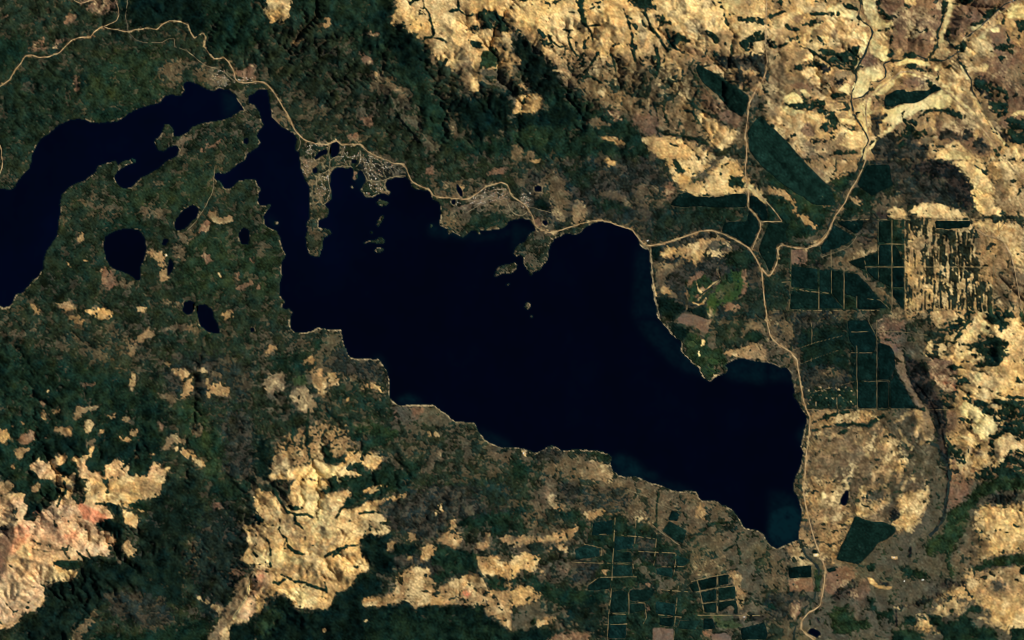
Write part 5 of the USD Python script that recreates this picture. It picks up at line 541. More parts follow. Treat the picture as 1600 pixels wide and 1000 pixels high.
many(*NC_, 'W', .7, .7, .95, "195 250 240 190 330 150 400 200 450 290 330 300 220 290", "165 340 220 320 330 370 380 400 330 460 250 430", "410 130 470 120 540 190 520 220 450 200", "880 130 980 40 1030 70 1020 190 940 150", "1060 80 1120 0 1250 0 1260 140 1150 210 1060 230", "1290 190 1400 60 1520 0 1600 0 1560 80 1460 180 1330 200", "1205 250 1290 220 1290 300 1250 400 1360 390 1300 420 1250 440 1260 560 1240 660 1280 780 1260 860 1220 1000 1160 1000 1240 850 1250 720 1190 600 1210 480 1190 380", "1010 370 1040 400 1060 440 1020 460", "890 490 950 480 1100 510 1090 570 960 540", "1480 520 1600 380 1600 340 1500 380 1440 480 1380 540", "1430 690 1600 520 1600 590 1500 690", "1250 870 1350 740 1380 740 1300 880", "390 400 480 390 460 430")
many(*NC_, 'Q', 1, 1.1, .95, "1280 440 1500 420 1460 500 1380 560 1400 620 1420 720 1340 700 1290 600", "1400 720 1600 640 1600 1000 1350 1000 1300 880")
many(*NC_, 'X', .9, 1.1, 1, "200 300 380 290 460 320 480 230 390 170 430 170 560 250 700 260 730 370 850 420 900 550 1130 590 1150 640 1060 640 940 590 830 570 740 440 620 410 480 370 250 330", "770 190 830 160 960 190 1030 220 940 230 800 240", "690 560 760 530 840 590 700 650 650 640", "530 740 640 760 740 760 650 790 550 790", "770 940 860 890 1000 880 1130 870 1150 900 950 910 850 960", "720 820 800 740 880 600 900 610 820 740", "1440 310 1600 220 1600 340 1480 370", "30 560 130 530 60 610")
many(*ND, 'V', 1.5, .9, .9, "760 170 900 180 980 270 970 350 880 330 780 230", "1000 230 1120 260 1200 420 1280 560 1350 680 1280 640 1150 500 1060 340", "520 400 640 400 760 500 760 590 620 600 530 500", "870 480 1000 480 1040 560 960 620 860 580")
many(*ND, 'Q', 1.5, 1.2, .95, "0 860 100 800 200 800 380 800 400 1000 0 1000", "540 640 700 620 800 700 940 620 960 720 850 760 700 740 560 760", "960 770 1060 720 1180 860 1130 920 980 880")
many(*ND, 'T', 1, .9, .95, "230 480 290 460 280 520 300 570 370 560 390 420 480 420 500 540 480 680 460 600 400 560 380 620 280 640 230 590 180 570 60 640 0 720 0 690 120 580 190 550", "980 690 1010 610 1060 690 1000 760", "700 0 900 0 950 60 860 110 760 60")
many(*ND, 'H', 1, .9, .9, "640 0 760 40 930 140 1000 240 960 220 850 140 740 120 660 60", "740 320 830 310 980 430 900 430 760 380", "1000 320 1060 370 1080 470 1120 560 1100 600 1060 500 1000 400", "500 940 640 820 760 760 840 830 980 980 1000 1000 480 1000", "1530 540 1600 510 1600 590", "1440 840 1490 800 1590 830 1540 870 1500 900 1600 960 1600 1000 1480 990")
many(*ND, 'W', .8, .7, .95, "470 0 640 100 740 170 740 220 660 290 690 340 400 360 280 390 200 440 60 500 0 560 0 480 100 440 100 360 0 380 0 340 140 300 230 310 400 220 600 130 520 60", "610 960 700 870 860 930 950 1000 620 1000", "1430 420 1560 390 1600 390 1600 440 1480 440", "1160 325 1190 320 1190 370 1165 370", "700 180 760 200 860 300 960 380 1000 450 960 440 840 330 740 250")
many(*ND, 'X', .9, 1.2, 1, "590 370 690 360 760 410 880 450 890 490 780 480 640 420", "30 690 130 600 230 620 150 740 110 720 40 740", "10 790 110 760 120 830 50 860", "130 520 230 500 280 540 240 580 180 550", "210 660 400 620 380 700 240 740", "390 450 415 450 415 560 390 560", "950 20 1050 0 1200 60 1350 120 1440 200 1400 270 1260 250 1130 150 1000 100", "1170 300 1250 260 1380 300 1420 420 1300 500 1230 420", "1390 460 1500 480 1600 640 1590 800 1500 780 1380 680 1400 580", "1200 860 1280 860 1300 950 1240 980", "270 400 500 360 560 375 400 400 300 420")
many(*EA, 'O', 3, 1.3, .8, "150 60 400 40 500 150 560 260 640 420 700 440 750 640 560 640 430 600 380 440 300 300 200 200")
many(*EA, 'H', 1.2, 1, .9, "760 480 940 200 1040 30 1180 50 1080 150 1110 180 1180 200 1220 350 1130 340 1020 370 960 440 900 470 800 460", "1280 350 1420 270 1480 170 1530 100 1570 300 1590 380 1480 450 1380 390", "760 500 900 480 980 540 1060 590 1130 660 960 690 880 640 760 690", "910 820 1000 760 1080 790 1160 800 1240 850 1260 900 1220 1000 840 1000 920 900", "430 60 560 40 600 160 560 270 470 220", "640 60 870 100 860 150 740 150", "640 180 780 180 760 200", "1150 720 1280 710 1260 780 1170 780", "520 480 600 440 620 540 520 620", "380 480 460 400 460 560 400 580", "1300 540 1560 480 1540 510 1320 590", "1110 580 1230 580 1200 620")
many(*EA, 'W', 1.2, 1, .8, "1090 180 1170 190 1210 320 1130 330 1060 300", "820 420 960 260 1000 300 940 420", "930 860 1060 820 1090 900 1000 960", "1020 60 1060 40 1060 120")
many(*EA, 'X', .9, 1.1, 1, "880 60 1020 0 1000 60 960 170 890 240 860 180 880 120", "620 200 870 200 880 230 700 330 640 370 690 260 600 230", "700 420 900 250 890 280 760 390", "790 460 900 470 960 500 1010 520 950 520 860 480", "1090 160 1150 110 1230 120 1220 30 1380 20 1400 100 1300 150 1400 190 1420 230 1330 310 1290 300 1300 200 1220 220 1150 180", "1130 260 1160 235 1200 260 1180 290 1140 280", "1030 340 1070 330 1120 360 1200 380 1300 390 1400 440 1440 460 1360 510 1290 540 1220 500 1120 490 980 480 960 440 1040 400", "980 520 1080 540 1120 590 1010 550", "900 590 1080 600 1000 640", "940 740 1100 690 1150 640 1100 560 1240 570 1280 640 1480 560 1460 590 1330 650 1290 720 1150 740 1050 750", "690 740 740 730 760 790 690 800", "780 880 900 880 930 960 800 960", "1240 860 1300 870 1280 900", "1430 920 1540 880 1560 940")
many(*EA, 'M', 1.5, .8, 1, "1550 40 1600 30 1600 330 1560 200")
many(*EB, 'T', 1.5, 1, .9, "620 680 740 560 840 550 960 600 1040 680 1110 740 1080 780 1020 730 960 860 900 960 860 900 850 740 740 720", "1080 770 1120 800 1200 940 1100 980 960 940")
many(*EB, 'I', 1, .9, .9, "870 740 960 730 990 800 920 860", "1000 820 1080 780 1100 860 1000 870", "1030 600 1120 680 1100 720 1040 660", "620 300 760 290 760 520 640 580", "540 720 600 700 640 860 700 930 640 900 560 800")
many(*EB, 'H', 1, 1, .95, "850 50 900 80 920 110 1080 130 1190 180 1250 100 1400 130 1450 180 1230 150 1130 30 1100 0 860 0", "1180 230 1260 200 1330 240 1450 220 1440 260 1350 280 1230 270", "1220 680 1340 600 1470 600 1490 680 1560 710 1590 790 1500 830 1440 790 1370 860 1390 910 1280 980 1240 800", "800 580 960 610 1020 700 980 760 900 700")
many(*EB, 'W', .8, .9, .95, "800 240 870 170 950 210 1030 270 1080 320 1160 350 1230 370 1230 440 1270 480 1250 560 1190 590 1140 530 1170 620 1140 680 1060 650 1040 590 970 570 960 470 920 400 830 350 800 300")
many(*EB, 'X', .9, 1.2, 1, "850 50 920 60 940 160 1050 150 1160 200 1230 280 1290 400 1320 450 1250 430 1230 360 1100 320 1040 240 900 160", "1180 600 1280 560 1330 450 1400 500 1370 560 1230 680 1210 760 1240 900 1250 1000 1200 960 1190 800 1160 700", "780 400 840 370 880 400 840 440", "900 410 940 400 970 470 940 500", "1180 200 1400 180 1440 200 1300 200", "1130 20 1200 10 1190 60 1140 60", "1240 280 1600 290 1600 620 1560 660 1500 640 1480 590 1350 560 1400 480 1300 360", "600 720 700 710 840 750 860 860 880 960 760 940 660 870 700 800", "1350 860 1450 790 1530 830 1600 810 1600 1000 1300 1000 1390 930", "570 90 650 90 660 250 560 220")
many(*NG, 'V', 1, .9, .9, "740 100 800 40 860 0 940 60 880 110 780 130", "500 160 640 140 680 160 520 190", "330 140 440 130 420 200 360 220", "380 10 440 0 420 60", "1330 40 1440 0 1400 60 1340 80", "560 260 700 240 800 330 740 430 620 420 560 340", "900 200 940 200 950 340 910 330", "1130 240 1160 250 1100 300 1080 280", "0 300 60 330 90 480 40 620 0 640")
many(*NG, 'H', 1, .9, .9, "200 20 300 60 420 110 560 110 680 110 700 160 560 130 420 130 300 110", "1060 110 1250 90 1400 120 1580 60 1580 220 1400 210 1200 180", "960 200 1060 130 1060 300 1000 420 980 540 950 380", "120 500 160 490 160 640 110 690", "180 480 240 490 290 580 240 600")
many(*NG, 'W', .6, .8, .9, "520 380 600 430 680 470 820 470 820 490 640 475", "1050 60 1080 120 1250 70 1300 0 1200 0")
many(*NG, 'X', .8, 1.1, 1, "30 20 130 10 200 90 230 120 100 110 60 60", "160 190 200 180 230 220 200 260 165 250", "245 210 290 180 320 210 310 250 270 250", "230 290 300 280 390 280 400 310 280 320", "300 350 380 340 370 420 460 420 540 440 640 520 560 540 480 500 440 540 340 560 310 520 350 480 320 410", "380 590 480 590 560 640 500 640 400 620", "330 570 380 580 380 650 340 640", "800 350 860 410 960 430 990 540 960 560 900 500 820 410", "1180 220 1300 230 1420 230 1540 260 1590 300 1500 290 1380 290 1260 260", "1090 440 1180 440 1230 490 1140 470", "1250 520 1360 460 1430 460 1590 490 1600 500 1440 520 1420 610 1320 650 1270 580", "880 640 920 630 1000 690 980 720 900 690", "1000 560 1060 530 1080 570 1020 580")
many(*NG, 'Q', 2, 1.5, .95, "1000 740 1220 740 1300 690 1400 760 1560 670 1600 760 1600 1000 1480 900 1300 860 1200 860 1050 860 960 800")
ln('F', Z(1000, 0, 8, "20 120 90 200 130 320 190 410 250 470 290 560 350 640"), 3.2, .8)
ln('F', Z(1000, 0, 8, "180 560 210 680 240 760 220 860 200 960"), 3.2, .8)
# bare mountains of the south-west: creamy centre, reddish and grey slopes
c('W', P(1, 3, "250 60 420 20 400 140 470 200 500 300 460 420 380 330 300 200"), 6, 1.1, .55); c('W', P(1, 2, "300 930 340 910 400 900 520 940 540 1000 320 1000"), 4, 1.1, .5); c('W', P(1, 3, "220 720 300 650 350 700 370 780 270 780"), 3, 1, .5); c('W', P(1, 3, "0 460 160 450 320 500 340 530 200 515 60 530"), 2, 1, .5)
c('R', P(0, 3, "150 250 330 220 500 330 480 420 250 430 120 400"), 8, 1.1, .28); c('V', P(0, 3, "300 150 460 180 440 290 340 270"), 4, 1, .6); c('V', P(0, 3, "540 20 640 30 640 80 560 120"), 3, 1, .7); c('W', P(0, 3, "60 480 110 380 170 400 170 480 120 540 60 540"), 3, 1, .6); c('W', P(0, 3, "520 350 620 340 660 400 600 440 520 410"), 4, 1, .45); c('W', P(0, 3, "20 700 120 640 200 690 120 760 40 800"), 4, 1, .45); c('W', P(0, 3, "130 150 175 155 140 250 120 230"), 1.2, .8, .7); c('V', P(0, 3, "170 380 330 400 460 440 400 500 200 440"), 4, 1.2, .6); c('V', P(1, 3, "300 380 480 420 440 470 330 450"), 4, 1.2, .6)
for t in ("520 250 600 330 680 350", "560 340 640 350 700 390", "480 320 520 420 560 490", "460 60 520 100 600 120", "700 60 800 70 900 110", "300 200 330 260 310 330", "20 480 100 560 60 640", "150 600 220 660 270 700"): ln('V', P(0, 3, t), 2.4, 1.2, .7)
for t in ("520 330 480 400 440 420", "380 180 360 240 300 280", "560 540 520 600 460 620", "100 380 60 460 60 540", "240 500 300 470 380 500", "620 300 560 340 540 400", "700 110 640 130 560 200"): ln('V', P(1, 3, t), 2.4, 1.2, .7)
# solid young plantings beside the eastern shore road
c('F', P(3, 2, "210 60 500 20 510 330 440 300 350 290 250 300 200 200"), 4, 1.0, .75); c('B', P(3, 2, "350 290 420 285 455 330 400 355 360 330"), 2, 1.2, .8); c('B', P(3, 2, "60 20 150 10 160 110 110 140"), 2, 1.3, .7)
TINTS = []
def tint(cls, pts, soft, s): TINTS.append((cls, ext(pts), soft, s))
tint('P', P(0, 3, "0 100 300 120 480 130 700 150 760 260 740 460 520 500 300 520 290 760 60 920 0 900"), 12, .55)
tint('P', P(0, 2, "160 900 420 840 800 890 1060 910 1000 1000 150 1000"), 8, .35)
tint('V', P(0, 3, "560 0 1030 0 990 120 720 140 560 100"), 10, .3)
tint('P', P(1, 3, "0 540 100 560 60 720 0 760"), 6, .5)
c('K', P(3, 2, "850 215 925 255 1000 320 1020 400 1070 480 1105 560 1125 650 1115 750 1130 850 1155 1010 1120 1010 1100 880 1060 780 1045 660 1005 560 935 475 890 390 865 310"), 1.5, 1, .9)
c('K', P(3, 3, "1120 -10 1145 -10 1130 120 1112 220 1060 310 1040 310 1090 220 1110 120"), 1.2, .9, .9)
c('I', P(3, 2, "1130 800 1180 900 1230 1010 1150 1010 1140 900"), 2, .9, .8); c('I', P(3, 3, "1145 0 1250 0 1200 120 1130 200 1140 100"), 2, .9, .8)
c('D', P(3, 2, "200 60 330 20 500 10 515 140 520 330 440 300 350 290 250 300 205 220"), 3, 1.0, .7); c('F', P(3, 1, "140 500 330 540 330 640 140 660 -20 640 -40 740 130 700 135 930 -40 930 -20 700"), 3, 1.1, .7)
c('I', P(3, 1, "150 562 244 562 248 652 150 648"), .5, .4, .9)
c('V', P(0, 3, "1600 555 1560 600 1480 650 1450 760 1370 880 1300 970 1380 940 1470 850 1530 740 1560 640"), 1.5, .8, .9)
tint('P', P(0, 3, "1600 570 1570 640 1555 720 1510 810 1480 860 1560 880 1600 830"), 2, .6); tint('R', P(1, 3, "0 560 60 580 50 680 0 700"), 4, .4)
ln('W', P(0, 3, "1605 550 1565 630 1547 720 1500 800 1460 865"), 3.0, .5, .95)
ln('H', P(2, 1, "1150 760 1165 810 1195 835"), 2.0, .6, .9); ln('H', P(2, 1, "1300 750 1240 785 1215 800"), 2.0, .6, .8); ln('V', P(2, 1, "1110 840 1090 900 1092 930"), 1.8, .6, .9)
tint('R', P(0, 3, "480 135 560 170 700 245 600 280 520 245"), 3, .85); tint('R', P(0, 3, "90 290 200 290 180 370 90 480 50 470 70 360"), 4, .55); tint('R', P(0, 3, "370 370 450 315 510 330 470 390"), 4, .5); tint('I', P(0, 3, "0 340 95 300 60 470 40 580 0 640"), 3, .7)  # last tint paints the shaded left slope of the western ridge darker
# ------------------------------------------------------------------ relief
water_d = np.full((NY, NX), -99.0, np.float32)      # signed distance to the nearest shore, positive in water
def signed(m):
    return (ndimage.distance_transform_edt(m > .5) - ndimage.distance_transform_edt(m <= .5)) * G + (m - .5) * G * (np.abs(m - .5) < .49)
lake_rings = []
lake_mask = np.zeros((NY, NX), np.float32)
for k, (label, ring, amp) in enumerate(LAKES):
    r = rough_ring(ring, 2.0, amp * .8, 100 + k)
    lake_rings.append(r)
    m, sl = raster(r)
    lake_mask[sl] = np.maximum(lake_mask[sl], m)
isl_rings = [rough_ring(r, 1.5, .35, 300 + k) for k, (_, r) in enumerate(ISLANDS)]
isl_id = np.zeros((NY, NX), np.int16)
for k, r in enumerate(isl_rings):
    m, sl = raster(r)
    lake_mask[sl] = np.where(m > .02, np.minimum(lake_mask[sl], 1 - m), lake_mask[sl])
    mm = ndimage.maximum_filter(m, 7) > .2
    isl_id[sl] = np.where(mm & (isl_id[sl] == 0), k + 1, isl_id[sl])
sd = signed(lake_mask)

HP = """30 850 900 130 800 950 60 900 880 250 900 300 300 960 250 430 850 850 480 800 900 520 850 800 400 900 700 370 960 430 650 930 500 730 930 520 600 980 330 200 980 250 450 930 700 340 830 500
60 60 420 20 150 350 150 130 150 250 150 140 300 30 380 430 10 650 230 20 240 200 60 90
700 60 760 740 130 600 600 20 700 560 130 400 650 200 330 700 240 180 840 170 300 900 60 760 1000 60 700 1100 60 620 1000 170 330 950 270 120 1050 240 190 1130 280 100 1100 180 340 780 240 120 860 320 90
1355 0 250 1360 130 180 1360 210 150 1330 300 80 1290 370 45 1260 60 520 1230 150 350 1450 80 420 1550 100 460 1480 30 420 1480 140 230 1560 230 270
1560 300 360 1450 330 180 1400 400 120 1520 450 260 1540 560 520 1570 650 560 1520 700 400 1590 760 360 1400 560 80 1350 430 70 1420 600 80 1470 700 90 1480 800 60 1300 500 40 1300 580 35
1350 700 140 1400 800 150 1430 730 170 1300 900 20 1500 950 320 1580 850 380 1250 970 10 1400 950 90
1000 900 120 1150 800 40 900 770 100 850 900 260 700 800 320 800 820 220 1100 950 60 1200 920 30
100 370 70 200 380 60 300 450 150 100 550 220 200 600 300 330 620 220 420 600 120 450 700 320 600 700 130 350 350 110 150 300 80 250 330 90 60 700 500 180 700 480 320 700 300 700 740 120
1120 480 12 1180 450 25 1230 450 40 1100 400 40 880 400 40 520 250 30 500 320 20 780 320 35 1280 640 40
-90 -90 500 1690 -90 500 -90 1090 500 1690 1090 350 800 -90 800 800 1090 420 -90 700 600 1690 600 600 300 -90 350 1200 -90 600"""
hp = np.array(HP.split(), float).reshape(-1, 3)
hp[:, 2] *= .66 + .00026 * hp[:, 2]
shore_pts = np.vstack([np.array(MAIN)[::9], np.array(WEST)[::8]])
cp = np.vstack([hp[:, :2], shore_pts]); cv = np.concatenate([hp[:, 2], np.full(len(shore_pts), 4.0)])
_, iu = np.unique(cp.round(0), axis=0, return_index=True)
rbf = RBFInterpolator(cp[iu], cv[iu], kernel='linear', smoothing=2)
lx, ly = np.linspace(gx[0], gx[-1], 90), np.linspace(gy[0], gy[-1], 58)
E = rbf(np.stack(np.meshgrid(lx, ly), -1).reshape(-1, 2)).reshape(58, 90)
E = ndimage.zoom(E, (NY / 58, NX / 90), order=3)[:NY, :NX]
E = np.maximum(E, 12)
E *= 1 - np.exp(-np.maximum(-sd, 0) / 14)
nz = grf(3.2, 6, 130, 5)
E = E + (0.12 * E + 5) * nz * (1 - np.exp(-np.maximum(-sd, 0) / 20)) + 1.5
E = np.maximum(E, 2 + .12 * np.maximum(-sd, 0))
fixed = sd > 0
E[fixed] = 0
for _, w, p in RIVERS[:2] + RIVERS[4:]:      # rivers lie low and stay as drainage lines
    D, T, sl = line_distance(p, 30)
    E[sl] = np.where(D < 30, np.minimum(E[sl], E[sl] * smooth(-8, 30, D) + 6), E[sl])

def flow(h, dx):
    ny, nx = h.shape
    n = ny * nx
    hp_ = np.pad(h, 1, constant_values=1e9)
    best = np.zeros_like(h); rcv = np.arange(n).reshape(ny, nx).copy(); dist = np.full_like(h, dx)
    for dj in (-1, 0, 1):
        for di in (-1, 0, 1):
            if dj or di:
                L = dx * math.hypot(dj, di)
                s = (h - hp_[1 + dj:1 + dj + ny, 1 + di:1 + di + nx]) / L
                b = s > best
                best[b] = s[b]; dist[b] = L
                rcv[b] = (np.arange(n).reshape(ny, nx) + dj * nx + di)[b]
    rcv = rcv.ravel()
    dep = (rcv != np.arange(n)).astype(np.int32); p = rcv.copy()
    for _ in range(13):
        dep = dep + dep[p]; p = p[p]
    order = np.argsort(dep, kind='stable')
    b = np.searchsorted(dep[order], np.arange(dep.max() + 2))
    levels = [order[b[k]:b[k + 1]] for k in range(len(b) - 1)]
    A = np.full(n, dx * dx)
    for lv in levels[:0:-1]:
        np.add.at(A, rcv[lv], A[lv])
    return rcv, dist.ravel(), A, levels

def fill(h):
    """Drain closed hollows: priority flood inwards from the border and the lakes."""
    ny, nx = h.shape
    pad = np.full((ny + 2, nx + 2), -1e9); pad[1:-1, 1:-1] = h
    w = pad.ravel().tolist(); W = nx + 2
    done = np.ones((ny + 2, nx + 2), bool); done[1:-1, 1:-1] = h <= 0
    seed = np.zeros((ny + 2, nx + 2), bool); seed[1, 1:-1] = seed[-2, 1:-1] = True; seed[1:-1, 1] = seed[1:-1, -2] = True
    lk = np.zeros_like(done); lk[1:-1, 1:-1] = h <= 0
    seed |= lk & ~ndimage.binary_erosion(lk, np.ones((3, 3)))
    done |= seed
    closed = bytearray(done.ravel().astype(np.uint8).tobytes())
    heap = [(w[i], i) for i in np.flatnonzero(seed.ravel()).tolist()]
    heapq.heapify(heap)
    pop, push = heapq.heappop, heapq.heappush
    nb = (-W - 1, -W, -W + 1, -1, 1, W - 1, W, W + 1)
    while heap:
        z, i = pop(heap)
        for o in nb:
            j = i + o
            if not closed[j]:
                closed[j] = 1
                if w[j] <= z: w[j] = z + .02
                push(heap, (w[j], j))
    return np.array(w).reshape(ny + 2, nx + 2)[1:-1, 1:-1]

def erode(h, dx, iters, k, fx, creep):
    for _ in range(iters):
        rcv, dist, A, levels = flow(h, dx)
        c_ = k * A ** .45 / dist
        hf = h.ravel().copy(); fz = fx.ravel()
        for lv in levels[1:]:
            r = rcv[lv]
            hf[lv] = (hf[lv] + c_[lv] * hf[r]) / (1 + c_[lv])
        hf[fz] = h.ravel()[fz]
        h = hf.reshape(h.shape)
        g = ndimage.gaussian_filter(h, .8)
        h = np.where(fx, h, h + creep * (g - h))
    return h

Ec, fc = E[::2, ::2].copy(), fixed[::2, ::2]
Ec = fill(Ec)
border = np.zeros_like(fc); border[[0, -1]] = True; border[:, [0, -1]] = True
Ec = erode(Ec, 2 * G * U, 14, .13, fc | border, .1)
H = ndimage.map_coordinates(Ec, np.stack(np.meshgrid(np.arange(NY) / 2, np.arange(NX) / 2, indexing='ij')), order=3, mode='nearest')
H += grf(3.0, 2.0, 24, 6) * np.clip(.02 * H, 0, 6)
H = np.where(fixed, 0, H)
H = fill(H)
H = erode(H, G * U, 3, .16, fixed, .12)
_, _, ACC, _ = flow(H, G * U)
ACC = ACC.reshape(NY, NX)
# the scarp of the long ridge on the north slope and the black scarp in the east: abrupt drops
for p, drop, side in ((P(1, 0, "860 660 900 740 960 810 1050 915"), 55, 1), (P(3, 2, "880 300 930 400 1010 500 1060 600 1090 700 1110 800 1130 900 1140 1000") + P(3, 3, "1120 100 1100 230"), 30, 0)):
    D, T, sl = line_distance(p, 26)
    q = np.array(p); X, Y = PXX[sl], PYY[sl]
    i = np.clip((T * (len(q) - 1)).astype(int), 0, len(q) - 2)
    dx_, dy_ = q[i + 1, 0] - q[i, 0], q[i + 1, 1] - q[i, 1]
    s = (X - q[i, 0]) * dy_ - (Y - q[i, 1]) * dx_          # >0 on the left (east / north-east) side of the line
    lift = np.where(s > 0, drop * np.exp(-D / 9.0), 0) * smooth(0, .12, T) * smooth(0, .12, 1 - T)
    H[sl] += lift
H = np.where(sd > 0, -np.clip(3 + 2.2 * sd, 3, 90), np.maximum(H, 2.0 + .35 * np.maximum(-sd, 0).clip(0, 20)))
HL = ndimage.gaussian_filter(H, 1.0)

def hz(px, py):
    px, py = np.broadcast_arrays(np.asarray(px, float), np.asarray(py, float))
    return ndimage.map_coordinates(H, [np.ravel((py - Y0) / G), np.ravel((px - X0) / G)], order=1, mode='nearest').reshape(px.shape)

# ------------------------------------------------------------------ cover: painted tract by tract, every edge broken by noise
keys = list(CL)
tab = np.array([[CL[k][0], *lin(CL[k][1]), *lin(CL[k][2]), CL[k][3], CL[k][4]] for k in keys], np.float32)
COV = np.empty((9, NY, NX), np.float32); COV[:] = tab[keys.index('O')][:, None, None]
edge_n = (.62 * grf(1.9, .8, 16, 21) + .42 * grf(2.6, 3, 34, 22)) * .36
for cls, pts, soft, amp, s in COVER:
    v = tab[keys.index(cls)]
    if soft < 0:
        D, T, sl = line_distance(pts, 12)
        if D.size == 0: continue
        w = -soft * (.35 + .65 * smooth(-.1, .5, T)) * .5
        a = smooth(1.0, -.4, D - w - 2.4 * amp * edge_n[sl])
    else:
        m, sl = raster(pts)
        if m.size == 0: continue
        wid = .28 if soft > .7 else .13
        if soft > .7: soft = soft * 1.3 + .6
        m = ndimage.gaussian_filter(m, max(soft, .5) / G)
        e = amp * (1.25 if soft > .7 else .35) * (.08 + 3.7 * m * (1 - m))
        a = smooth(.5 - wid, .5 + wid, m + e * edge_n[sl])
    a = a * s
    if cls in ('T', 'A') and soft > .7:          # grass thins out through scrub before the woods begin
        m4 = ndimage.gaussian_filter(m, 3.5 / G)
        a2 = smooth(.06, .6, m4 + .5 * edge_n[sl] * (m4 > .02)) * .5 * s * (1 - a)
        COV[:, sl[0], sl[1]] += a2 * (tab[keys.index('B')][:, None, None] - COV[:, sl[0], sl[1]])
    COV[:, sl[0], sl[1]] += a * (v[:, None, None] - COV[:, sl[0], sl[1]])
for cls, pts, soft, s in TINTS:                # soils of another colour, and one slope's painted shade, under the same cover
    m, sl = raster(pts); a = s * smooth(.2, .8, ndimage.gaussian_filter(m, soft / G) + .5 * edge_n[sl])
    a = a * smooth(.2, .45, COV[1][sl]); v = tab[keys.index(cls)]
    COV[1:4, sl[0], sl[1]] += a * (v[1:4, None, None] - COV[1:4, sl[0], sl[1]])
dens, ground, treec, gulw, mott = COV[0], COV[1:4], COV[4:7], COV[7], COV[8]

# trees gather in the gullies of the open uplands
gl = smooth(9.8, 13.0, np.log(ACC + 1))
gl = np.clip(1.7 * ndimage.gaussian_filter(gl, .75), 0, 1)
gn = ndtr(grf(2.6, 5, 60, 31))
dens = dens + gulw * gl * smooth(.1, .65, gn) * 1.4
# the striped plantings east of the firebreak grid: rows north to south with sand between
sm, ssl = raster(P(3, 1, "860 380 1045 380 1050 430 1180 445 1290 440 1300 600 1330 760 1405 800 1400 940 860 935"))
sm = ndimage.gaussian_filter(sm, 1.2)
row = grf(1.6, 1.3, 22, 41, ay=13.0) * .9 + grf(2.0, 1.5, 30, 42, ay=1.6) * .5
bare = np.zeros((NY, NX), np.float32)
for t in ("860 440 990 440 985 930 860 930", "1040 640 1112 640 1100 800 1060 930 1000 930"):
    m, sl = raster(P(3, 1, t)); bare[sl] = np.maximum(bare[sl], ndimage.gaussian_filter(m, 4))
full = np.zeros((NY, NX), np.float32); full[ssl] = sm
stripe_d = smooth(-.25, .5, row + .62 + .3 * grf(2.4, 6, 60, 46) - 1.25 * bare)
dens = dens * (1 - full) + full * stripe_d
sandy = np.stack([lin((206, 170, 110))[k] * np.ones_like(full) for k in range(3)]); brn = np.stack([lin((120, 104, 72))[k] * np.ones_like(full) for k in range(3)])
mixs = smooth(-.9, .6, -row + .8 * bare - .35 + .3 * grf(2, 3, 20, 44))
ground = ground * (1 - full) + full * (sandy * mixs + brn * (1 - mixs))
# white specks where the plantings by the eastern shore were cleared
sp, spl = raster(P(3, 2, "240 420 620 415 620 555 250 558"))
spk = np.zeros((NY, NX), np.float32); spk[spl] = sp
pk = smooth(1.15, 1.9, grf(1.6, 1.4, 14, 47)) * spk * .8
dens = dens * (1 - pk); ground = ground * (1 - pk) + pk * lin((235, 205, 150))[:, None, None]

# clearings along roads and tracks, village plots, blocks
road_mask = np.zeros((NY, NX), np.float32)
for _, w, p in ROADS:
    D, T, sl = line_distance(p, 10)
    if D.size: road_mask[sl] = np.maximum(road_mask[sl], smooth(w * .5 + 1.3, w * .5 + .1, D + edge_n[sl] * 2))
for p in TRACKS:
    D, T, sl = line_distance(p, 6)
    if D.size: road_mask[sl] = np.maximum(road_mask[sl], smooth(.7, .2, D))
dens = dens * (1 - road_mask)
verge = np.zeros((NY, NX), np.float32)
for _, w, p in ROADS[:2] + ROADS[6:8]:
    D, T, sl = line_distance(p, 14)
    verge[sl] = np.maximum(verge[sl], smooth(w * .5 + 2.6, w * .5, D - 6 * edge_n[sl] + 1.0))
ground = ground * (1 - .75 * verge) + .75 * verge * lin((170, 135, 88))[:, None, None]
nf = grf(1.9, 1.1, 70, 51) * .85 + .45 * grf(2.2, 1.5, 30, 52, ax=1.6, ay=.7) - .25 * (H - ndimage.gaussian_filter(H, 4)) / 14
nf = ndtr(nf / nf.std())
village = np.zeros((NY, NX), np.float32)
for p in (Z(460, 200, 8, "130 190 500 140 620 200 850 190 1000 300 1200 400 1400 450 1450 560 1300 600 1130 640 1200 790 1100 860 900 880 820 790 900 660 800 520 600 480 450 560 440 800 330 960 200 960 150 640 90 500"), Z(680, 270, 8, "420 320 850 100 980 320 1200 220 1180 440 1000 580 800 480 560 500 400 520 280 420"), P(0, 0, "1380 400 1470 480 1600 500 1600 560 1520 560 1500 620 1440 560 1340 540 1300 430")):
    m, sl = raster(p); village[sl] = np.maximum(village[sl], ndimage.gaussian_filter(m, 2))
plots = smooth(.35, .8, ndtr(grf(.6, 1.4, 7, 55)))
dens = dens * (1 - village * (.1 + .35 * plots))
ground = ground * (1 - village * .6) + village * .6 * (lin((78, 74, 56))[:, None, None] * (1 - plots) + lin((128, 116, 88))[:, None, None] * plots)

# ground tone: hill tops and terraces of the dry country in slightly different soils
n1, n2, n3 = grf(2.4, 1.0, 40, 61), grf(1.0, 1.0, 6, 62), grf(3.0, 10, 200, 63)
curv = H - ndimage.gaussian_filter(H, 5); curv = np.clip(curv / (3 + .8 * curv.std()), -2, 2)
ridged = 1 - np.abs(grf(2.6, 1.5, 34, 64)) * 1.5
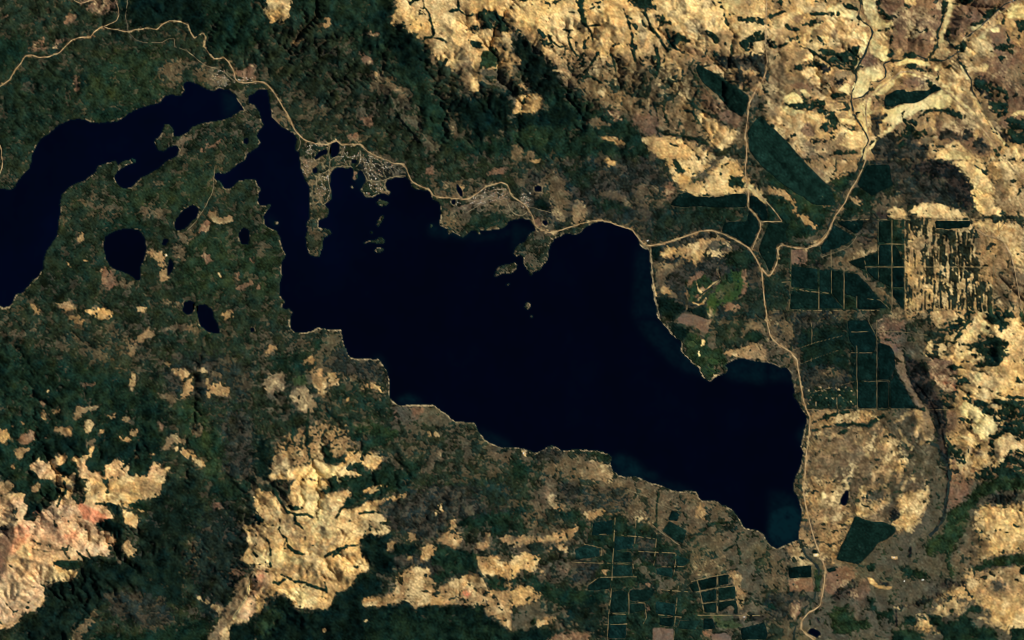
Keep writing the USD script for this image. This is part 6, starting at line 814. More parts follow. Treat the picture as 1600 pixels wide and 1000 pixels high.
# terraces and flow-like bands: closed rims of paler soil round darker hollows
fw = grf(3.0, 3, 60, 67) + .35 * grf(2.2, 2, 16, 68)
rimb = np.exp(-((np.abs((fw * 1.1) % 1.0 - .5)) / .13) ** 2) * smooth(.3, .7, ndtr(grf(2.6, 6, 70, 69)))
rimd = np.exp(-((np.abs((fw * 1.1 + .3) % 1.0 - .5)) / .2) ** 2)
band = smooth(.12, .3, ground[0]) * (dens < .4)
stp = np.zeros((NY, NX), np.float32)
for t in ((2, "265 570 930 565 1010 650 1070 800 1110 1010 225 1010"), (3, "225 -10 1010 -10 1010 150 950 270 850 330 700 400 560 530 360 540 270 300 220 150")):
    m, sl = raster(P(3, t[0], t[1])); stp[sl] = np.maximum(stp[sl], ndimage.gaussian_filter(m, 5))
f2 = grf(3.0, 2.5, 46, 167) + .25 * grf(2.0, 1.5, 12, 168)
sw = np.exp(-((np.abs((f2 * 1.25) % 1.0 - .5)) / .12) ** 2)
tone = np.exp(stp * (.62 * sw * smooth(.25, .75, ndtr(grf(2.6, 8, 80, 169))) - .22 + .25 * grf(2.4, 3, 40, 170)) + mott * (.40 * n1 + .34 * n2 + .30 * np.clip(ridged, -1.2, 1) + .12 * n3 - .08) + band * (.42 * rimb - .26 * rimd - .38 * gl))
dry = np.clip((mott > .3) * 1.0, 0, 1)
tone = np.clip(tone, .3, 2.1)
hue2 = grf(2.0, 1.5, 30, 65)
warm = np.stack([1 + .03 * n3 + .045 * hue2, 1 - .015 * hue2, 1 - .07 * n3 - .03 * hue2])
ALB = np.minimum(ground * tone * warm, np.array([1.15, .98, .66])[:, None, None])
# brown caps in the tan country
cap = (.75 + .5 * smooth(1150, 1250, PXX) * smooth(260, 200, PYY)) * smooth(.5, .8, ndtr(.8 * grf(2.3, 2.0, 30, 66) + .6 * curv)) * smooth(.25, .4, ALB[0]) * (1 - smooth(.62, .85, ground[0])) * .55
ALB = ALB * (1 - cap) + cap * lin((150, 116, 78))[:, None, None]
# broad drifts of browner and creamier soil across the bare country
drift = grf(2.8, 8, 130, 73); br = smooth(.12, .3, ALB[0])
for colr, w in (((134, 110, 78), .5 * smooth(.35, 1.5, drift)), ((250, 224, 160), .4 * smooth(.4, 1.6, -drift))):
    w = w * br; ALB = ALB * (1 - w) + w * lin(colr)[:, None, None] * np.clip(tone, .5, 1.5)
# beaches: a rim of pale sand, wider along the open eastern and southern shores
beach = np.zeros((NY, NX), np.float32)
for w, p in ((2.2, P(1, 2, "205 0 212 40 250 85 310 80 360 65 390 50 440 60 500 65 538 60 542 110 556 160 576 215 600 240 640 246 770 245 796 282 820 320 834 380 833 440 832 480 860 515 900 533 1115 535")), (1.2, P(1, 2, "1115 535 1250 640 1370 645 1400 710 1460 770 1520 795 1600 797") + P(2, 2, "50 805 140 838 210 800 280 795 310 820 490 815 610 840 625 860 612 900 630 935 660 970 710 985 770 980 820 998")),
             (2.4, P(2, 1, "870 560 878 760 890 840 906 960") + P(2, 2, "918 0 970 60 1020 110 1060 150 1060 200 1110 250 1170 295 1195 360 1240 388 1262 362 1300 350")), (1.6, P(2, 1, "150 440 260 500 350 460 410 465 500 400 560 385 690 420 750 440 800 530 830 556")),
             (2.0, P(1, 1, "1080 195 1105 245 1155 290 1158 340 1150 410 1190 430 1205 465")), (1.6, P(0, 1, "275 620 270 680 240 730 165 800 100 845 60 920 20 925 0 908")), (1.3, P(1, 1, "800 190 805 150 830 125 870 108 925 105 975 150")), (1.2, P(0, 0, "1150 520 1270 550 1330 565 1430 560 1490 630 1530 690")), (1.5, P(0, 1, "710 110 735 150 775 180")), (1.4, P(3, 2, "215 560 245 620 240 660 205 800 225 825 200 930")), (1.6, P(3, 3, "0 395 40 425 100 415 175 378 195 380")), (1.1, P(2, 3, "830 0 960 45 1050 75 1160 75 1190 135 1300 135 1400 205 1445 300 1540 320 1600 380")),
             (1.2, P(1, 1, "0 130 15 220 10 260 40 290 90 278 50 340 70 420 130 450 160 540 185 595")), (1.4, P(2, 1, "75 610 75 650 120 730 190 690 230 610")), (1.3, P(1, 0, "95 690 100 740 160 800 235 830 262 870"))):
    D, T, sl = line_distance(p, 8)
    beach[sl] = np.maximum(beach[sl], smooth(w * .85 + .5, w * .4, np.abs(D) + 2.0 * np.abs(edge_n[sl])))
strand = smooth(3.4, .8, -sd + 3 * edge_n) * smooth(.3, .8, ndtr(grf(2.4, 6, 60, 71))) * .6
rim = np.clip(np.maximum((.25 + .75 * smooth(.15, .6, ndtr(grf(2.2, 3, 40, 72)))) * beach * smooth(7, 3, -sd), strand * (sd < 0)), 0, 1)
dens = dens * (1 - rim)
sand = lin((182, 160, 120))[:, None, None] * (1 + .3 * n2)
ALB = ALB * (1 - rim) + rim * sand
# rock and dark ground of the scarp stay as painted
blk = np.zeros((NY, NX), np.float32); blocks = []
for label, p in PB:
    m, sl = raster(rough_ring(p, 2.5, .32, len(blocks)) if len(p) > 5 else p)
    m = m * (1 - road_mask[sl]) * (lake_mask[sl] < .3)
    blk[sl] = np.maximum(blk[sl], m); blocks.append((label, m, sl))
dens_f = dens * (1 - blk)
TONE_T = np.clip(1 + .32 * n1 + .30 * n2 + .12 * n3, .3, 2.4)
hue = grf(2.6, 4, 60, 81)
TREE = treec * TONE_T * np.stack([1 + .14 * hue, 1 + .02 * hue, 1 - .08 * hue])
# ------------------------------------------------------------------ materials
KA = np.array([1.0, 1.0, 1.0])            # picture tone of level ground under this sun and sky -> base colour
GAIN = np.array((0.62, 0.63, 0.64))
def alb(a): return np.clip(np.moveaxis(np.asarray(a), 0, -1) * GAIN, .0008, .85)

def surface_mat(name, rough, fine, bump, spec=.0):
    return usdkit.material(stage, '/World/Looks/' + name, {
        'a': ('attribute', {'attribute': 'soil'}), 'g': ('geometry', {}),
        'n': ('noise_texture', {'scale': fine, 'detail': 4.0, 'roughness': .62}), 'm': ('map_range', {'from_min': .25, 'from_max': .75, 'to_min': .72, 'to_max': 1.28}),
        'x': ('mix_color', {'blend_type': 'multiply', 'fac': 1.0, 'use_clamp_result': False}), 'c': ('combine_color', {}),
        'b': ('bump', {'strength': .5, 'distance': bump}),
        'p': ('principled_bsdf', {'roughness': rough, 'specular_ior_level': spec})},
        [('g.position', 'n.vector'), ('n.fac', 'm.value'), ('m.result', 'c.r'), ('m.result', 'c.g'), ('m.result', 'c.b'), ('a.color', 'x.a'), ('c.color', 'x.b'), ('x.result', 'p.base_color'), ('n.fac', 'b.height'), ('b.normal', 'p.normal')], surface='p.BSDF')
soil = surface_mat('dry_soil', .95, .02, 6.0)
leaves = surface_mat('tree_crowns', 1.0, .035, 5.0)
road_mat = usdkit.material(stage, '/World/Looks/gravel', {
    'g': ('geometry', {}), 'n': ('noise_texture', {'scale': .006, 'detail': 5.0, 'roughness': .7}),
    'r': ('rgb_ramp', {'ramp': [(.25, tuple(lin((132, 104, 74)) * GAIN)), (.5, tuple(lin((184, 154, 110)) * GAIN)), (.75, tuple(lin((224, 196, 146)) * GAIN))]}),
    'p': ('principled_bsdf', {'roughness': .95, 'specular_ior_level': .1})}, [('g.position', 'n.vector'), ('n.fac', 'r.fac'), ('r.color', 'p.base_color')], surface='p.BSDF')
track_mat = usdkit.material(stage, '/World/Looks/track_dust', {
    'g': ('geometry', {}), 'n': ('noise_texture', {'scale': .005, 'detail': 5.0, 'roughness': .7}),
    'r': ('rgb_ramp', {'ramp': [(.3, tuple(lin((96, 88, 62)) * GAIN)), (.7, tuple(lin((168, 146, 100)) * GAIN))]}),
    'p': ('principled_bsdf', {'roughness': .95, 'specular_ior_level': .1})}, [('g.position', 'n.vector'), ('n.fac', 'r.fac'), ('r.color', 'p.base_color')], surface='p.BSDF')
lane_mat = usdkit.material(stage, '/World/Looks/lane_dust', {
    'g': ('geometry', {}), 'n': ('noise_texture', {'scale': .006, 'detail': 5.0, 'roughness': .7}),
    'r': ('rgb_ramp', {'ramp': [(.3, tuple(lin((110, 102, 76)) * GAIN)), (.7, tuple(lin((182, 164, 124)) * GAIN))]}),
    'p': ('principled_bsdf', {'roughness': .95, 'specular_ior_level': .1})}, [('g.position', 'n.vector'), ('n.fac', 'r.fac'), ('r.color', 'p.base_color')], surface='p.BSDF')
water_mat = usdkit.material(stage, '/World/Looks/lake_water', {
    'a': ('attribute', {'attribute': 'soil'}), 'g': ('geometry', {}), 'n': ('noise_texture', {'scale': .004, 'detail': 3.0}), 'b': ('bump', {'strength': .12, 'distance': 2.0}),
    'p': ('principled_bsdf', {'roughness': .08, 'ior': 1.33, 'specular_ior_level': .2})},
    [('g.position', 'n.vector'), ('n.fac', 'b.height'), ('b.normal', 'p.normal'), ('a.color', 'p.base_color')], surface='p.BSDF')
river_mat = usdkit.material(stage, '/World/Looks/river_water', {
    'g': ('geometry', {}), 'n': ('noise_texture', {'scale': .004, 'detail': 4.0, 'roughness': .7}),
    'r': ('rgb_ramp', {'ramp': [(.3, tuple(lin((16, 30, 30)) * GAIN)), (.7, tuple(lin((40, 54, 44)) * GAIN))]}),
    'p': ('principled_bsdf', {'roughness': .25, 'ior': 1.33})}, [('g.position', 'n.vector'), ('n.fac', 'r.fac'), ('r.color', 'p.base_color')], surface='p.BSDF')
roof_mats = [usdkit.material(stage, f'/World/Looks/{n}', {'g': ('geometry', {}), 'n': ('noise_texture', {'scale': .4}), 'r': ('rgb_ramp', {'ramp': [(.3, tuple(np.array(cc) * .8)), (.7, cc)]}), 'p': ('principled_bsdf', {'roughness': .5})},
    [('g.position', 'n.vector'), ('n.fac', 'r.fac'), ('r.color', 'p.base_color')], surface='p.BSDF') for n, cc in (('zinc_roof', (.55, .53, .48)), ('tile_roof', (.4, .2, .12)), ('plaster', (.6, .55, .45)))]

# ------------------------------------------------------------------ making prims
used = {}
def numbered(n):
    used[n] = used.get(n, -1) + 1
    return n if used[n] == 0 else f'{n}_{used[n]:03d}'
def tag(prim, label=None, cat=None, group=None, kind=None):
    for k, v in (('label', label), ('category', cat), ('group', group), ('kind', kind)):
        if v: prim.SetCustomDataByKey(k, v)
    return prim
def mesh(path, v, f, mat, color=None, normals=None):
    m = UsdGeom.Mesh.Define(stage, path)
    m.CreatePointsAttr(Vt.Vec3fArray.FromNumpy(np.ascontiguousarray(v, np.float32)))
    m.CreateFaceVertexCountsAttr(Vt.IntArray.FromNumpy(np.full(len(f), f.shape[1], np.int32)))
    m.CreateFaceVertexIndicesAttr(Vt.IntArray.FromNumpy(np.ascontiguousarray(f, np.int32).ravel()))
    m.CreateSubdivisionSchemeAttr('none')
    if normals is not None:
        m.CreateNormalsAttr(Vt.Vec3fArray.FromNumpy(np.ascontiguousarray(normals, np.float32))); m.SetNormalsInterpolation('vertex')
    if color is not None:
        UsdGeom.PrimvarsAPI(m).CreatePrimvar('soil', Sdf.ValueTypeNames.Color3fArray, 'vertex').Set(Vt.Vec3fArray.FromNumpy(np.ascontiguousarray(color, np.float32)))
    UsdShade.MaterialBindingAPI.Apply(m.GetPrim()).Bind(mat)
    return m.GetPrim()
def grid_normals(z):
    gy_, gx_ = np.gradient(z, G * U)
    n = np.stack([-gx_, gy_, np.ones_like(z)], -1)
    return n / np.linalg.norm(n, axis=-1, keepdims=True)
IDX = np.arange(NX * NY).reshape(NY, NX)
QUAD = np.stack([IDX[:-1, :-1], IDX[1:, :-1], IDX[1:, 1:], IDX[:-1, 1:]], -1)       # counter-clockwise seen from above
def sheet(name, cells, z, color, mat, normals, **t):
    """One prim from the chosen cells of the survey grid."""
    f = QUAD[cells]
    if len(f) == 0: return None
    uniq, inv = np.unique(f.ravel(), return_inverse=True)
    j, i = np.divmod(uniq, NX)
    v = place(gx[i], gy[j], z.ravel()[uniq])
    return tag(mesh('/World/' + numbered(name), v, inv.reshape(-1, 4), mat, color.reshape(-1, 3)[uniq], None if normals is None else normals.reshape(-1, 3)[uniq]), **t)
def cellmax(a): return np.maximum(np.maximum(a[:-1, :-1], a[1:, :-1]), np.maximum(a[:-1, 1:], a[1:, 1:]))
def cellmin(a): return -cellmax(-a)
def cellmean(a): return (a[:-1, :-1] + a[1:, :-1] + a[:-1, 1:] + a[1:, 1:]) / 4
CX, CY = cellmean(PXX), cellmean(PYY)

# ------------------------------------------------------------------ land, split into its landscapes
ALBC = alb(ALB); NRM = grid_normals(H)
land_cells = cellmin(sd.astype(np.float32)) < 8
bare_w = cellmean(ndimage.gaussian_filter((smooth(.13, .22, ground[0]) * (dens < .5)).astype(np.float32), 7))
reg = np.zeros(CX.shape, np.int8)
B_ = bare_w > .42
def inside(p):
    m, sl = raster(ext(p)); o = np.zeros((NY, NX), bool); o[sl] = m > .5
    return o[:-1, :-1]
reg[:] = 1
reg[(CX > 1000) & (CY > 330) & (CY < 700)] = 2                                  # plain east of the lake
reg[(CX > 1225) & (CY > 640)] = 3                                              # steppe to the south-east
reg[B_ & (CX < 270) & (CY > 640)] = 4
reg[B_ & (CX >= 270) & (CX < 640) & (CY > 640)] = 5
reg[B_ & (CX > 560) & (CX < 1290) & (CY < 340)] = 6
reg[(CX > 1190) & (CY < 190)] = 7; reg[B_ & (CX >= 1180) & (CY < 345)] = 7
reg[B_ & (CX > 1330) & (CY > 330) & (CY < 760)] = 8
reg[inside(P(2, 1, "1085 860 1110 740 1200 690 1290 640 1470 680 1470 850 1380 900 1290 910 1260 1000 1000 1000 1060 960") + P(2, 2, "1240 60 1320 160 1340 300 1240 385 1180 300 1080 150 1000 40"))] = 9
reg[(CY > 560) & (reg == 1)] = 10
names = {1: ('wooded_hills', 'brown soil of the wooded hills north and west of the lake'), 2: ('plain', 'flat scrub plain east of the main lake'), 3: ('steppe', 'tan steppe mounds south-east of the main lake'), 4: ('mountain', 'bare tan mountain with reddish crest at the lower left corner'), 5: ('mountain', 'bare golden mountain left of centre at the bottom'),
         6: ('upland', 'bare golden upland above the north shore'), 7: ('upland', 'dry dissected hills around the river valley at upper right'), 8: ('upland', 'pale sandy hills along the right edge'), 9: ('delta_meadow', 'green and brown meadows of the stream delta on the eastern shore'), 10: ('southern_hills', 'scrubby brown hills along the southern shore')}
isl_cells = isl_id[:-1, :-1] > 0
for k, (n, lab) in names.items():
    sheet(n, (reg == k) & land_cells & ~isl_cells, H, ALBC, soil, NRM, label=lab, cat='terrain', kind='structure')
for k, (lab, _) in enumerate(ISLANDS):
    sheet('island', (isl_id[:-1, :-1] == k + 1), H, ALBC, soil, NRM, label=lab, cat='island')
# land beyond the survey, out to the horizon of the view
def ring_land():
    e = 5000.0
    xs = np.concatenate([np.linspace(-e, gx[0], 14), gx[1:-1:16], np.linspace(gx[-1], 1600 + e, 14)])
    ys = np.concatenate([np.linspace(-e, gy[0], 14), gy[1:-1:16], np.linspace(gy[-1], 1000 + e, 14)])
    X, Y = np.meshgrid(xs, ys)
    inn = (X > gx[0] - .1) & (X < gx[-1] + .1) & (Y > gy[0] - .1) & (Y < gy[-1] + .1)
    z = np.where(inn, 0, 420 + 260 * np.sin(X / 170) * np.cos(Y / 140) + 120 * np.sin(X / 61 + Y / 47)) * np.clip(np.maximum(np.maximum(gx[0] - X, X - gx[-1]), np.maximum(gy[0] - Y, Y - gy[-1])) / 300, 0, 1) - 30
    n_, m_ = X.shape
    I = np.arange(n_ * m_).reshape(n_, m_)
    q = np.stack([I[:-1, :-1], I[1:, :-1], I[1:, 1:], I[:-1, 1:]], -1)
    keep = ~(inn[:-1, :-1] & inn[1:, :-1] & inn[1:, 1:] & inn[:-1, 1:])
    col = np.where((np.sin(X / 400 + Y / 300) > .3)[..., None], lin((150, 120, 80)), lin((50, 56, 44))) * GAIN
    tag(mesh('/World/distant_land', place(X.ravel(), Y.ravel(), z.ravel()), q[keep], soil, col.reshape(-1, 3)), 'hilly land surrounding the view', 'terrain', kind='structure')
ring_land()

# ------------------------------------------------------------------ water
shal = np.zeros((NY, NX), np.float32)
for s_, p in ((1.0, P(3, 3, "10 200 120 150 200 180 220 250 200 330 170 390 60 425 0 380")), (.45, P(3, 3, "0 60 160 80 220 200 200 400 0 410")), (.5, P(2, 2, "760 0 830 110 900 180 1000 280 1080 330 1200 360 1240 395 1180 300 1060 160 915 0")), (.45, P(2, 1, "770 540 860 560 880 760 900 900 930 1000 750 1000 755 800")), (.6, P(2, 2, "1310 350 1360 325 1330 280 1400 240 1600 250 1600 410 1480 390 1380 380")), (.5, P(3, 2, "0 270 120 290 170 400 100 380 0 400")), (.7, P(2, 2, "615 860 700 830 780 880 840 930 960 1000 820 1010 700 995 640 960")), (.5, P(2, 3, "830 0 960 0 1150 60 1160 80 1000 75")),
              (.9, P(1, 2, "860 515 900 480 960 468 1010 485 1060 535")), (.7, P(1, 2, "720 240 770 215 800 245 825 300 840 360 810 320 770 250")), (.6, P(1, 2, "1380 670 1440 690 1600 770 1600 810 1460 775")), (.7, P(3, 2, "200 780 180 720 230 650 250 620 240 700 215 790")), (.5, P(2, 1, "0 600 40 520 160 440 70 420 0 380")), (.5, P(1, 1, "1060 420 1150 380 1400 470 1500 450 1600 420 1600 480 1400 510 1080 480")), (.5, P(1, 1, "60 330 120 360 150 420 100 430")), (.5, P(1, 1, "600 100 700 60 690 160 640 200")), (.5, P(0, 0, "1380 560 1480 590 1520 690 1400 740"))):
    m, sl = raster(p); shal[sl] = np.maximum(shal[sl], s_ * ndimage.gaussian_filter(m, 3.5))
shal = np.clip(shal ** 1.5 * (1 + .2 * n1) + .4 * smooth(3, .5, sd), 0, 1)
deep_main, deep_west, shallow = np.array([.0001, .0005, .0032]), np.array([.0001, .0007, .0046]), np.array([.0009, .0080, .0112])
for k, (lab, ring, amp) in enumerate(LAKES):
    m, sl = raster(lake_rings[k])
    full_m = np.zeros((NY, NX), np.float32); full_m[sl] = m
    near = ndimage.maximum_filter(full_m, 5) > .1
    level = 0.0
    base = deep_west if k == 1 else deep_main
    if k == 0: base = base * (1 + .6 * smooth(700, 480, PXX) * smooth(520, 300, PYY))[..., None]
    colw = base * np.exp(.07 * n3 + .06 * grf(3.2, 8, 300, 95, ax=1.0, ay=2.2))[..., None] * (1 - shal[..., None]) + shallow * shal[..., None]
    cells = cellmax(near.astype(np.float32)) > .5
    sheet('lake' if k < 2 else ('pond' if 'pond' in lab else 'lagoon'), cells, np.zeros((NY, NX)), np.broadcast_to(colw, (NY, NX, 3)), water_mat, None, label=lab, cat='lake' if k < 2 else ('pond' if 'pond' in lab else 'lagoon'), kind='structure')

# ------------------------------------------------------------------ ribbons draped over the land
def resample(p, step):
    p = np.array(p, float)
    L = np.hypot(*np.diff(p, axis=0).T); k = L > 1e-6
    p = np.vstack([p[:1], p[1:][k]]); cum = np.concatenate([[0], np.cumsum(L[k])])
    s = np.linspace(0, cum[-1], max(int(cum[-1] / step), 2) + 1)
    q = np.stack([np.interp(s, cum, p[:, 0]), np.interp(s, cum, p[:, 1])], 1)
    return q, s
def ribbon(name, pts, w, mat, lift, round_=1.6, wobble=.0, seed=0, wvar=.15, **t):
    q, s = resample(pts, .8)
    if round_: q = np.vstack([q[:1], ndimage.gaussian_filter1d(q, round_ / .8, axis=0, mode='nearest')[1:-1], q[-1:]])
    r = np.random.default_rng(seed + 7)
    q = q + wobble * ndimage.gaussian_filter1d(r.standard_normal(q.shape), 4, axis=0) * 2.5
    ww = w * (1 + wvar * np.clip(ndimage.gaussian_filter1d(r.standard_normal(len(q)), 3) * 3, -1.6, 2.2))
    tan = np.gradient(q, axis=0); tan /= np.maximum(np.hypot(*tan.T)[:, None], 1e-9)
    nrm = np.stack([-tan[:, 1], tan[:, 0]], 1)
    rows = [q + nrm * (k * ww / 2)[:, None] for k in (-1, -.33, .33, 1)]
    zc = np.maximum.reduce([hz(*x.T) for x in rows]) + lift
    zc = np.maximum(zc, .8 + lift)
    V = np.stack([place(x[:, 0], x[:, 1], zc) for x in rows], 1)
    n = len(q); I = np.arange(n * 4).reshape(n, 4)
    f = np.concatenate([np.stack([I[:-1, k], I[1:, k], I[1:, k + 1], I[:-1, k + 1]], -1) for k in range(3)])
    v = V.reshape(-1, 3)
    a = v[f[0]]
    if np.cross(a[1] - a[0], a[2] - a[0])[2] < 0: f = f[:, ::-1]
    return tag(mesh('/World/' + numbered(name), v, f, mat), **t)
for k, (lab, w, p) in enumerate(RIVERS):
    ribbon('river' if w > 2 and 'stream' not in lab else 'stream', p, w * .8, river_mat, 2.5, label=lab, cat='river' if w > 2 and 'stream' not in lab else 'stream', kind='structure', seed=k, wvar=.45, wobble=.5)
for k, (lab, w, p) in enumerate(ROADS):
    big = w >= 1.4
    ribbon('road' if big else ('street' if 'street' in lab or 'lane' in lab else 'track'), p, w * (.58 if big else .6), road_mat if big else lane_mat, 6.0 + .25 * k, label=lab, cat='road' if big else ('street' if 'street' in lab or 'lane' in lab else 'track'), kind='structure', seed=k, wobble=.45, wvar=.4)
for k, p in enumerate(TRACKS):
    grp = ('firebreaks between the plantation blocks north-east of the main lake', 'thin tracks across the lower plain beside the eastern shore road', 'pale firebreaks of the southern plantation grid')[0 if k < len(T_E) else 1 if k < len(T_E) + len(T_E2) else 2]
    ribbon('firebreak', p, (.6, .4, .7)[0 if k < len(T_E) else 1 if k < len(T_E) + len(T_E2) else 2], track_mat, 3.0 + .11 * k, round_=.5, seed=900 + k, wobble=.15, wvar=.45, kind='structure', label=grp[:-0 or None], cat='track', group=grp)

# ------------------------------------------------------------------ woods: crowns standing on the land
jit = np.random.default_rng(77).standard_normal((NY, NX))
C = np.clip((dens_f - nf) * 95, -9, 17)
C = np.where((sd > -.6) | (blk > .25), -9, C)
rough_c = (1.4 * jit + 1.3 * grf(1.5, 1.5, 9, 78)) * smooth(0, 14, C)
CAN = H + C + rough_c
TREEC = alb(TREE); NC = grid_normals(ndimage.gaussian_filter(CAN, .5))
wood = cellmax(C) > -1.0
SEEDS = [(110, 130, 'dark forest on the slopes between the winding road and the western lake'), (270, 20, 'almost black forest in the hollow beside the thin track at the top edge'), (60, 30, 'mottled forest in the top left corner above the winding road'), (500, 60, 'forest at the top edge between the pale clearing and the golden upland'), (520, 180, 'open woodland on the hills above the lakeside village'), (680, 200, 'dark forest around the long ridge, above the eastern village'),
         (850, 200, 'dark forest at the foot of the golden upland'), (930, 320, 'grey brown woodland above the north-eastern bay'), (1020, 90, 'thin gully woods branching through the golden upland'), (330, 250, 'woodland on the neck between western lake and northern arm'), (130, 330, 'forest on the shore of the western lake, left of the round lagoon'), (250, 450, 'forest between the round lagoon and the twin lagoons'), (400, 400, 'forest along the western shore of the narrow arm'), (510, 300, 'wooded gardens of the village peninsula'), (760, 350, 'wooded headland below the eastern village'), (850, 400, 'round wooded headland on the north shore'),
         (80, 580, 'wide mottled forest at the middle of the left edge'), (150, 690, 'dark woods with clearings above the reddish mountain'), (300, 640, 'dark valley woods south of the twin lagoons'), (450, 600, 'scrub woods behind the southern beach'), (620, 640, 'scrub woods along the south shore'), (240, 880, 'black green forest filling the valley between the two bare mountains'), (370, 800, 'rocky woods on the western flank of the golden mountain'), (470, 790, 'gully woods on the golden mountain'), (600, 970, 'dark forest along the bottom edge, left of centre'), (720, 850, 'patchy dark woods right of the golden mountain'), (800, 760, 'open woods south of the lake bend'), (960, 860, 'woods among the southern plantation grid'), (860, 960, 'dark woods left of the southern plantation grid'), (1170, 830, 'thin scrub on the brown plain near the south-eastern shore'),
         (1130, 420, 'woods of the plain between the delta and the broad road'), (1100, 530, 'riverside woods of the delta'), (1220, 290, 'green woods between the north road and the river'), (1370, 290, 'patchwork woods right of the river road'), (1260, 60, 'scattered scrub on the dry hills at the top right'), (1480, 80, 'dark scrub on the brown hills right of the floodplain'), (1560, 160, 'dark scrub at the upper right edge'), (1470, 270, 'dark brown woods under the pale eastern slope'), (1480, 420, 'striped rows of plantings east of the firebreak grid'), (1560, 560, 'branching green gully woods at the right edge'), (1540, 680, 'long green gully woods on the pale eastern hills'), (1440, 600, 'dark scrub below the eastern scarp'), (1280, 540, 'thinned plantings beside the eastern shore road'), (1290, 440, 'woods around the upper plantation grid'), (1330, 700, 'shrubs on the tan steppe'), (1500, 830, 'green brush at the foot of the eastern escarpment'), (1350, 950, 'green scrub beside the southern road'), (1480, 960, 'dark tree clumps near the lower right corner')]
wx, wy = 14 * grf(2.6, 12, 120, 91), 14 * grf(2.6, 12, 120, 92)
SX, SY = cellmean(PXX + wx), cellmean(PYY + wy)
near = np.argmin(np.stack([(SX - a) ** 2 + (SY - b) ** 2 for a, b, _ in SEEDS]).astype(np.float32), 0)
wood &= ~isl_cells
for k, (_, _, lab) in enumerate(SEEDS):
    n = 'scrub' if 'scrub' in lab or 'shrub' in lab or 'brush' in lab else ('forest' if 'forest' in lab else 'woods')
    sheet(n, wood & (near == k), CAN, TREEC, leaves, NC, label=lab, cat=n, kind='stuff')
iw = (cellmax(C) > -1.0) & isl_cells
sheet('island_trees', iw, CAN, TREEC, leaves, NC, label='low trees covering the small islands of the main lake', cat='woods', kind='stuff')

# plantation blocks: even-aged stands with clean edges, each a thing of its own
pc = np.array(lin((10, 28, 25)))
for k, (lab, m, sl) in enumerate(blocks):
    full_m = np.zeros((NY, NX), np.float32); full_m[sl] = m
    r = np.random.default_rng(500 + k)
    tone_k = r.uniform(.75, 1.35) * (1.5 if 'southern grid' in lab else 1) if 'mottled' not in lab else 1.6
    gaps = 16 * smooth(1.9, 2.5, (n2 + n1 * .6)[sl])
    cc_ = np.clip((m - .5) * 44, -9, 15) - gaps
    z = H.copy(); z[sl] = H[sl] + cc_ + .9 * jit[sl] * (m > .6)
    col = np.zeros((NY, NX, 3), np.float32)
    col[sl] = np.clip(pc * GAIN * tone_k * np.exp(.26 * n1[sl] + .24 * n2[sl])[..., None] * (np.array([1.0, 1, 1]) + .25 * np.array([1.4, .6, 0]) * r.uniform(-.5, 1)), .0008, .5)
    cells = cellmax(np.where(full_m > .01, 1, 0)) > .5
    nn = np.zeros((NY, NX, 3), np.float32)
    nn[sl] = grid_normals(ndimage.gaussian_filter(z[sl], .5))
    sheet('plantation', cells, z, col, leaves, nn, label=lab, cat='plantation')

# ------------------------------------------------------------------ buildings
def house_verts(x, y, L, W, hgt, ang):
    c_, s_ = math.cos(ang), math.sin(ang)
    z0 = float(hz(x, y)) - 1
    b = np.array([(-L, -W, 0), (L, -W, 0), (L, W, 0), (-L, W, 0), (-L, -W, hgt), (L, -W, hgt), (L, W, hgt), (-L, W, hgt), (-L, 0, hgt * 1.6), (L, 0, hgt * 1.6)], float)
    b[:, :2] *= .5
    ctr = place(x, y, z0)
    v = np.stack([b[:, 0] * c_ - b[:, 1] * s_, b[:, 0] * s_ + b[:, 1] * c_, b[:, 2]], 1) + ctr
    walls = [(0, 1, 5), (0, 5, 4), (2, 3, 7), (2, 7, 6), (3, 0, 4), (3, 4, 7), (1, 2, 6), (1, 6, 5), (4, 8, 7), (5, 6, 9)]
    roof = [(4, 5, 9), (4, 9, 8), (7, 8, 9), (7, 9, 6)]
    return v, walls, roof
def settlement(name, lab, polys, count, seed, size=(13, 24)):
    r = np.random.default_rng(seed)
    pg = shapely.union_all([Polygon(p).buffer(0) for p in polys]); x0, y0, x1, y1 = pg.bounds
    V, Wf, Rf, n = [], [], [], 0
    tries = 0
    while n < count and tries < 20000:
        tries += 1
        x, y = r.uniform(x0, x1), r.uniform(y0, y1)
        if not shapely.contains_xy(pg, x, y) or float(ndimage.map_coordinates(sd, [[(y - Y0) / G], [(x - X0) / G]], order=1)[0]) > -1.2: continue
        v, w, f = house_verts(x, y, r.uniform(*size), r.uniform(9, 15), r.uniform(3.5, 6), r.uniform(0, math.pi))
        V.append(v); Wf += [tuple(a + 10 * n for a in t) for t in w]; Rf += [tuple(a + 10 * n for a in t) for t in f]; n += 1
    x = UsdGeom.Xform.Define(stage, '/World/' + name).GetPrim()
    tag(x, lab, 'houses', kind='stuff')
    V = np.vstack(V)
    mesh(f'/World/{name}/walls', V, np.array(Wf), roof_mats[2])
    Rf = np.array(Rf).reshape(n, -1, 3); kind = r.integers(0, 3, n)
    for q, nm in enumerate(('zinc_roofs', 'tile_roofs', 'pale_roofs')):
        if (kind == q).any(): mesh(f'/World/{name}/{nm}', V, Rf[kind == q].reshape(-1, 3), roof_mats[q])
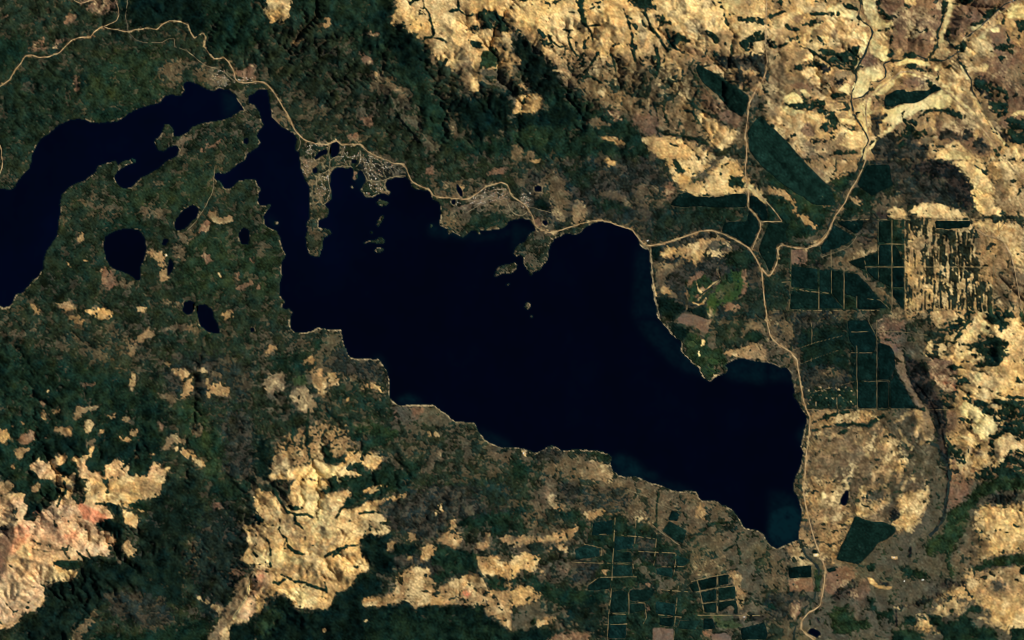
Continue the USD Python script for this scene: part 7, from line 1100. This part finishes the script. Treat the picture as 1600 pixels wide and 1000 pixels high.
settlement('lakeside_village', 'scattered houses of the lakeside village around the sheltered bay', [Z(460, 200, 8, "850 300 1000 330 1200 440 1280 460 1150 620 940 650 880 540"), Z(460, 200, 8, "140 190 440 200 430 260 240 260 220 470 160 600 100 560"), Z(460, 200, 8, "560 200 900 260 820 420 640 440 560 350"), Z(460, 200, 8, "860 700 1080 690 1120 780 960 880 860 790"), Z(460, 200, 8, "300 600 440 580 440 860 330 950 260 860")], 330, 3)
settlement('eastern_village', 'scattered houses of the smaller eastern village on the north shore', [Z(680, 270, 8, "500 260 760 150 900 200 920 340 720 360 540 400 420 420"), Z(680, 270, 8, "260 360 330 360 330 430 260 430"), Z(680, 270, 8, "1060 240 1200 250 1180 420 1080 440")], 150, 4)
settlement('lake_head_hamlet', 'scattered houses of the hamlet at the head of the lake', [P(0, 0, "1380 420 1460 470 1480 540 1380 540 1300 500"), P(0, 0, "1490 480 1600 480 1600 540 1500 560")], 80, 5)
def building(lab, x, y, L, W, hgt, ang, roof=0):
    pth = '/World/' + numbered('farm_building')
    t = UsdGeom.Xform.Define(stage, pth); tag(t.GetPrim(), lab, 'building')
    v, w, f = house_verts(x, y, L, W, hgt, ang)
    mesh(pth + '/walls', v, np.array(w), roof_mats[2]); mesh(pth + '/roof', v, np.array(f), roof_mats[roof])
for lab, (x, y), L, W, a in (('long pale shed right of the tree belt on the southern valley floor', (1442, 906), 60, 26, .2), ('smaller pale shed left of the long one on the southern valley floor', (1413, 908), 40, 24, 1.2), ('bright farmhouse beside the pale diagonal bank', (1397, 871), 46, 26, .1), ('bright shed at the bridge over the outlet river', (1275, 867), 56, 34, .3), ('white roofed lodge by the shore road junction of the plain', (1012, 376), 46, 26, .5), ('bright building on the southern shore near the sandy gap', (818, 708), 44, 26, 1.2), ('pale barn at the southern plantation paddock', (1163, 964), 44, 22, .0), ('white roofed building at the lake head crossroads', (374, 124), 52, 30, .3), ('bright shed in the clearing right of the round lagoon', (260, 399), 40, 26, .7)):
    building(lab, x, y, L, W, 7, a)
